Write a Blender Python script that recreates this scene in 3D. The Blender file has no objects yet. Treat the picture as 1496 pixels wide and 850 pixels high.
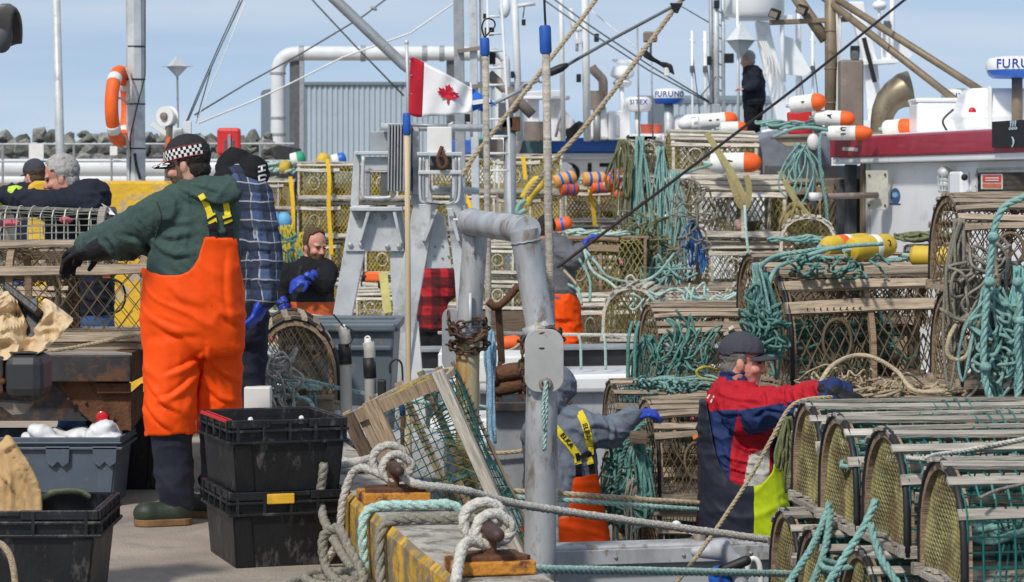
import bpy, bmesh, math, random
import numpy as np
from mathutils import Vector, Matrix, noise
from mathutils.bvhtree import BVHTree
R = math.radians
random.seed(7)
SC = bpy.context.scene
COL = SC.collection
# ---------------------------------------------------------------- camera
F, CX, HZ, CAMZ = 3770.0, 748.0, 270.0, 1.58      # focal length in photo pixels, image centre, horizon row, eye height
cam = bpy.data.cameras.new('camera')
co = bpy.data.objects.new('camera', cam); COL.objects.link(co)
co.location = (0, 0, CAMZ); co.rotation_euler = (R(90), 0, 0)
cam.sensor_width = 36; cam.lens = 36 * F / 1496
cam.shift_y = (HZ - 425.0) / 1496
cam.clip_start = 0.5; cam.clip_end = 6000
cam.dof.use_dof = True; cam.dof.focus_distance = 12.6; cam.dof.aperture_fstop = 9
SC.camera = co
# ---------------------------------------------------------------- sky, sun, exposure
SUN_EL, SUN_AZ = R(46), R(208)      # azimuth clockwise from +Y: high behind the camera
w = bpy.data.worlds.new('World'); SC.world = w; w.use_nodes = True
nt = w.node_tree; N = nt.nodes; LK = nt.links
bg = N['Background']
sky = N.new('ShaderNodeTexSky'); sky.sky_type = 'NISHITA'; sky.sun_disc = False
sky.sun_elevation = SUN_EL; sky.sun_rotation = SUN_AZ
sky.air_density = 1.0; sky.dust_density = 0.6; sky.ozone_density = 2.0
tc = N.new('ShaderNodeTexCoord')
mp = N.new('ShaderNodeMapping'); mp.inputs['Location'].default_value = (0, 0, 0.15)
LK.new(tc.outputs['Generated'], mp.inputs['Vector']); LK.new(mp.outputs['Vector'], sky.inputs['Vector'])
mp2 = N.new('ShaderNodeMapping'); mp2.inputs['Scale'].default_value = (3.2, 3.2, 32)
nz = N.new('ShaderNodeTexNoise'); nz.inputs['Scale'].default_value = 1.3; nz.inputs['Detail'].default_value = 5
nz.inputs['Roughness'].default_value = 0.5
LK.new(tc.outputs['Generated'], mp2.inputs['Vector']); LK.new(mp2.outputs['Vector'], nz.inputs['Vector'])
rp = N.new('ShaderNodeValToRGB'); rp.color_ramp.elements[0].position = 0.40; rp.color_ramp.elements[1].position = 0.72
rp.color_ramp.elements[0].color = (0.36, 0.36, 0.36, 1); rp.color_ramp.elements[1].color = (0.88, 0.88, 0.88, 1)
LK.new(nz.outputs['Fac'], rp.inputs['Fac'])
mx = N.new('ShaderNodeMixRGB'); mx.inputs['Color2'].default_value = (4.9, 5.6, 6.4, 1)   # thin high cloud
LK.new(rp.outputs['Color'], mx.inputs['Fac']); LK.new(sky.outputs['Color'], mx.inputs['Color1'])
LK.new(mx.outputs['Color'], bg.inputs['Color']); bg.inputs['Strength'].default_value = 0.128
sl = bpy.data.lights.new('sun', 'SUN'); sl.energy = 3.2; sl.angle = R(5); sl.color = (1.0, 0.95, 0.88)
so = bpy.data.objects.new('sun', sl); COL.objects.link(so)
sd = Vector((math.sin(SUN_AZ) * math.cos(SUN_EL), math.cos(SUN_AZ) * math.cos(SUN_EL), math.sin(SUN_EL)))
so.rotation_euler = sd.to_track_quat('Z', 'Y').to_euler(); so.location = sd * 50
SC.view_settings.view_transform = 'Standard'; SC.view_settings.look = 'None'
SC.view_settings.exposure = 0.0; SC.view_settings.gamma = 1.0

# ---------------------------------------------------------------- helpers
def P(x, y, D):                      # photo pixel at a depth -> world point, used to survey where things stand
    return Vector(((x - CX) / F * D, D, CAMZ - (y - HZ) / F * D))
def M_(px, D): return px * D / F     # a length in photo pixels at a depth -> metres
def px_of(v): return CX + v[0] / v[1] * F, HZ + (CAMZ - v[2]) / v[1] * F
V = Vector
rnd = random.uniform

MATS = {}
def mat(name, col, rough=.6, metal=0., var=.15, scale=6., bump=0., bscale=60., rv=0., stretch=(1, 1, 1), stain=None, spec=.4, coat=0.):
    if name in MATS: return MATS[name]
    m = bpy.data.materials.new(name); m.use_nodes = True; MATS[name] = m
    n, l = m.node_tree.nodes, m.node_tree.links
    b = n['Principled BSDF']; b.inputs['Roughness'].default_value = rough; b.inputs['Metallic'].default_value = metal
    b.inputs['Specular IOR Level'].default_value = spec
    if coat: b.inputs['Coat Weight'].default_value = coat
    tc = n.new('ShaderNodeTexCoord'); oi = n.new('ShaderNodeObjectInfo')
    ad = n.new('ShaderNodeVectorMath'); ad.operation = 'MULTIPLY_ADD'
    sc = n.new('ShaderNodeVectorMath'); sc.operation = 'SCALE'; sc.inputs[0].default_value = (31, 17, 23)
    l.new(oi.outputs['Random'], sc.inputs['Scale'])
    l.new(tc.outputs['Object'], ad.inputs[0]); ad.inputs[1].default_value = stretch; l.new(sc.outputs[0], ad.inputs[2])
    vec = ad.outputs[0]
    nz = n.new('ShaderNodeTexNoise'); nz.inputs['Scale'].default_value = scale; nz.inputs['Detail'].default_value = 6
    nz.inputs['Roughness'].default_value = .62
    l.new(vec, nz.inputs['Vector'])
    mr = n.new('ShaderNodeMapRange'); mr.inputs['From Min'].default_value = .3; mr.inputs['From Max'].default_value = .7
    mr.inputs['To Min'].default_value = 1 - var * 1.4; mr.inputs['To Max'].default_value = 1 + var
    l.new(nz.outputs['Fac'], mr.inputs['Value'])
    out = mr.outputs['Result']
    if rv:
        m2 = n.new('ShaderNodeMapRange'); m2.inputs['To Min'].default_value = 1 - rv; m2.inputs['To Max'].default_value = 1 + rv
        l.new(oi.outputs['Random'], m2.inputs['Value'])
        mu = n.new('ShaderNodeMath'); mu.operation = 'MULTIPLY'; l.new(out, mu.inputs[0]); l.new(m2.outputs['Result'], mu.inputs[1]); out = mu.outputs[0]
    sv = n.new('ShaderNodeVectorMath'); sv.operation = 'SCALE'; sv.inputs[0].default_value = col[:3]; l.new(out, sv.inputs['Scale'])
    cout = sv.outputs[0]
    if stain:                          # (colour, coverage 0..1, scale[, roughness of the edge])
        n2 = n.new('ShaderNodeTexNoise'); n2.inputs['Scale'].default_value = stain[2]; n2.inputs['Detail'].default_value = 8; n2.inputs['Roughness'].default_value = .7
        l.new(vec, n2.inputs['Vector'])
        m3 = n.new('ShaderNodeMapRange'); t = .72 - .44 * stain[1]
        m3.inputs['From Min'].default_value = t - .04; m3.inputs['From Max'].default_value = t + .07
        l.new(n2.outputs['Fac'], m3.inputs['Value'])
        mxx = n.new('ShaderNodeMixRGB'); l.new(m3.outputs['Result'], mxx.inputs['Fac']); l.new(cout, mxx.inputs['Color1'])
        mxx.inputs['Color2'].default_value = (*stain[0], 1); cout = mxx.outputs['Color']
    l.new(cout, b.inputs['Base Color'])
    if bump:
        nb = n.new('ShaderNodeTexNoise'); nb.inputs['Scale'].default_value = bscale; nb.inputs['Detail'].default_value = 4; l.new(vec, nb.inputs['Vector'])
        bp = n.new('ShaderNodeBump'); bp.inputs['Strength'].default_value = bump; bp.inputs['Distance'].default_value = .02
        l.new(nb.outputs['Fac'], bp.inputs['Height']); l.new(bp.outputs['Normal'], b.inputs['Normal'])
    return m

class MB:
    def __init__(s): s.v = []; s.f = []
    def add(s, vs, fs):
        o = len(s.v); s.v += [tuple(p) for p in vs]; s.f += [tuple(i + o for i in q) for q in fs]; return s
    def box(s, c, sz, rot=None, top=1.):
        c = V(c); hx, hy, hz = sz[0] / 2, sz[1] / 2, sz[2] / 2
        vs = []
        for z, t in ((-hz, 1.), (hz, top)):
            for x, y in ((-hx, -hy), (hx, -hy), (hx, hy), (-hx, hy)): vs.append(V((x * t, y * t, z)))
        if rot is not None: vs = [rot @ p for p in vs]
        return s.add([p + c for p in vs], [(3, 2, 1, 0), (4, 5, 6, 7), (0, 1, 5, 4), (1, 2, 6, 5), (2, 3, 7, 6), (3, 0, 4, 7)])
    def bar(s, a, b, wd, h, up=(0, 0, 1), wd2=None, h2=None):
        a, b = V(a), V(b); d = (b - a).normalized(); sx = d.cross(V(up))
        if sx.length < 1e-4: sx = d.cross(V((0, 1, 0)))
        sx.normalize(); u = sx.cross(d)
        vs = []
        for p, w_, h_ in ((a, wd, h), (b, wd2 or wd, h2 or h)):
            for i, j in ((-1, -1), (1, -1), (1, 1), (-1, 1)): vs.append(p + sx * (i * w_ / 2) + u * (j * h_ / 2))
        return s.add(vs, [(0, 1, 2, 3), (7, 6, 5, 4), (0, 4, 5, 1), (1, 5, 6, 2), (2, 6, 7, 3), (3, 7, 4, 0)])
    def tube(s, pts, r, n=8, closed=False, caps=True):
        pts = [V(p) for p in pts]; k = len(pts)
        rr = r if isinstance(r, (list, tuple)) else [r] * k
        vs, fs = [], []; prev = None
        for i, p in enumerate(pts):
            if closed: t = pts[(i + 1) % k] - pts[i - 1]
            else: t = pts[min(i + 1, k - 1)] - pts[max(i - 1, 0)]
            if t.length < 1e-9: t = V((0, 0, 1))
            t.normalize()
            if prev is None:
                a = V((0, 0, 1)) if abs(t.z) < .9 else V((1, 0, 0))
                u = a.cross(t).normalized()
            else:
                u = prev - t * prev.dot(t)
                if u.length < 1e-6: u = V((0, 0, 1)).cross(t)
                u.normalize()
            prev = u; w_ = t.cross(u)
            for j in range(n):
                an = 2 * math.pi * j / n
                vs.append(p + (u * math.cos(an) + w_ * math.sin(an)) * rr[i])
        for i in range(k if closed else k - 1):
            i2 = (i + 1) % k
            for j in range(n):
                j2 = (j + 1) % n
                fs.append((i * n + j, i * n + j2, i2 * n + j2, i2 * n + j))
        if caps and not closed:
            fs.append(tuple(range(n - 1, -1, -1))); fs.append(tuple((k - 1) * n + j for j in range(n)))
        return s.add(vs, fs)
    def lathe(s, prof, n=20, mtx=None, caps=True):        # prof: (radius, height) along local z
        vs, fs = [], []
        for r, z in prof:
            for j in range(n):
                an = 2 * math.pi * j / n; p = V((r * math.cos(an), r * math.sin(an), z)); vs.append(mtx @ p if mtx else p)
        for i in range(len(prof) - 1):
            for j in range(n):
                j2 = (j + 1) % n; fs.append((i * n + j, i * n + j2, (i + 1) * n + j2, (i + 1) * n + j))
        if caps:
            if prof[0][0] > 1e-5: fs.append(tuple(range(n - 1, -1, -1)))
            if prof[-1][0] > 1e-5: fs.append(tuple((len(prof) - 1) * n + j for j in range(n)))
        return s.add(vs, fs)
    def ell(s, c, rad, rot=None, nu=14, nv=9):
        c = V(c); rad = rad if hasattr(rad, '__len__') else (rad,) * 3
        vs = [V((0, 0, -rad[2]))]; fs = []
        for i in range(1, nv):
            a = math.pi * i / nv - math.pi / 2
            for j in range(nu):
                b = 2 * math.pi * j / nu
                vs.append(V((rad[0] * math.cos(a) * math.cos(b), rad[1] * math.cos(a) * math.sin(b), rad[2] * math.sin(a))))
        vs.append(V((0, 0, rad[2]))); L = len(vs) - 1
        for j in range(nu):
            j2 = (j + 1) % nu
            fs.append((0, 1 + j2, 1 + j)); fs.append((L, L - nu + j, L - nu + j2))
            for i in range(nv - 2): fs.append((1 + i * nu + j, 1 + i * nu + j2, 1 + (i + 1) * nu + j2, 1 + (i + 1) * nu + j))
        if rot is not None: vs = [rot @ p for p in vs]
        return s.add([p + c for p in vs], fs)
    def loft(s, rings, cap=True):                         # equal-length rings of points, ends closed by fans
        n = len(rings[0]); vs = [p for r in rings for p in r]; fs = []
        for i in range(len(rings) - 1):
            for j in range(n):
                j2 = (j + 1) % n; fs.append((i * n + j, i * n + j2, (i + 1) * n + j2, (i + 1) * n + j))
        if cap: fs.append(tuple(range(n - 1, -1, -1))); fs.append(tuple((len(rings) - 1) * n + j for j in range(n)))
        return s.add(vs, fs)
    def prism(s, poly, a, b):                             # polygon of 3-D points swept by a vector a..b
        n = len(poly); poly = [V(p) for p in poly]; a, b = V(a), V(b)
        vs = [p + a for p in poly] + [p + b for p in poly]
        fs = [tuple(range(n - 1, -1, -1)), tuple(range(n, 2 * n))] + [(i, (i + 1) % n, n + (i + 1) % n, n + i) for i in range(n)]
        return s.add(vs, fs)
    def cap(s, a, b, ra, rb, n=12):                       # tapered capsule
        a, b = V(a), V(b); d = (b - a); L = d.length
        if L < 1e-5: return s.ell(a, max(ra, rb))
        q = d.to_track_quat('Z', 'Y').to_matrix()
        prof = [(0.001, -ra)] + [(ra * math.sin(t), -ra * math.cos(t)) for t in (R(30), R(60), R(90))]
        prof += [(rb * math.cos(t), L + rb * math.sin(t)) for t in (0, R(30), R(60))] + [(0.001, L + rb)]
        return s.lathe(prof, n, Matrix.Translation(a) @ q.to_4x4())
    def mesh(s, name, off=None):
        me = bpy.data.meshes.new(name)
        me.from_pydata(s.v if off is None else [(p[0] - off[0], p[1] - off[1], p[2] - off[2]) for p in s.v], [], s.f); me.update()
        return me
    def build(s, name, m, parent=None, smooth=False, bevel=0., local=False, **kw):
        off = None; loc = None
        if not local:
            if parent is not None: off = wloc(parent)
            else:
                xs = [p[0] for p in s.v]; ys = [p[1] for p in s.v]; zs = [p[2] for p in s.v]
                off = loc = V(((min(xs) + max(xs)) / 2, (min(ys) + max(ys)) / 2, min(zs)))
        o = link(name, s.mesh(name, off), m, parent, smooth, bevel)
        if loc is not None: o.location = loc
        if kw: tag(o, **kw)
        return o
def wloc(o):
    p = V((0, 0, 0))
    while o is not None: p = p + o.location; o = o.parent
    return p
def link(name, me, m, parent=None, smooth=False, bevel=0.):
    o = bpy.data.objects.new(name, me); COL.objects.link(o)
    if m is not None and not me.materials:
        for q in (m if isinstance(m, (list, tuple)) else [m]): me.materials.append(q)
    if smooth:
        me.polygons.foreach_set('use_smooth', [True] * len(me.polygons))
        if smooth == 'auto':
            e = o.modifiers.new('split', 'EDGE_SPLIT'); e.split_angle = R(38)
    if bevel:
        b = o.modifiers.new('bevel', 'BEVEL'); b.width = bevel; b.segments = 2; b.limit_method = 'ANGLE'; b.angle_limit = R(40)
    if parent is not None: o.parent = parent
    return o
def tag(o, label=None, cat=None, group=None, kind=None):
    if label: o['label'] = label
    if cat: o['category'] = cat
    if group: o['group'] = group
    if kind: o['kind'] = kind
    return o
def thing(name, label, cat, loc=(0, 0, 0), group=None):
    o = bpy.data.objects.new(name, None); COL.objects.link(o); o.location = loc; o.empty_display_size = .1
    return tag(o, label, cat, group)
def spline(pts, k=8, closed=False):                       # Catmull-Rom through points
    pts = [V(p) for p in pts]; n = len(pts); out = []
    for i in range(n if closed else n - 1):
        if closed: p0, p1, p2, p3 = pts[i - 1], pts[i], pts[(i + 1) % n], pts[(i + 2) % n]
        else: p0, p1, p2, p3 = pts[max(i - 1, 0)], pts[i], pts[i + 1], pts[min(i + 2, n - 1)]
        for j in range(k):
            t = j / k
            out.append(.5 * ((2 * p1) + (p2 - p0) * t + (2 * p0 - 5 * p1 + 4 * p2 - p3) * t * t + (3 * p1 - p0 - 3 * p2 + p3) * t ** 3))
    if not closed: out.append(pts[-1])
    return out
def twisted(mb, pts, r, pitch=None, strands=3, off=.5, sr=.56):           # laid rope: strands wound round a path
    pitch = pitch or r * 7
    ds = [0]
    for a, b in zip(pts, pts[1:]): ds.append(ds[-1] + (b - a).length)
    step = pitch / 7; n = max(2, int(ds[-1] / step)); q = []; i = 0
    for k in range(n + 1):
        d = ds[-1] * k / n
        while i < len(ds) - 2 and ds[i + 1] < d: i += 1
        t = (d - ds[i]) / max(ds[i + 1] - ds[i], 1e-9); q.append(pts[i].lerp(pts[i + 1], min(t, 1)))
    for sidx in range(strands):
        out = []; prev = None
        for k, p in enumerate(q):
            t = (q[min(k + 1, n)] - q[max(k - 1, 0)]).normalized()
            if prev is None: u = (V((0, 0, 1)) if abs(t.z) < .9 else V((1, 0, 0))).cross(t).normalized()
            else:
                u = prev - t * prev.dot(t); u.normalize()
            prev = u; w_ = t.cross(u); a = 2 * math.pi * (k * step / pitch + sidx / strands)
            out.append(p + (u * math.cos(a) + w_ * math.sin(a)) * r * off)
        mb.tube(out, r * sr, 5)
    return mb
def text_mesh(s, size, bend=None, depth=.002, roll=0., bendy=None):
    cu = bpy.data.curves.new('lettering', 'FONT'); cu.body = s; cu.size = size; cu.align_x = 'CENTER'; cu.align_y = 'CENTER'; cu.extrude = depth; cu.offset = size * .02; cu.space_character = 1.12
    o = bpy.data.objects.new('lettering', cu); COL.objects.link(o)
    dg = bpy.context.evaluated_depsgraph_get(); me = bpy.data.meshes.new_from_object(o.evaluated_get(dg))
    bpy.data.objects.remove(o); bpy.data.curves.remove(cu)
    if roll or bendy:
        for v in me.vertices:
            x, y = v.co.x * math.cos(roll) - v.co.y * math.sin(roll), v.co.x * math.sin(roll) + v.co.y * math.cos(roll)
            r = (bendy or 1e6) + v.co.z; a = y / (bendy or 1e6); v.co = V((x, r * math.sin(a), r * math.cos(a) - (bendy or 1e6)))
    if bend:
        for v in me.vertices:
            a = v.co.x / bend; r = bend + v.co.z; v.co.x = r * math.sin(a); v.co.z = r * math.cos(a) - bend
    return me
def lettering(s, size, m, parent, loc, rot, bend=None, name='lettering', scale=(1, 1, 1), **kw):
    o = link(name, text_mesh(s, size, bend, **kw), m, parent)
    o.location = V(loc) - (wloc(parent) if parent else V((0, 0, 0)))
    o.rotation_euler = rot; o.scale = scale
    return o
UPRIGHT = (R(90), 0, 0)
# ---------------------------------------------------------------- materials
m_conc = mat('wharf_concrete', (.355, .30, .245), .92, var=.16, scale=2.2, bump=.5, bscale=90, stain=((.27, .24, .21), .3, 3.5))
m_yel = mat('yellow_paint', (.72, .43, .03), .7, var=.14, scale=5, bump=.35, bscale=30, stain=((.36, .33, .29), .34, 7))
m_yelcurb = mat('worn_yellow_kerb_paint', (.55, .32, .03), .8, var=.25, scale=5, bump=.6, bscale=28, stain=((.20, .155, .10), .52, 7))
m_kerbtop = mat('kerb_concrete', (.42, .39, .34), .9, var=.22, scale=7, bump=.7, bscale=50, stain=((.2, .17, .13), .46, 8))
m_water = mat('harbour_water', (.03, .06, .07), .12, var=.2, scale=.6, bump=.6, bscale=1.4)
m_rock = mat('breakwater_rock', (.20, .20, .175), .95, var=.4, scale=2.5, bump=.8, bscale=9, rv=.45)
m_rockd = mat('breakwater_core', (.11, .105, .095), 1., var=.3, scale=1.5)
m_galv = mat('galvanised_steel', (.56, .58, .585), .5, .2, var=.14, scale=5, bump=.06, bscale=50, stain=((.36, .36, .34), .3, 4))
m_galvd = mat('dull_galvanised_steel', (.35, .37, .38), .55, .4, var=.16, scale=6, stain=((.22, .21, .2), .26, 6))
m_alu = mat('aluminium_pipe', (.50, .51, .52), .55, .4, var=.22, scale=6, bump=.08, bscale=40, stretch=(1, 1, .4), stain=((.25, .20, .15), .34, 11))
m_alur = mat('rust_streaked_pipe', (.52, .45, .29), .6, .15, var=.2, scale=5, stretch=(1, 1, .22), stain=((.36, .19, .03), .5, 5))
m_white = mat('white_gelcoat', (.84, .85, .85), .35, var=.05, scale=2, stain=((.62, .60, .54), .16, 3), coat=.2)
m_white2 = mat('white_painted_steel', (.66, .68, .68), .5, var=.07, scale=3, stain=((.5, .42, .32), .14, 5))
m_offw = mat('chalky_white_plastic', (.74, .73, .69), .55, var=.08, scale=5)
m_grey = mat('grey_gelcoat', (.44, .47, .49), .45, var=.08, scale=3, stain=((.3, .3, .3), .25, 4))
m_dgrey = mat('dark_grey_paint', (.10, .11, .115), .55, var=.2, scale=5)
m_black = mat('black_rubber', (.018, .018, .02), .55, var=.25, scale=12)
m_blackp = mat('black_crate_plastic', (.010, .011, .0125), .45, var=.4, scale=9, bump=.12, bscale=60, stain=((.09, .085, .08), .3, 13), stretch=(1, 1, .45))
m_totes = mat('grey_tote_plastic', (.085, .112, .145), .42, var=.12, scale=6, stain=((.2, .22, .24), .2, 8))
m_tub = mat('slate_tub_plastic', (.11, .14, .165), .5, var=.12, scale=4, stain=((.2, .19, .17), .25, 7))
m_red = mat('dark_red_paint', (.37, .015, .045), .4, var=.1, scale=3, stain=((.36, .06, .08), .2, 8), coat=.2)
m_redp = mat('bright_red_plastic', (.66, .03, .03), .45, var=.12, scale=6)
m_blue = mat('blue_paint', (.02, .13, .55), .4, var=.08, scale=3, coat=.2)
m_blueg = mat('blue_foam_grip', (.02, .10, .42), .6, var=.15, scale=10)
m_brown = mat('brown_painted_mast', (.23, .18, .12), .5, .15, var=.16, scale=5, stain=((.12, .08, .05), .26, 6))
m_brons = mat('brown_exhaust_metal', (.24, .195, .165), .6, .2, var=.15, scale=5, stain=((.42, .4, .37), .2, 4))
m_cowl = mat('weathered_brass_cowl', (.30, .25, .17), .42, .6, var=.2, scale=5, stain=((.17, .13, .08), .3, 6))
m_rust = mat('rusted_steel', (.13, .06, .03), .85, .2, var=.35, scale=11, bump=.5, bscale=60)
m_rusto = mat('orange_rusty_paint', (.58, .24, .03), .75, var=.25, scale=10, bump=.4, bscale=50, stain=((.10, .04, .02), .42, 10))
m_trk = mat('grimy_truck_steel', (.045, .045, .048), .6, .3, var=.3, scale=8, stain=((.13, .065, .035), .42, 9))
m_trkw = mat('weathered_deck_boards', (.34, .30, .255), .85, var=.2, scale=9, stretch=(.6, 8, 8), bump=.3, bscale=30)
m_paper = mat('crumpled_kraft_paper', (.64, .48, .29), .8, var=.1, scale=5, bump=.3, bscale=18, stain=((.44, .3, .16), .22, 7))
m_paperb = mat('brown_paper_bag', (.52, .34, .16), .8, var=.12, scale=4, bump=.3, bscale=14, stain=((.3, .18, .08), .2, 5))
m_film = mat('white_plastic_film', (.78, .8, .82), .3, var=.06, scale=9, bump=.3, bscale=20)
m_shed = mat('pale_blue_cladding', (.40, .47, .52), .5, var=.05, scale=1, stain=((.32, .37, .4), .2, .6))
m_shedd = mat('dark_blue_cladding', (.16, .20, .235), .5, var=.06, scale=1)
m_orange = mat('orange_buoy_foam', (.86, .13, .02), .6, var=.1, scale=8, stain=((.6, .2, .08), .2, 10))
m_buoyw = mat('white_buoy_foam', (.80, .79, .75), .65, var=.07, scale=6, stain=((.5, .46, .38), .22, 8))
m_buoyy = mat('yellow_buoy_foam', (.62, .42, .04), .6, var=.12, scale=7, stain=((.35, .26, .08), .24, 9))
m_buoyt = mat('peach_buoy_foam', (.78, .38, .10), .6, var=.12, scale=7)
m_buoyb = mat('sky_blue_buoy_foam', (.14, .40, .62), .6, var=.1, scale=7)
m_buoyg = mat('green_buoy_foam', (.03, .35, .2), .6, var=.1, scale=7)
m_glass = mat('dark_cabin_glass', (.012, .015, .018), .06, var=.1, scale=2, spec=.6)
m_lens = mat('red_reflector_lens', (.55, .012, .02), .2, var=.1, scale=20, coat=.5)
m_ink = mat('black_lettering', (.012, .012, .014), .6, var=.05)
m_inkb = mat('blue_lettering', (.02, .06, .30), .5, var=.05)
m_clay = mat('brown_paper_label', (.4, .3, .2), .8)
def ropem(n, c, v=.22): return mat(n, c, .85, var=v, scale=55, bump=.6, bscale=150, rv=.12, stain=(tuple(q * .55 for q in c), .25, 16))
r_teal = ropem('teal_rope', (.24, .43, .39)); r_teald = ropem('dark_teal_rope', (.12, .28, .24)); r_pale = ropem('pale_green_rope', (.42, .60, .54))
r_white = ropem('white_mooring_rope', (.57, .54, .48)); r_tan = ropem('tan_rope', (.50, .40, .26)); r_grey = ropem('grey_weathered_rope', (.27, .25, .20))
r_blue = ropem('blue_rope', (.05, .16, .40)); r_yel = ropem('yellow_rope', (.60, .48, .06)); r_strap = ropem('olive_strap', (.30, .25, .11)); r_ystrap = mat('yellow_webbing', (.78, .48, .02), .7, var=.12, scale=30)
r_lblue = ropem('light_blue_rope', (.25, .42, .55)); r_olive = ropem('mossy_rope', (.19, .20, .10))
wd = lambda n, c, rv=.25: mat(n, c, .85, var=.3, scale=7, stretch=(.7, 9, 9), bump=.4, bscale=24, rv=rv, stain=(tuple(q * .42 for q in c), .34, 5))
w_pale = wd('silvered_lath', (.60, .55, .46), .2); w_brown = wd('brown_lath', (.30, .21, .135), .32); w_dark = wd('wet_dark_wood', (.13, .09, .06), .3)
w_tan = wd('tan_lath', (.38, .30, .215), .3); w_new = wd('fresh_plank', (.42, .31, .20), .12); w_grey = wd('grey_lath', (.42, .38, .32), .25)
n_yel = mat('yellow_netting', (.37, .27, .02), .8, var=.3, scale=5, rv=.25, stain=((.14, .11, .03), .36, 4)); n_ol = mat('olive_netting', (.28, .235, .08), .85, var=.35, scale=6, rv=.2)
n_brn = mat('brown_netting', (.15, .11, .065), .9, var=.3, scale=6, rv=.2); n_oend = mat('olive_end_netting', (.26, .23, .095), .85, var=.45, scale=6, stain=((.13, .095, .045), .46, 5)); n_grn = mat('green_wire_mesh', (.025, .16, .14), .5, var=.2, scale=6); n_pale = mat('pale_wire_mesh', (.52, .53, .45), .6, var=.2, scale=8)
m_pink = mat('pink_bait_bag', (.60, .12, .16), .7, var=.3, scale=18)
m_bait = mat('dark_bait', (.10, .07, .05), .8, var=.4, scale=14)

# ---------------------------------------------------------------- the setting
UDIR = V((-.2099, .9777, 0)); VDIR = V((.9777, .2099, 0))       # along and across the wharf edge
def edge_x(D): return -.614 + (10.38 - D) * .2146               # inner face of the kerb
MB().box((0, 1500, -2.45), (4000, 3400, .1)).build('water', m_water, kind='structure')
mb = MB(); y0, y1 = 4.5, 27
pl = [(-14, y0, 0), (edge_x(y0) + .36, y0, 0), (edge_x(y1) + .36, y1, 0), (-14, y1, 0)]
mb.prism(pl, (0, 0, -2.4), (0, 0, 0)); mb.build('wharf', m_conc, kind='structure')
# far quay that carries the pipes, the shed and the breakwater
mb = MB().box((-14, 62, -.4), (44, 44, 4.02)); mb.build('quay', m_conc, kind='structure')
MB().box((16, 84, -.4), (16, 16, 4.0)).build('quay', m_conc, kind='structure')
# kerb
kerb = thing('kerb', 'yellow sided concrete bull rail along the wharf edge', 'kerb', (edge_x(10), 10, 0))
a0, a1 = 7.2, 16.2
def kp(D, o, z): return V((edge_x(D), D, z)) + VDIR * o
mb = MB(); secs = []
for i in range(31):
    D = a0 + (a1 - a0) * i / 30; j = lambda: rnd(-.006, .006)
    secs.append([kp(D, 0 + j(), .002), kp(D, .33 + j(), .002), kp(D, .335, .25 + j()), kp(D, .31, .294), kp(D, .02, .294 + j()), kp(D, -.003, .27 + j())])
mb.loft(secs); ko = mb.build('body', [m_yelcurb, m_kerbtop], kerb)
for p in ko.data.polygons:
    if p.center.z > .285: p.material_index = 1
# breakwater: rocks picked apart one by one over a dark core
mb = MB(); mb.prism([(-30, 50.5, 1.55), (-30, 53.5, 2.42), (-30, 60, 2.42), (-30, 60, 1.55)], (0, 0, 0), (25.1, 0, 0))
bw = mb.build('breakwater', m_rockd, kind='structure')
hulls = []
for k in range(9):
    bm = bmesh.new()
    for i in range(15):
        v = V((rnd(-1, 1), rnd(-1, 1), rnd(-1, 1))).normalized(); bm.verts.new((v.x * rnd(.8, 1.1), v.y * rnd(.7, 1), v.z * rnd(.55, .8)))
    bmesh.ops.convex_hull(bm, input=bm.verts); me = bpy.data.meshes.new('rock'); bm.to_mesh(me); bm.free(); me.materials.append(m_rock); hulls.append(me)
bo = wloc(bw); nrk = 0
for r_, (D, z) in enumerate(((50.4, 1.66), (51.0, 1.86), (51.6, 2.06), (52.2, 2.26), (53.0, 2.46), (53.9, 2.58))):
    x = P(-30, 0, D).x
    while x < P(393, 0, D).x and nrk < 290:
        sz = rnd(.15, .29); x += sz * .72
        o = link('rock', random.choice(hulls), None, bw); o.location = V((x, D + rnd(-.1, .1), z + rnd(-.07, .07))) - bo
        o.rotation_euler = (rnd(-.5, .5), rnd(-.5, .5), rnd(0, 6)); o.scale = (sz, sz, sz * rnd(.8, 1.05)); x += sz * .72; nrk += 1
# pipelines and railing on the far quay
for yy, r_, lab in ((245, .17, 'upper fat pale pipeline running along the breakwater foot'), (263, .115, 'lower thin pale pipeline beside the breakwater foot')):
    D = 48; t = thing('pipeline', lab, 'pipeline', P(-80, yy, D), 'pipelines below the breakwater')
    mb = MB().tube([P(-160 + i * 60, yy, D) for i in range(10)], r_, 14); mb.build('pipe', m_white2, t, True)
    for i in range(5):
        p = P(-120 + i * 110, yy, D); MB().box((p.x, D, (p.z - r_ + 1.61) / 2), (.12, .2, max(p.z - r_ - 1.61, .02))).build('support', m_conc, t)
        MB().tube([p + V((-.03, 0, 0)), p + V((.03, 0, 0))], r_ * 1.06, 14).build('band', m_galvd, t)
rl = thing('railing', 'thin grey railing in front of the rock breakwater', 'railing', P(-80, 280, 46))
for yy in (211, 236): MB().tube([P(-160, yy, 46), P(430, yy - 1, 46)], .022, 6).build('rail', m_galvd, rl)
for x in (-100, 4, 108, 163, 290, 380): MB().tube([P(x, 209, 46), V((P(x, 0, 46).x, 46, 1.60))], .022, 6).build('post', m_galvd, rl)
for x, wd_, hh, yy, lab in ((53, .26, .28, 222, 'white square notice on the railing beside the thin pole'), (166, .13, .16, 220, 'small white notice on the railing beside the life ring')):
    MB().box(P(x, yy, 45.9), (wd_, .015, hh)).build('notice', m_offw, label=lab, cat='sign', group='notices on the railing')
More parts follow.
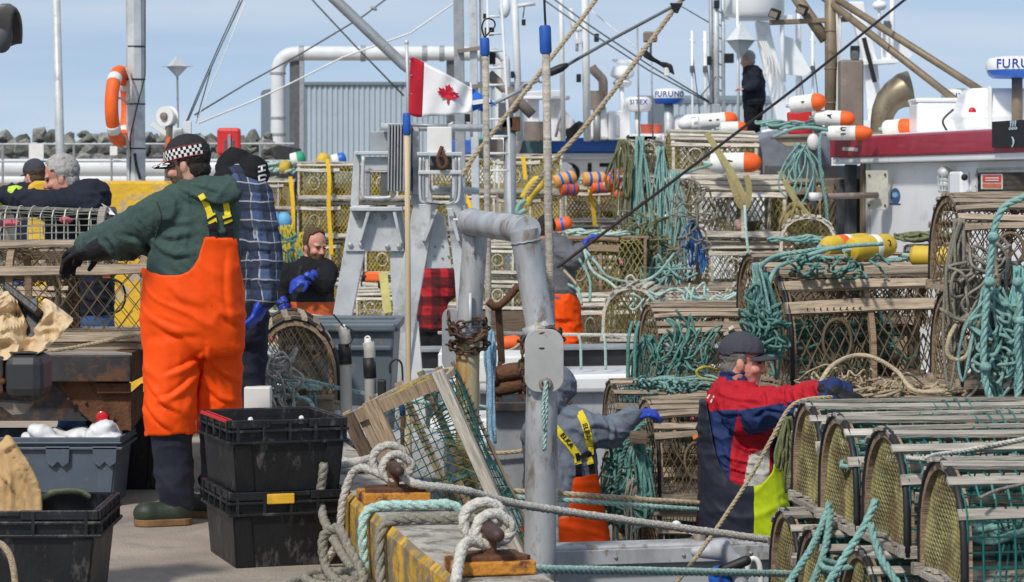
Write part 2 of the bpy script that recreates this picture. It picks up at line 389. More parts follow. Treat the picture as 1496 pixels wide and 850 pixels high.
# shed
def corrugated(mb, x0, x1, z0, z1, y, y2=None, pitch=.16, dep=.05):
    y2 = y if y2 is None else y2
    n = max(4, int(((x1 - x0) ** 2 + (y2 - y) ** 2) ** .5 / pitch)); pts = []
    nx, ny = (y2 - y), -(x1 - x0); l_ = math.hypot(nx, ny); nx /= l_; ny /= l_
    for i in range(n):
        for f, d in ((0, 0), (.25, dep), (.6, dep), (.85, 0)):
            t = (i + f) / n; pts.append((x0 + (x1 - x0) * t + nx * d, y + (y2 - y) * t + ny * d))
    k = len(pts); mb.add([(a, b, z0) for a, b in pts] + [(a, b, z1) for a, b in pts], [(i, i + 1, k + i + 1, k + i) for i in range(k - 1)])
D = 78; s_ = thing('shed', 'pale blue corrugated metal shed beyond the white pipe', 'shed', (P(520, 0, D).x, D, 1.61))
xa, xb, xc = P(383, 0, D + 6).x, P(449, 0, D).x, P(775, 0, D).x; zt = P(0, 124, D).z
mb = MB(); corrugated(mb, xb, xc, 1.6, zt, D); mb.build('wall', m_shed, s_)
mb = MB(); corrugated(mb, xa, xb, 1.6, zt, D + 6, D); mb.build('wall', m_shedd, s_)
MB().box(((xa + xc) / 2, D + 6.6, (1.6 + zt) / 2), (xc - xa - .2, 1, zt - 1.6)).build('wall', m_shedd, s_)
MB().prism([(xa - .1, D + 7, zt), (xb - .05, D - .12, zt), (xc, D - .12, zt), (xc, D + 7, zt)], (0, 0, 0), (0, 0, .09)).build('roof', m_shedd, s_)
D = 80; s2 = thing('shed', 'low grey corrugated shed seen behind the radar domes', 'shed', (P(1040, 0, D).x, D, 1.6))
mb = MB(); corrugated(mb, P(985, 0, D).x, P(1150, 0, D).x, 1.58, P(0, 150, D).z, D, pitch=.2); mb.build('wall', m_shed, s2)
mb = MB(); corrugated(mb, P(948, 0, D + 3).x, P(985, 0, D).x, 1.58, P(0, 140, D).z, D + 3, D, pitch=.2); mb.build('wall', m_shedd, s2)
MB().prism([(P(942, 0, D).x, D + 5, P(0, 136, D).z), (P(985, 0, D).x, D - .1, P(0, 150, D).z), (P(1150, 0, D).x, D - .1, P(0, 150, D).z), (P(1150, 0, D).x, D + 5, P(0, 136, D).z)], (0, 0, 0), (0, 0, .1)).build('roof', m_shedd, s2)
# big white pipe arch
D = 72; t = thing('pipe_bridge', 'large white pipe rising and bending over beside the corrugated shed', 'pipe', (P(406, 0, D).x, D, 1.61))
pts = [P(406, 250, D), P(406, 200, D), P(406, 130, D), P(406, 105, D), P(410, 90, D), P(420, 81, D), P(436, 78, D), P(470, 78, D), P(560, 78, D), P(660, 78, D), P(705, 79, D), P(722, 82, D), P(730, 92, D), P(733, 110, D), P(733, 250, D)]
MB().tube(spline(pts, 4), .2, 16).build('pipe', m_white2, t, True)
for x in (426, 655): 
    mb = MB().box((P(x + 4, 0, D).x, D + .1, (1.6 + P(0, 86, D).z) / 2), (.26, .2, P(0, 86, D).z - 1.6)); mb.build('column', m_dgrey, t)
    MB().box((P(x + 15, 0, D).x, D, (1.6 + P(0, 88, D).z) / 2), (.12, .22, P(0, 88, D).z - 1.6)).build('column', m_galvd, t)
for x in (440, 530, 620, 645):
    MB().tube([P(x - 3, 78, D), P(x + 4, 78, D)], .225, 16).build('band', m_galvd, t)
for yy in (107, 172, 196): MB().tube([P(406, yy - 1.5, D), P(406, yy + 1.5, D)], .225, 16).build('band', m_galvd, t)
for yy in (205,): MB().tube([P(385, yy, D), P(405, yy - 8, D)], .09, 8).build('stub', m_white2, t, True)

# lamp post with life ring, thin pole
D = 23.5; lp = thing('lamp_post', 'stout galvanised post with black straps and the orange life ring', 'post', (P(200, 0, D).x, D, 0))
MB().tube([V((P(200, 0, D).x, D, 0)), P(198, 120, D), P(197, -60, D)], [.088, .086, .084], 8).build('shaft', m_galv, lp)
MB().tube([P(212, -60, D - .05), P(212, 110, D - .06), P(198, 165, D - .1), P(190, 200, D - .09), P(190, 300, D - .05)], .006, 5).build('cable', m_black, lp)
for yy in (68, 116, 152, 217): MB().tube([P(198.5, yy - 1, D), P(198.5, yy + 1, D)], .0895, 8).build('strap', m_black, lp)
MB().tube(spline([P(197, 224, D - .1), P(199, 240, D - .11), P(205, 262, D - .1)], 4), .014, 6).build('bracket', m_black, lp)
lr = thing('life_ring', 'orange life ring with grey bands hung edge-on on the post', 'life ring', P(176, 216, D - .05))
mtx = Matrix.Translation(P(175, 155, D - .12)) @ Matrix.Rotation(R(85), 4, 'Z') @ Matrix.Rotation(R(4), 4, 'Y')
rad, tr = .31, .062
mb = MB(); mb.tube([mtx @ V((rad * math.cos(a * .1309), 0, rad * math.sin(a * .1309))) for a in range(48)], tr, 12, True); mb.build('ring', m_orange, lr, True)
for an in (45, 135, 225, 315):
    mb = MB().tube([mtx @ V((rad * math.cos(R(an + d)), 0, rad * math.sin(R(an + d)))) for d in (-7, -3, 3, 7)], tr * 1.04, 12); mb.build('band', m_offw, lr, True)
MB().tube(spline([P(183, 95, D - .15), P(191, 118, D - .16), P(191, 140, D - .2), P(187, 150, D - .22), P(174, 143, D - .24), P(166, 158, D - .22), P(165, 190, D - .2), P(183, 200, D - .2), P(189, 228, D - .12)], 6), .011, 6).build('grab_line', r_white, lr)
D = 33; MB().tube([V((P(90, 0, D).x, D, 1.0)), P(88, 225, D), P(81, -40, D)], [.06, .058, .052], 10).build('pole', m_galv, label='thin galvanised pole leaning a little before the breakwater', cat='pole', smooth=True)
MB().box((P(95, 0, D).x, D, -.4), (3, 2, 2.8)).build('pole_footing', m_conc, kind='structure')
# octahedral radar reflector on a staff
def octa(mb, c, r, h):
    c = V(c); q = [c + V((r, 0, 0)), c + V((r * .3, r * .95, 0)), c + V((-r, 0, 0)), c + V((-r * .3, -r * .95, 0)), c + V((0, 0, h)), c + V((0, 0, -h))]
    mb.add(q, [(0, 1, 4), (1, 2, 4), (2, 3, 4), (3, 0, 4), (1, 0, 5), (2, 1, 5), (3, 2, 5), (0, 3, 5)])
    e = r * 1.06; mb.box(c, (2 * e, 2 * e, .006), Matrix.Rotation(R(36), 3, 'Z'))
D = 27; t = thing('radar_reflector', 'grey diamond shaped reflector on a thin staff near the lamp post', 'reflector', P(259, 200, D))
mb = MB(); octa(mb, P(259, 97, D), .115, .12); mb.build('diamond', m_galv, t)
MB().tube([P(259, 112, D), P(260, 175, D), P(260, 330, D)], .012, 6).build('staff', m_galvd, t)
# hauler head beside the staff
t = thing('trap_hauler', 'dirty white reel hauler standing behind the checkered cap', 'hauler', P(247, 330, 26)); D = 26
mtx = Matrix.Translation(P(245, 170, D)) @ Matrix.Rotation(R(90), 4, 'X') @ Matrix.Rotation(R(-25), 4, 'Y')
MB().lathe([(.03, -.06), (.1, -.06), (.105, -.03), (.06, -.01), (.06, .01), (.105, .03), (.1, .06), (.035, .06), (.035, .075)], 20, mtx).build('reel', m_offw, t, 'auto')
MB().lathe([(.04, .062), (.04, .085), (.015, .095)], 12, mtx).build('hub', m_brons, t, 'auto')
MB().bar(P(247, 178, D - .02), P(245, 330, D), .06, .06).build('arm', m_brons, t, bevel=.008)
MB().bar(P(222, 181, D), P(246, 197, D), .06, .05).build('bracket', m_offw, t, bevel=.005)
MB().bar(P(247, 200, D - .05), P(238, 245, D - .05), .03, .03).build('lever', m_orange, t)
t2 = thing('control_box', 'pair of small white boxes mounted beside the reel hauler', 'box', P(266, 330, 26.3))
MB().box(P(259, 197, 26.3), (.1, .08, .14)).build('box', m_offw, t2, bevel=.006); MB().box(P(274, 188, 26.3), (.08, .06, .15)).build('box', m_white2, t2, bevel=.006)
MB().bar(P(266, 200, 26.35), P(266, 330, 26.3), .05, .04).build('bracket', m_dgrey, t2)
# red float panels
D = 38; t = thing('life_float', 'red ribbed life float strapped to a grey post', 'life float', (P(335, 0, D).x, D, P(0, 226, D).z))
MB().box(P(334.5, 207, D), (.35, .1, .41)).build('panel', m_redp, t, bevel=.045)
for dx in (-6, 6): MB().box(P(335 + dx, 214, D - .052), (.04, .012, .2)).build('slot', m_dgrey, t, bevel=.005)
MB().bar(P(335, 196, D - .06), P(337, 330, D - .06), .04, .04).build('post', m_galvd, t)
# lamp shroud at the picture's top corner, on its own street pole out of frame
D = 11; t = thing('flood_lamp', 'dark grey curved lamp shroud poking in at the top corner', 'lamp', P(-60, 60, D))
secs = []
for i, (x, y, rr) in enumerate(((-6, 52, .115), (4, 47, .118), (14, 45, .112), (22, 46, .100), (25, 48, .092))):
    c = P(x, y, D); ring = []
    for j in range(25):
        a = R(-62 + 235 * j / 24); ring.append(c + V((0, math.sin(a) * rr * .75 * -1, 0)) + V((math.cos(a) * rr * .22, 0, 0)) + V((0, 0, math.cos(a - R(55)) * rr)))
    secs.append(ring)
mb = MB(); n = 25; vs = [p for r_ in secs for p in r_]
mb.add(vs, [(i * n + j, i * n + j + 1, (i + 1) * n + j + 1, (i + 1) * n + j) for i in range(4) for j in range(n - 1)])
o = mb.build('shroud', mat('shroud_plastic', (.12, .115, .11), .45, var=.15, scale=9), t, True); q = o.modifiers.new('thick', 'SOLIDIFY'); q.thickness = .014
MB().ell(P(2, 52, D), (.05, .06, .075)).build('lamp_body', m_dgrey, t, True)
MB().tube([P(6, 62, D), P(4, 74, D)], [.03, .012], 8).build('knob', m_dgrey, t, True)
MB().tube([P(4, 52, D), P(-90, 52, D), V((P(-90, 0, D).x, D, 0))], .03, 10).build('stand', m_dgrey, t, True)
# yellow concrete block
D = 17.6; mb = MB(); x0, x1 = P(40, 0, D).x, P(252, 0, D).x; zt = P(0, 264, D).z
mb.prism([(x0, D, 0), (x1, D, 0), (x1 - .005, D, zt - .04), (x1 - .05, D, zt), (x0 + .05, D, zt), (x0, D, zt - .03)], (0, 0, 0), (0, .6, 0))
mb.build('concrete_block', m_yel, bevel=.02, label='yellow painted concrete block behind the men at the trap', cat='block')
# ---------------------------------------------------------------- lobster traps
L0, W0 = 1.0, .6
def profile(kind, n=48):
    if kind == 'arch':
        pts = [V((-.3, 0)), V((-.295, .17))] + [V((-.295 * math.cos(R(a)), .17 + .30 * math.sin(R(a)))) for a in range(8, 180, 8)] + [V((.295, .17)), V((.3, 0))]
    elif kind == 'flat':
        pts = [V((-.3, 0)), V((-.29, .36)), V((-.25, .43)), V((-.17, .465)), V((.17, .465)), V((.25, .43)), V((.29, .36)), V((.3, 0))]
    else:
        pts = [V((-.3, 0)), V((-.29, .26)), V((-.24, .37)), V((-.14, .455)), V((0, .48)), V((.14, .455)), V((.24, .37)), V((.29, .26)), V((.3, 0))]
    ds = [0]
    for a, b in zip(pts, pts[1:]): ds.append(ds[-1] + (b - a).length)
    out = []; i = 0
    for k in range(n + 1):
        d = ds[-1] * k / n
        while i < len(ds) - 2 and ds[i + 1] < d: i += 1
        out.append(pts[i].lerp(pts[i + 1], (d - ds[i]) / (ds[i + 1] - ds[i])))
    return out, ds[-1]
def at_s(pr, s):
    x = max(0, min(len(pr) - 1.001, s * (len(pr) - 1))); i = int(x); p = pr[i].lerp(pr[i + 1], x - i); t = (pr[i + 1] - pr[i]).normalized(); return p, t
def strand(mb, a, b, r):                     # three-sided twine
    d = b - a
    if d.length < 1e-5: return
    d.normalize(); u = d.cross(V((.31, .52, .8))).normalized(); w_ = d.cross(u)
    vs = []
    for p in (a, b):
        for an in (0, 2.094, 4.189): vs.append(p + (u * math.cos(an) + w_ * math.sin(an)) * r)
    mb.add(vs, [(0, 1, 4, 3), (1, 2, 5, 4), (2, 0, 3, 5)])
def net_mesh(pr, PL, cell, r, diamond, s0=0., s1=1., x0=-.5, x1=.5, sag=.022):
    mb = MB(); sub = cell / PL if not diamond else cell * 1.0 / PL
    def pt(x, s):
        p, t = at_s(pr, s); k = 1 - sag * (1.4 + math.sin(x * 7 + s * 9) * 1.2 + math.sin(x * 17 - s * 23)) ; return V((x, p[0] * k, p[1] * k if p[1] > .05 else p[1]))
    if not diamond:
        ns = int((s1 - s0) * PL / cell); nx = int((x1 - x0) / cell)
        for i in range(nx + 1):
            x = x0 + (x1 - x0) * i / nx; m = max(6, int((s1 - s0) * 18))
            for k in range(m): strand(mb, pt(x, s0 + (s1 - s0) * k / m), pt(x, s0 + (s1 - s0) * (k + 1) / m), r)
        for j in range(ns + 1):
            s = s0 + (s1 - s0) * j / ns
            for k in range(4): strand(mb, pt(x0 + (x1 - x0) * k / 4, s), pt(x0 + (x1 - x0) * (k + 1) / 4, s), r)
    else:
        asp = 1.35                                    # diamonds a little taller than wide
        H = (s1 - s0) * PL; W_ = x1 - x0; st = cell * 2
        for sg in (1, -1):
            u = -H / asp
            while u < W_:
                n = max(4, int(H / (cell * 2))); prev = None
                for k in range(n + 1):
                    h = H * k / n; x = u + h / asp if sg > 0 else u + (H - h) / asp
                    x += random.uniform(-.1, .1) * cell
                    if 0 <= x <= W_:
                        p = pt(x0 + x, s0 + h / PL)
                        if prev is not None: strand(mb, prev, p, r)
                        prev = p
                    else: prev = None
                u += st
    return mb
def end_net(mb, pr, x, cell, r):
    ys = [p[0] for p in pr]
    def top(y):
        best = 0
        for a, b in zip(pr, pr[1:]):
            if (a[0] - y) * (b[0] - y) <= 0 and abs(a[0] - b[0]) > 1e-6:
                best = max(best, a[1] + (b[1] - a[1]) * (y - a[0]) / (b[0] - a[0]))
        return best
    for sg in (1, -1):
        u = -.9
        while u < .9:
            prev = None
            for k in range(26):
                z = .5 * k / 25; y = u + sg * z * .75
                ok = abs(y) < .29 and z < top(y) - .005
                p = V((x + .01 * math.sin(y * 15 + z * 11), y, z))
                if ok and prev is not None: strand(mb, prev, p, r)
                prev = p if ok else None
            u += cell * 2
TRAPS = {}
def trap_kind(key, kind, laths, lm, hm, net, cell, tw, diamond=True, endm=None, hoop_w=.032, hoop_t=.03, lw=.045, ring=True, bottom=True, net_range=(0, 1), clutter=None, hoops=(-.5, 0, .5), rubber=None, plank=(), netout=1.):
    pr, PL = profile(kind); d = dict(kind=kind, pr=pr, parts=[])
    def add(name, me, loc=(0, 0, 0), rot=(0, 0, 0), jit=.0, m=None, sm=False):
        if m is not None and not me.materials: me.materials.append(m)
        d['parts'].append((name, me, V(loc), rot, jit, sm))
    # bent hoops
    mb = MB(); rings = []
    for i in range(0, len(pr), 2):
        p, t = at_s(pr, i / (len(pr) - 1)); nrm = V((-t[1], t[0]))
        a, b = p - nrm * hoop_t * .2, p - nrm * hoop_t * .2 + nrm * (-hoop_t)
        if nrm.dot(p - V((0, .1))) < 0: pass
        rings.append([V((-hoop_w / 2, p[0], p[1])), V((hoop_w / 2, p[0], p[1])), V((hoop_w / 2, p[0] * .9, p[1] * .935 if p[1] > .02 else p[1])), V((-hoop_w / 2, p[0] * .9, p[1] * .935 if p[1] > .02 else p[1]))])
    mb.loft(rings); hme = mb.mesh('hoop')
    for x in hoops: add('hoop', hme, (x, 0, 0), m=hm)
    if rubber:                                # black hose slipped over the end hoops
        pts = [V((0, p[0] * 1.005, p[1] * 1.01 + .002)) for p in pr[::3]]
        rme = MB().tube(pts, .0135, 6).mesh('rubber_edge')
        for x in (-.512, .512): add('rubber_edge', rme, (x, 0, 0), m=rubber, sm=True)
    lms = []
    for _ in range(6):                     # bowed, uneven and now and then broken laths
        mb = MB(); Lh = L0 / 2 + .035; e0, e1 = (-Lh, Lh) if _ else (-Lh, Lh * rnd(.2, .8)); cy, cz = rnd(-.012, .012), rnd(-.006, .014); rr_ = []
        for k in range(6):
            f = k / 5; x = e0 + (e1 - e0) * f; bow = 1 - (2 * f - 1) ** 2; w_ = lw * rnd(.86, 1.08) / 2; y = cy * bow + rnd(-.0015, .0015); z = cz * bow
            rr_.append([V((x, y - w_, z - .0075)), V((x, y + w_, z - .0075)), V((x, y + w_, z + .0075)), V((x, y - w_, z + .0075))])
        mb.loft(rr_); lms.append(mb.mesh('lath'))
    lms = lms[:1] + lms[1:] * 3
    for s in laths:
        p, t = at_s(pr, s); n_ = V((t[1] * -1, t[0])) * -1
        out = V((-t[1], t[0])); c = p + (out if out.dot(p - V((0, .12))) > 0 else -out) * .009
        add('lath', random.choice(lms), (0, c[0], c[1]), (math.atan2(t[1], t[0]), 0, 0), .012, m=lm)
    if plank:
        pme = MB().box((0, 0, 0), (L0 + .05, .13, .022)).mesh('plank')
        for s in plank:
            p, t = at_s(pr, s); add('plank', pme, (0, p[0] * 1.02, p[1] + .008), (math.atan2(t[1], t[0]), 0, 0), .012, m=lm)
    rme = MB().box((0, 0, .022), (L0 + .08, .045, .044)).mesh('runner')
    for y in (-.285, .285): add('runner', rme, (0, y, 0), (0, 0, 0), .006, m=lm)
    if bottom:
        sme = MB().box((0, 0, .012), (.05, .62, .024)).mesh('cross_sill')
        for x in hoops: add('cross_sill', sme, (x, 0, -.005), m=lm)
        bme = MB().box((0, 0, 0), (L0 + .02, .05, .012)).mesh('lath')
        for y in (-.21, -.14, -.07, 0, .07, .14, .21): add('lath', bme, (0, y, .03), (0, 0, 0), .02, m=lm)
    mb = net_mesh(pr, PL, cell, tw, diamond, *net_range)
    if netout != 1: mb.v = [(x, y * netout, z * netout + (.004 if z > .1 else 0)) for x, y, z in mb.v]
    if endm is None:
        end_net(mb, pr, -.5, cell * .9, tw); end_net(mb, pr, .5, cell * .9, tw)
    add('netting', mb.mesh('netting'), m=net)
    if endm is not None:
        mb = MB(); end_net(mb, pr, -.495, endm[1], endm[2]); end_net(mb, pr, .495, endm[1], endm[2]); add('end_netting', mb.mesh('end_netting'), m=endm[0])
    # the inner parlour net: a slanting funnel wall half way along
    mb = MB()
    for i in range(9):
        a = i / 8 * 2 - 1
        strand(mb, V((.03, a * .25, .03)), V((.06, a * .07, .22)), tw); strand(mb, V((.06, a * .07, .22)), V((.03, a * .2, .4)), tw)
        strand(mb, V((-.25 + a * .16, -.28, .05)), V((-.25 + a * .07, -.08, .16)), tw); strand(mb, V((-.25 + a * .16, -.28, .33)), V((-.25 + a * .07, -.08, .22)), tw)
    add('funnel_net', mb.mesh('funnel_net'), m=net)
    if ring:
        rr = MB().tube([V((.085 * math.cos(a * .314), 0, .085 * math.sin(a * .314))) for a in range(20)], .009, 6, True).mesh('entrance_ring')
        add('entrance_ring', rr, (-.24, -.292, .2), m=ring if ring is not True else hm, sm=True)
    if clutter:
        for nm, c, loc, sz in clutter:
            mb = MB()
            for i in range(5): mb.ell((rnd(-1, 1) * sz * .5, rnd(-1, 1) * sz * .4, rnd(0, 1) * sz * .5), (sz * rnd(.3, .6), sz * rnd(.3, .5), sz * rnd(.25, .5)), Matrix.Rotation(rnd(0, 3), 3, 'X'), 7, 5)
            add(nm, mb.mesh(nm), loc, m=c)
    TRAPS[key] = d; return d
lt = [.30, .39, .46, .54, .61, .70]
bits = [('bait_bag', m_bait, (.2, .05, .06), .1)]
trap_kind('far', 'flat', [.27, .325, .38, .45, .52, .6, .68, .73], w_pale, w_pale, n_yel, .030, .0070, ring=w_pale, bottom=False, clutter=[('bait_bag', m_bait, (.15, -.1, .06), .11), ('bait_bag', m_clay, (-.3, 0, .05), .08)])
trap_kind('fardark', 'flat', [.27, .34, .42, .5, .6, .7], w_brown, w_brown, n_ol, .034, .006, ring=w_tan, bottom=False, lw=.06, clutter=bits)
trap_kind('pale', 'mid', [.255, .305, .355, .405, .455, .52, .59, .66, .73], w_pale, w_pale, n_ol, .034, .0048, ring=w_pale, clutter=bits)
trap_kind('paleopen', 'mid', [.255, .305, .355, .405, .455, .52, .59, .66, .73], w_pale, w_pale, n_ol, .04, .0035, ring=None, net_range=(.5, 1), clutter=[('bait_bag', m_bait, (.2, .05, .06), .08), ('bait_bag', mat('dusky_pink_bait', (.38, .24, .22), .8), (-.06, -.2, .08), .09)])
trap_kind('brown', 'arch', [.245, .29, .335, .38, .425, .47, .53, .59, .66, .74], w_tan, w_brown, n_brn, .030, .0040, ring=n_brn, rubber=m_black, hoops=(-.5, -.02, .5), lw=.034, clutter=bits + [('bait_bag', m_pink, (-.1, -.12, .35), .03)])
trap_kind('broad', 'arch', [.26, .345, .42, .49, .57, .66, .74], w_tan, w_brown, n_brn, .034, .0042, ring=n_brn, rubber=m_black, hoops=(-.5, -.02, .5), lw=.052, clutter=bits + [('bait_bag', m_pink, (-.1, -.12, .35), .03)])
trap_kind('brownplank', 'arch', [.26, .33, .41, .49, .57, .66, .74], w_tan, w_brown, n_brn, .034, .0042, ring=False, rubber=m_black, lw=.04, clutter=bits)
trap_kind('wire', 'arch', [.235, .345, .43, .5, .57, .655, .765], w_grey, w_brown, n_grn, .052, .0042, False, endm=(n_oend, .0135, .0030), ring=False, rubber=m_black, lw=.043, netout=1.035, hoops=(-.5, 0, .5), clutter=[('bait_bag', m_bait, (.25, .05, .06), .08)])
trap_kind('wirebrown', 'arch', [.25, .34, .43, .52, .61, .7], w_tan, w_brown, n_grn, .05, .0034, False, ring=n_brn, endm=(n_brn, .03, .004), rubber=m_black, clutter=bits)
trap_kind('pot', 'arch', [.27, .36, .45, .54, .63, .72], w_tan, w_brown, n_brn, .04, .003, ring=False, rubber=m_black, endm=(n_brn, .022, .0036), clutter=[('bait_bag', m_pink, (-.42, .15, .36), .03), ('bait_bag', m_bait, (-.3, 0, .08), .14)])
def place_trap(key, loc, label, rotz=0., scale=(1, 1, 1), group=None, mtx=None):
    d = TRAPS[key]; t = thing('lobster_trap', label, 'lobster trap', loc, group)
    t.rotation_euler = (0, 0, rotz); t.scale = scale
    if mtx is not None: t.rotation_euler = mtx.to_euler()
    hoops_ = []
    for name, me, lo, ro, jit, sm in d['parts']:
        o = bpy.data.objects.new(name, me); COL.objects.link(o); o.parent = t
        if name == 'hoop': hoops_.append(o)
        if 'net' in name: o['kind'] = 'stuff'
        if sm and not me.polygons[0].use_smooth: me.polygons.foreach_set('use_smooth', [True] * len(me.polygons))
        o.location = lo + V((rnd(-1, 1) * jit * .8, 0, rnd(0, 1) * jit * .2)); o.rotation_euler = (ro[0] + rnd(-1, 1) * jit * 4, ro[1] + rnd(-1, 1) * jit * .4, ro[2] + rnd(-1, 1) * jit)
        if name == 'rubber_edge': h = hoops_[0 if lo.x < 0 else -1]; o.parent = h; o.location = lo - h.location; o.rotation_euler = (0, 0, 0)
    return t
HGT = {'arch': .475, 'flat': .475, 'mid': .49}
TAGM = [mat('tag_%s' % n, c, .5) for n, c in (('pink', (.7, .10, .22)), ('blue', (.05, .2, .6)), ('orange', (.8, .2, .03)), ('white', (.75, .75, .7)))]
TAGS = [(MB().box((0, 0, 0), (.036, .005, .018)).mesh('tag'), m) for m in TAGM]
def TR(key, x0, x1, yt, yb, D, label, W=.6, rotz=0., group=None):
    s = F / D; p = P((x0 + x1) / 2, yb, D); p.y += W / 2
    h = HGT[TRAPS[key]['kind']]
    t = place_trap(key, p, label, rotz, ((x1 - x0) / s / 1.04, W / .62, (yb - yt) / s / h), group)
    if D < 34:
        t.rotation_euler.x = rnd(-.02, .02); t.rotation_euler.y = rnd(-.018, .018); k = random.choice(TAGS)
        for _ in range(random.choice((1, 1, 2))): o = link('tag', k[0], k[1], t); o.location = (rnd(-.4, .4), -.305, rnd(.2, .34)); o.rotation_euler = (rnd(-.3, .3), rnd(-.6, .6), 0)
    return t
# --- far rows on the boat behind the steel frames
ROW = ['top row', 'second row', 'third row', 'fourth row', 'bottom row']
cols = [('far', 382, 430, [(262, 305), (307, 351), (353, 403), (405, 455), (457, 505)], 'beside the dark hooded man'),
        ('far', 433, 528, [(237, 290), (293, 346), (349, 401), (404, 456), (458, 505)], 'above and around the bearded man'),
        ('far', 531, 627, [(237, 290), (293, 346), (349, 401), (404, 456), (458, 505)], 'behind the steel frame with the bolted plate'),
        ('far', 630, 724, [(228, 281), (284, 336), (339, 391), (394, 446), (449, 505)], 'behind the steel frame with the white box'),
        ('far', 727, 822, [(226, 280), (283, 332), (335, 387), (390, 442), (445, 505)], 'behind the thick bent pipe'),
        ('far', 826, 928, [(272, 323), (326, 378), (381, 430), (433, 468), (470, 505)], 'under the striped peach buoys')]
for ci, (k, x0, x1, rows, wh) in enumerate(cols):
    for ri, (a, b) in enumerate(rows):
        if ci in (2, 3) and ri == 4: continue
        TR(k, x0 + rnd(-2, 2), x1 + rnd(-2, 2), a, b, 36 + rnd(-.05, .05), 'pale lath trap with yellow netting, %s %s' % (ROW[ri], wh), group='pale traps stacked in the long far wall')
# --- middle distance
TR('fardark', 812, 947, 347, 432, 24, 'big dark netted trap with brown top board beside the hanging ropes', W=.62, rotz=R(-3))
TR('pale', 838, 930, 430, 512, 22.3, 'pale lath trap low by the orange overalls of the line hauler', W=.55)
TR('pale', 700, 798, 352, 400, 29, 'weathered pale trap glimpsed between the bent pipe legs, upper one', W=.5)
TR('pale', 700, 798, 402, 452, 29, 'weathered pale trap glimpsed between the bent pipe legs, lower one', W=.5)
TR('pale', 520, 600, 420, 470, 25, 'pale trap seen through the opening of the bolted steel frame', W=.5)
p = P(934, 498, 20.5); p.y += .45
place_trap('pale', p, 'round-hooped trap seen end on with yellow mesh top', R(82), (.9, .8, .92))
p = P(1092, 474, 21.8); p.y += .5
place_trap('pale', p, 'small hooped trap end beside the brown board trap', R(84), (.95, .62, .68))
TR('brown', 966, 1086, 420, 472, 22, 'long brown boarded trap with open diamond net under the blue rope', W=.5, rotz=R(5))
TR('brown', 948, 1168, 447, 557, 16, 'brown round trap with teal rope coils and a bare entrance ring', W=.6, rotz=R(11))
TR('wirebrown', 892, 1062, 562, 662, 15.2, 'green wire trap behind the outstretched blue glove', W=.58, rotz=R(7))
TR('brown', 892, 1062, 664, 764, 15.2, 'brown trap with hanging ropes beside the grey hooded man', W=.58, rotz=R(9))
TR('brown', 946, 1160, 588, 735, 14.0, 'dark trap with rusty entrance ring between the two deck men', W=.6, rotz=R(10))
TR('wirebrown', 952, 1160, 738, 851, 14.0, 'lowest green wire trap between the two deck men', W=.6, rotz=R(8))
TR('broad', 1132, 1398, 396, 572, 14.4, 'large brown barrel trap with three broad laths above the red jacket', W=.72, rotz=R(12))
TR('brownplank', 1098, 1345, 372, 474, 15.7, 'planked trap with teal ropes lying on its top', W=.62, rotz=R(10))
TR('brown', 1392, 1650, 286, 426, 13.6, 'upper trap at the frame side with thick teal rope over it', W=.62, rotz=R(9))
TR('brown', 1392, 1650, 429, 569, 13.6, 'lower trap at the frame side behind tangled hanging ropes', W=.62, rotz=R(6))
TR('brownplank', 1340, 1420, 358, 372, 17, 'top laths of a trap poking up behind the yellow buoys', W=.6)
# --- silvered stack in the centre
TR('pale', 977, 1104, 190, 253, 25.8, 'topmost silvered trap of the centre stack with a rope coil inside', W=.62, rotz=R(5))
TR('paleopen', 1014, 1144, 256, 346, 25, 'open fronted silvered trap under the white and orange buoy', W=.75, rotz=R(7))
TR('pale', 1030, 1154, 346, 418, 25, 'silvered trap at the base of the centre stack with a hoop entrance', W=.75, rotz=R(8))
for ci, (x0, x1) in enumerate(((914, 946), (947, 976))):
    for ri, (a, b) in enumerate(((203, 258), (260, 314), (316, 370), (372, 424))):
        p = P((x0 + x1) / 2, b, 25.3 + ci * .2); p.y += .55
        place_trap('pale', p, 'grey upright trap end draped in ropes, %s of the %s narrow stack' % (ROW[ri] if ri < 3 else 'lowest row', ('outer', 'inner')[ci]), R(80), (.95, (x1 - x0) / F * 25.3 / .66, (b - a) / F * 25.3 / .49), 'narrow trap stacks hung with rope')
TR('fardark', 980, 1012, 262, 340, 25.4, 'narrow dark trap in the gap left of the open fronted trap'.replace(' left of', ' beside'), W=.6)
TR('fardark', 980, 1026, 342, 420, 25.4, 'dark trap behind the blue rope hank', W=.6)
TR('fardark', 990, 1110, 200, 254, 26.9, 'dark backing trap hidden behind the topmost silvered trap', W=.6)  # netted trap added behind to darken the inside of the stack
TR('fardark', 1020, 1150, 262, 346, 26.3, 'dark backing trap behind the open fronted silvered trap', W=.6)  # another netted trap added as dark backing for the open front
TR('fardark', 1150, 1248, 262, 350, 26.4, 'dark netted trap in the shade of the red roof edge', W=.7)
p = P(1189, 372, 22.5); p.y += .5
place_trap('pale', p, 'hoop ended trap with yellow-green net beside the yellow buoys', R(84), (.95, .82, .7))
# --- the nearest stack: four upper and three lower
fl = ['farthest', 'second farthest', 'second nearest', 'nearest']
for k, (px, D) in enumerate(((1210, 10.9), (1262, 10.3), (1340, 9.7), (1436, 9.12))):
    for lay, z in ((0, .18), (1, -.285)):
        if lay and k == 3: continue
        ax = R(7.3); dx = V((math.cos(ax), math.sin(ax), 0)); dy = V((-dx.y, dx.x, 0)); c = V(((px - CX) / F * D, D, z - (.06 if k == 3 else 0))); c += dx * (.5 - .10 * lay) + dy * .3
        place_trap('wire', c, '%s %s green wire trap with black hoop ends by the lime bib' % (fl[k], ('upper', 'lower')[lay]), ax + R(rnd(-1.2, 1.2)), (1.0 + .03 * k, .96, .96), 'green wire hoop traps nearest the camera')
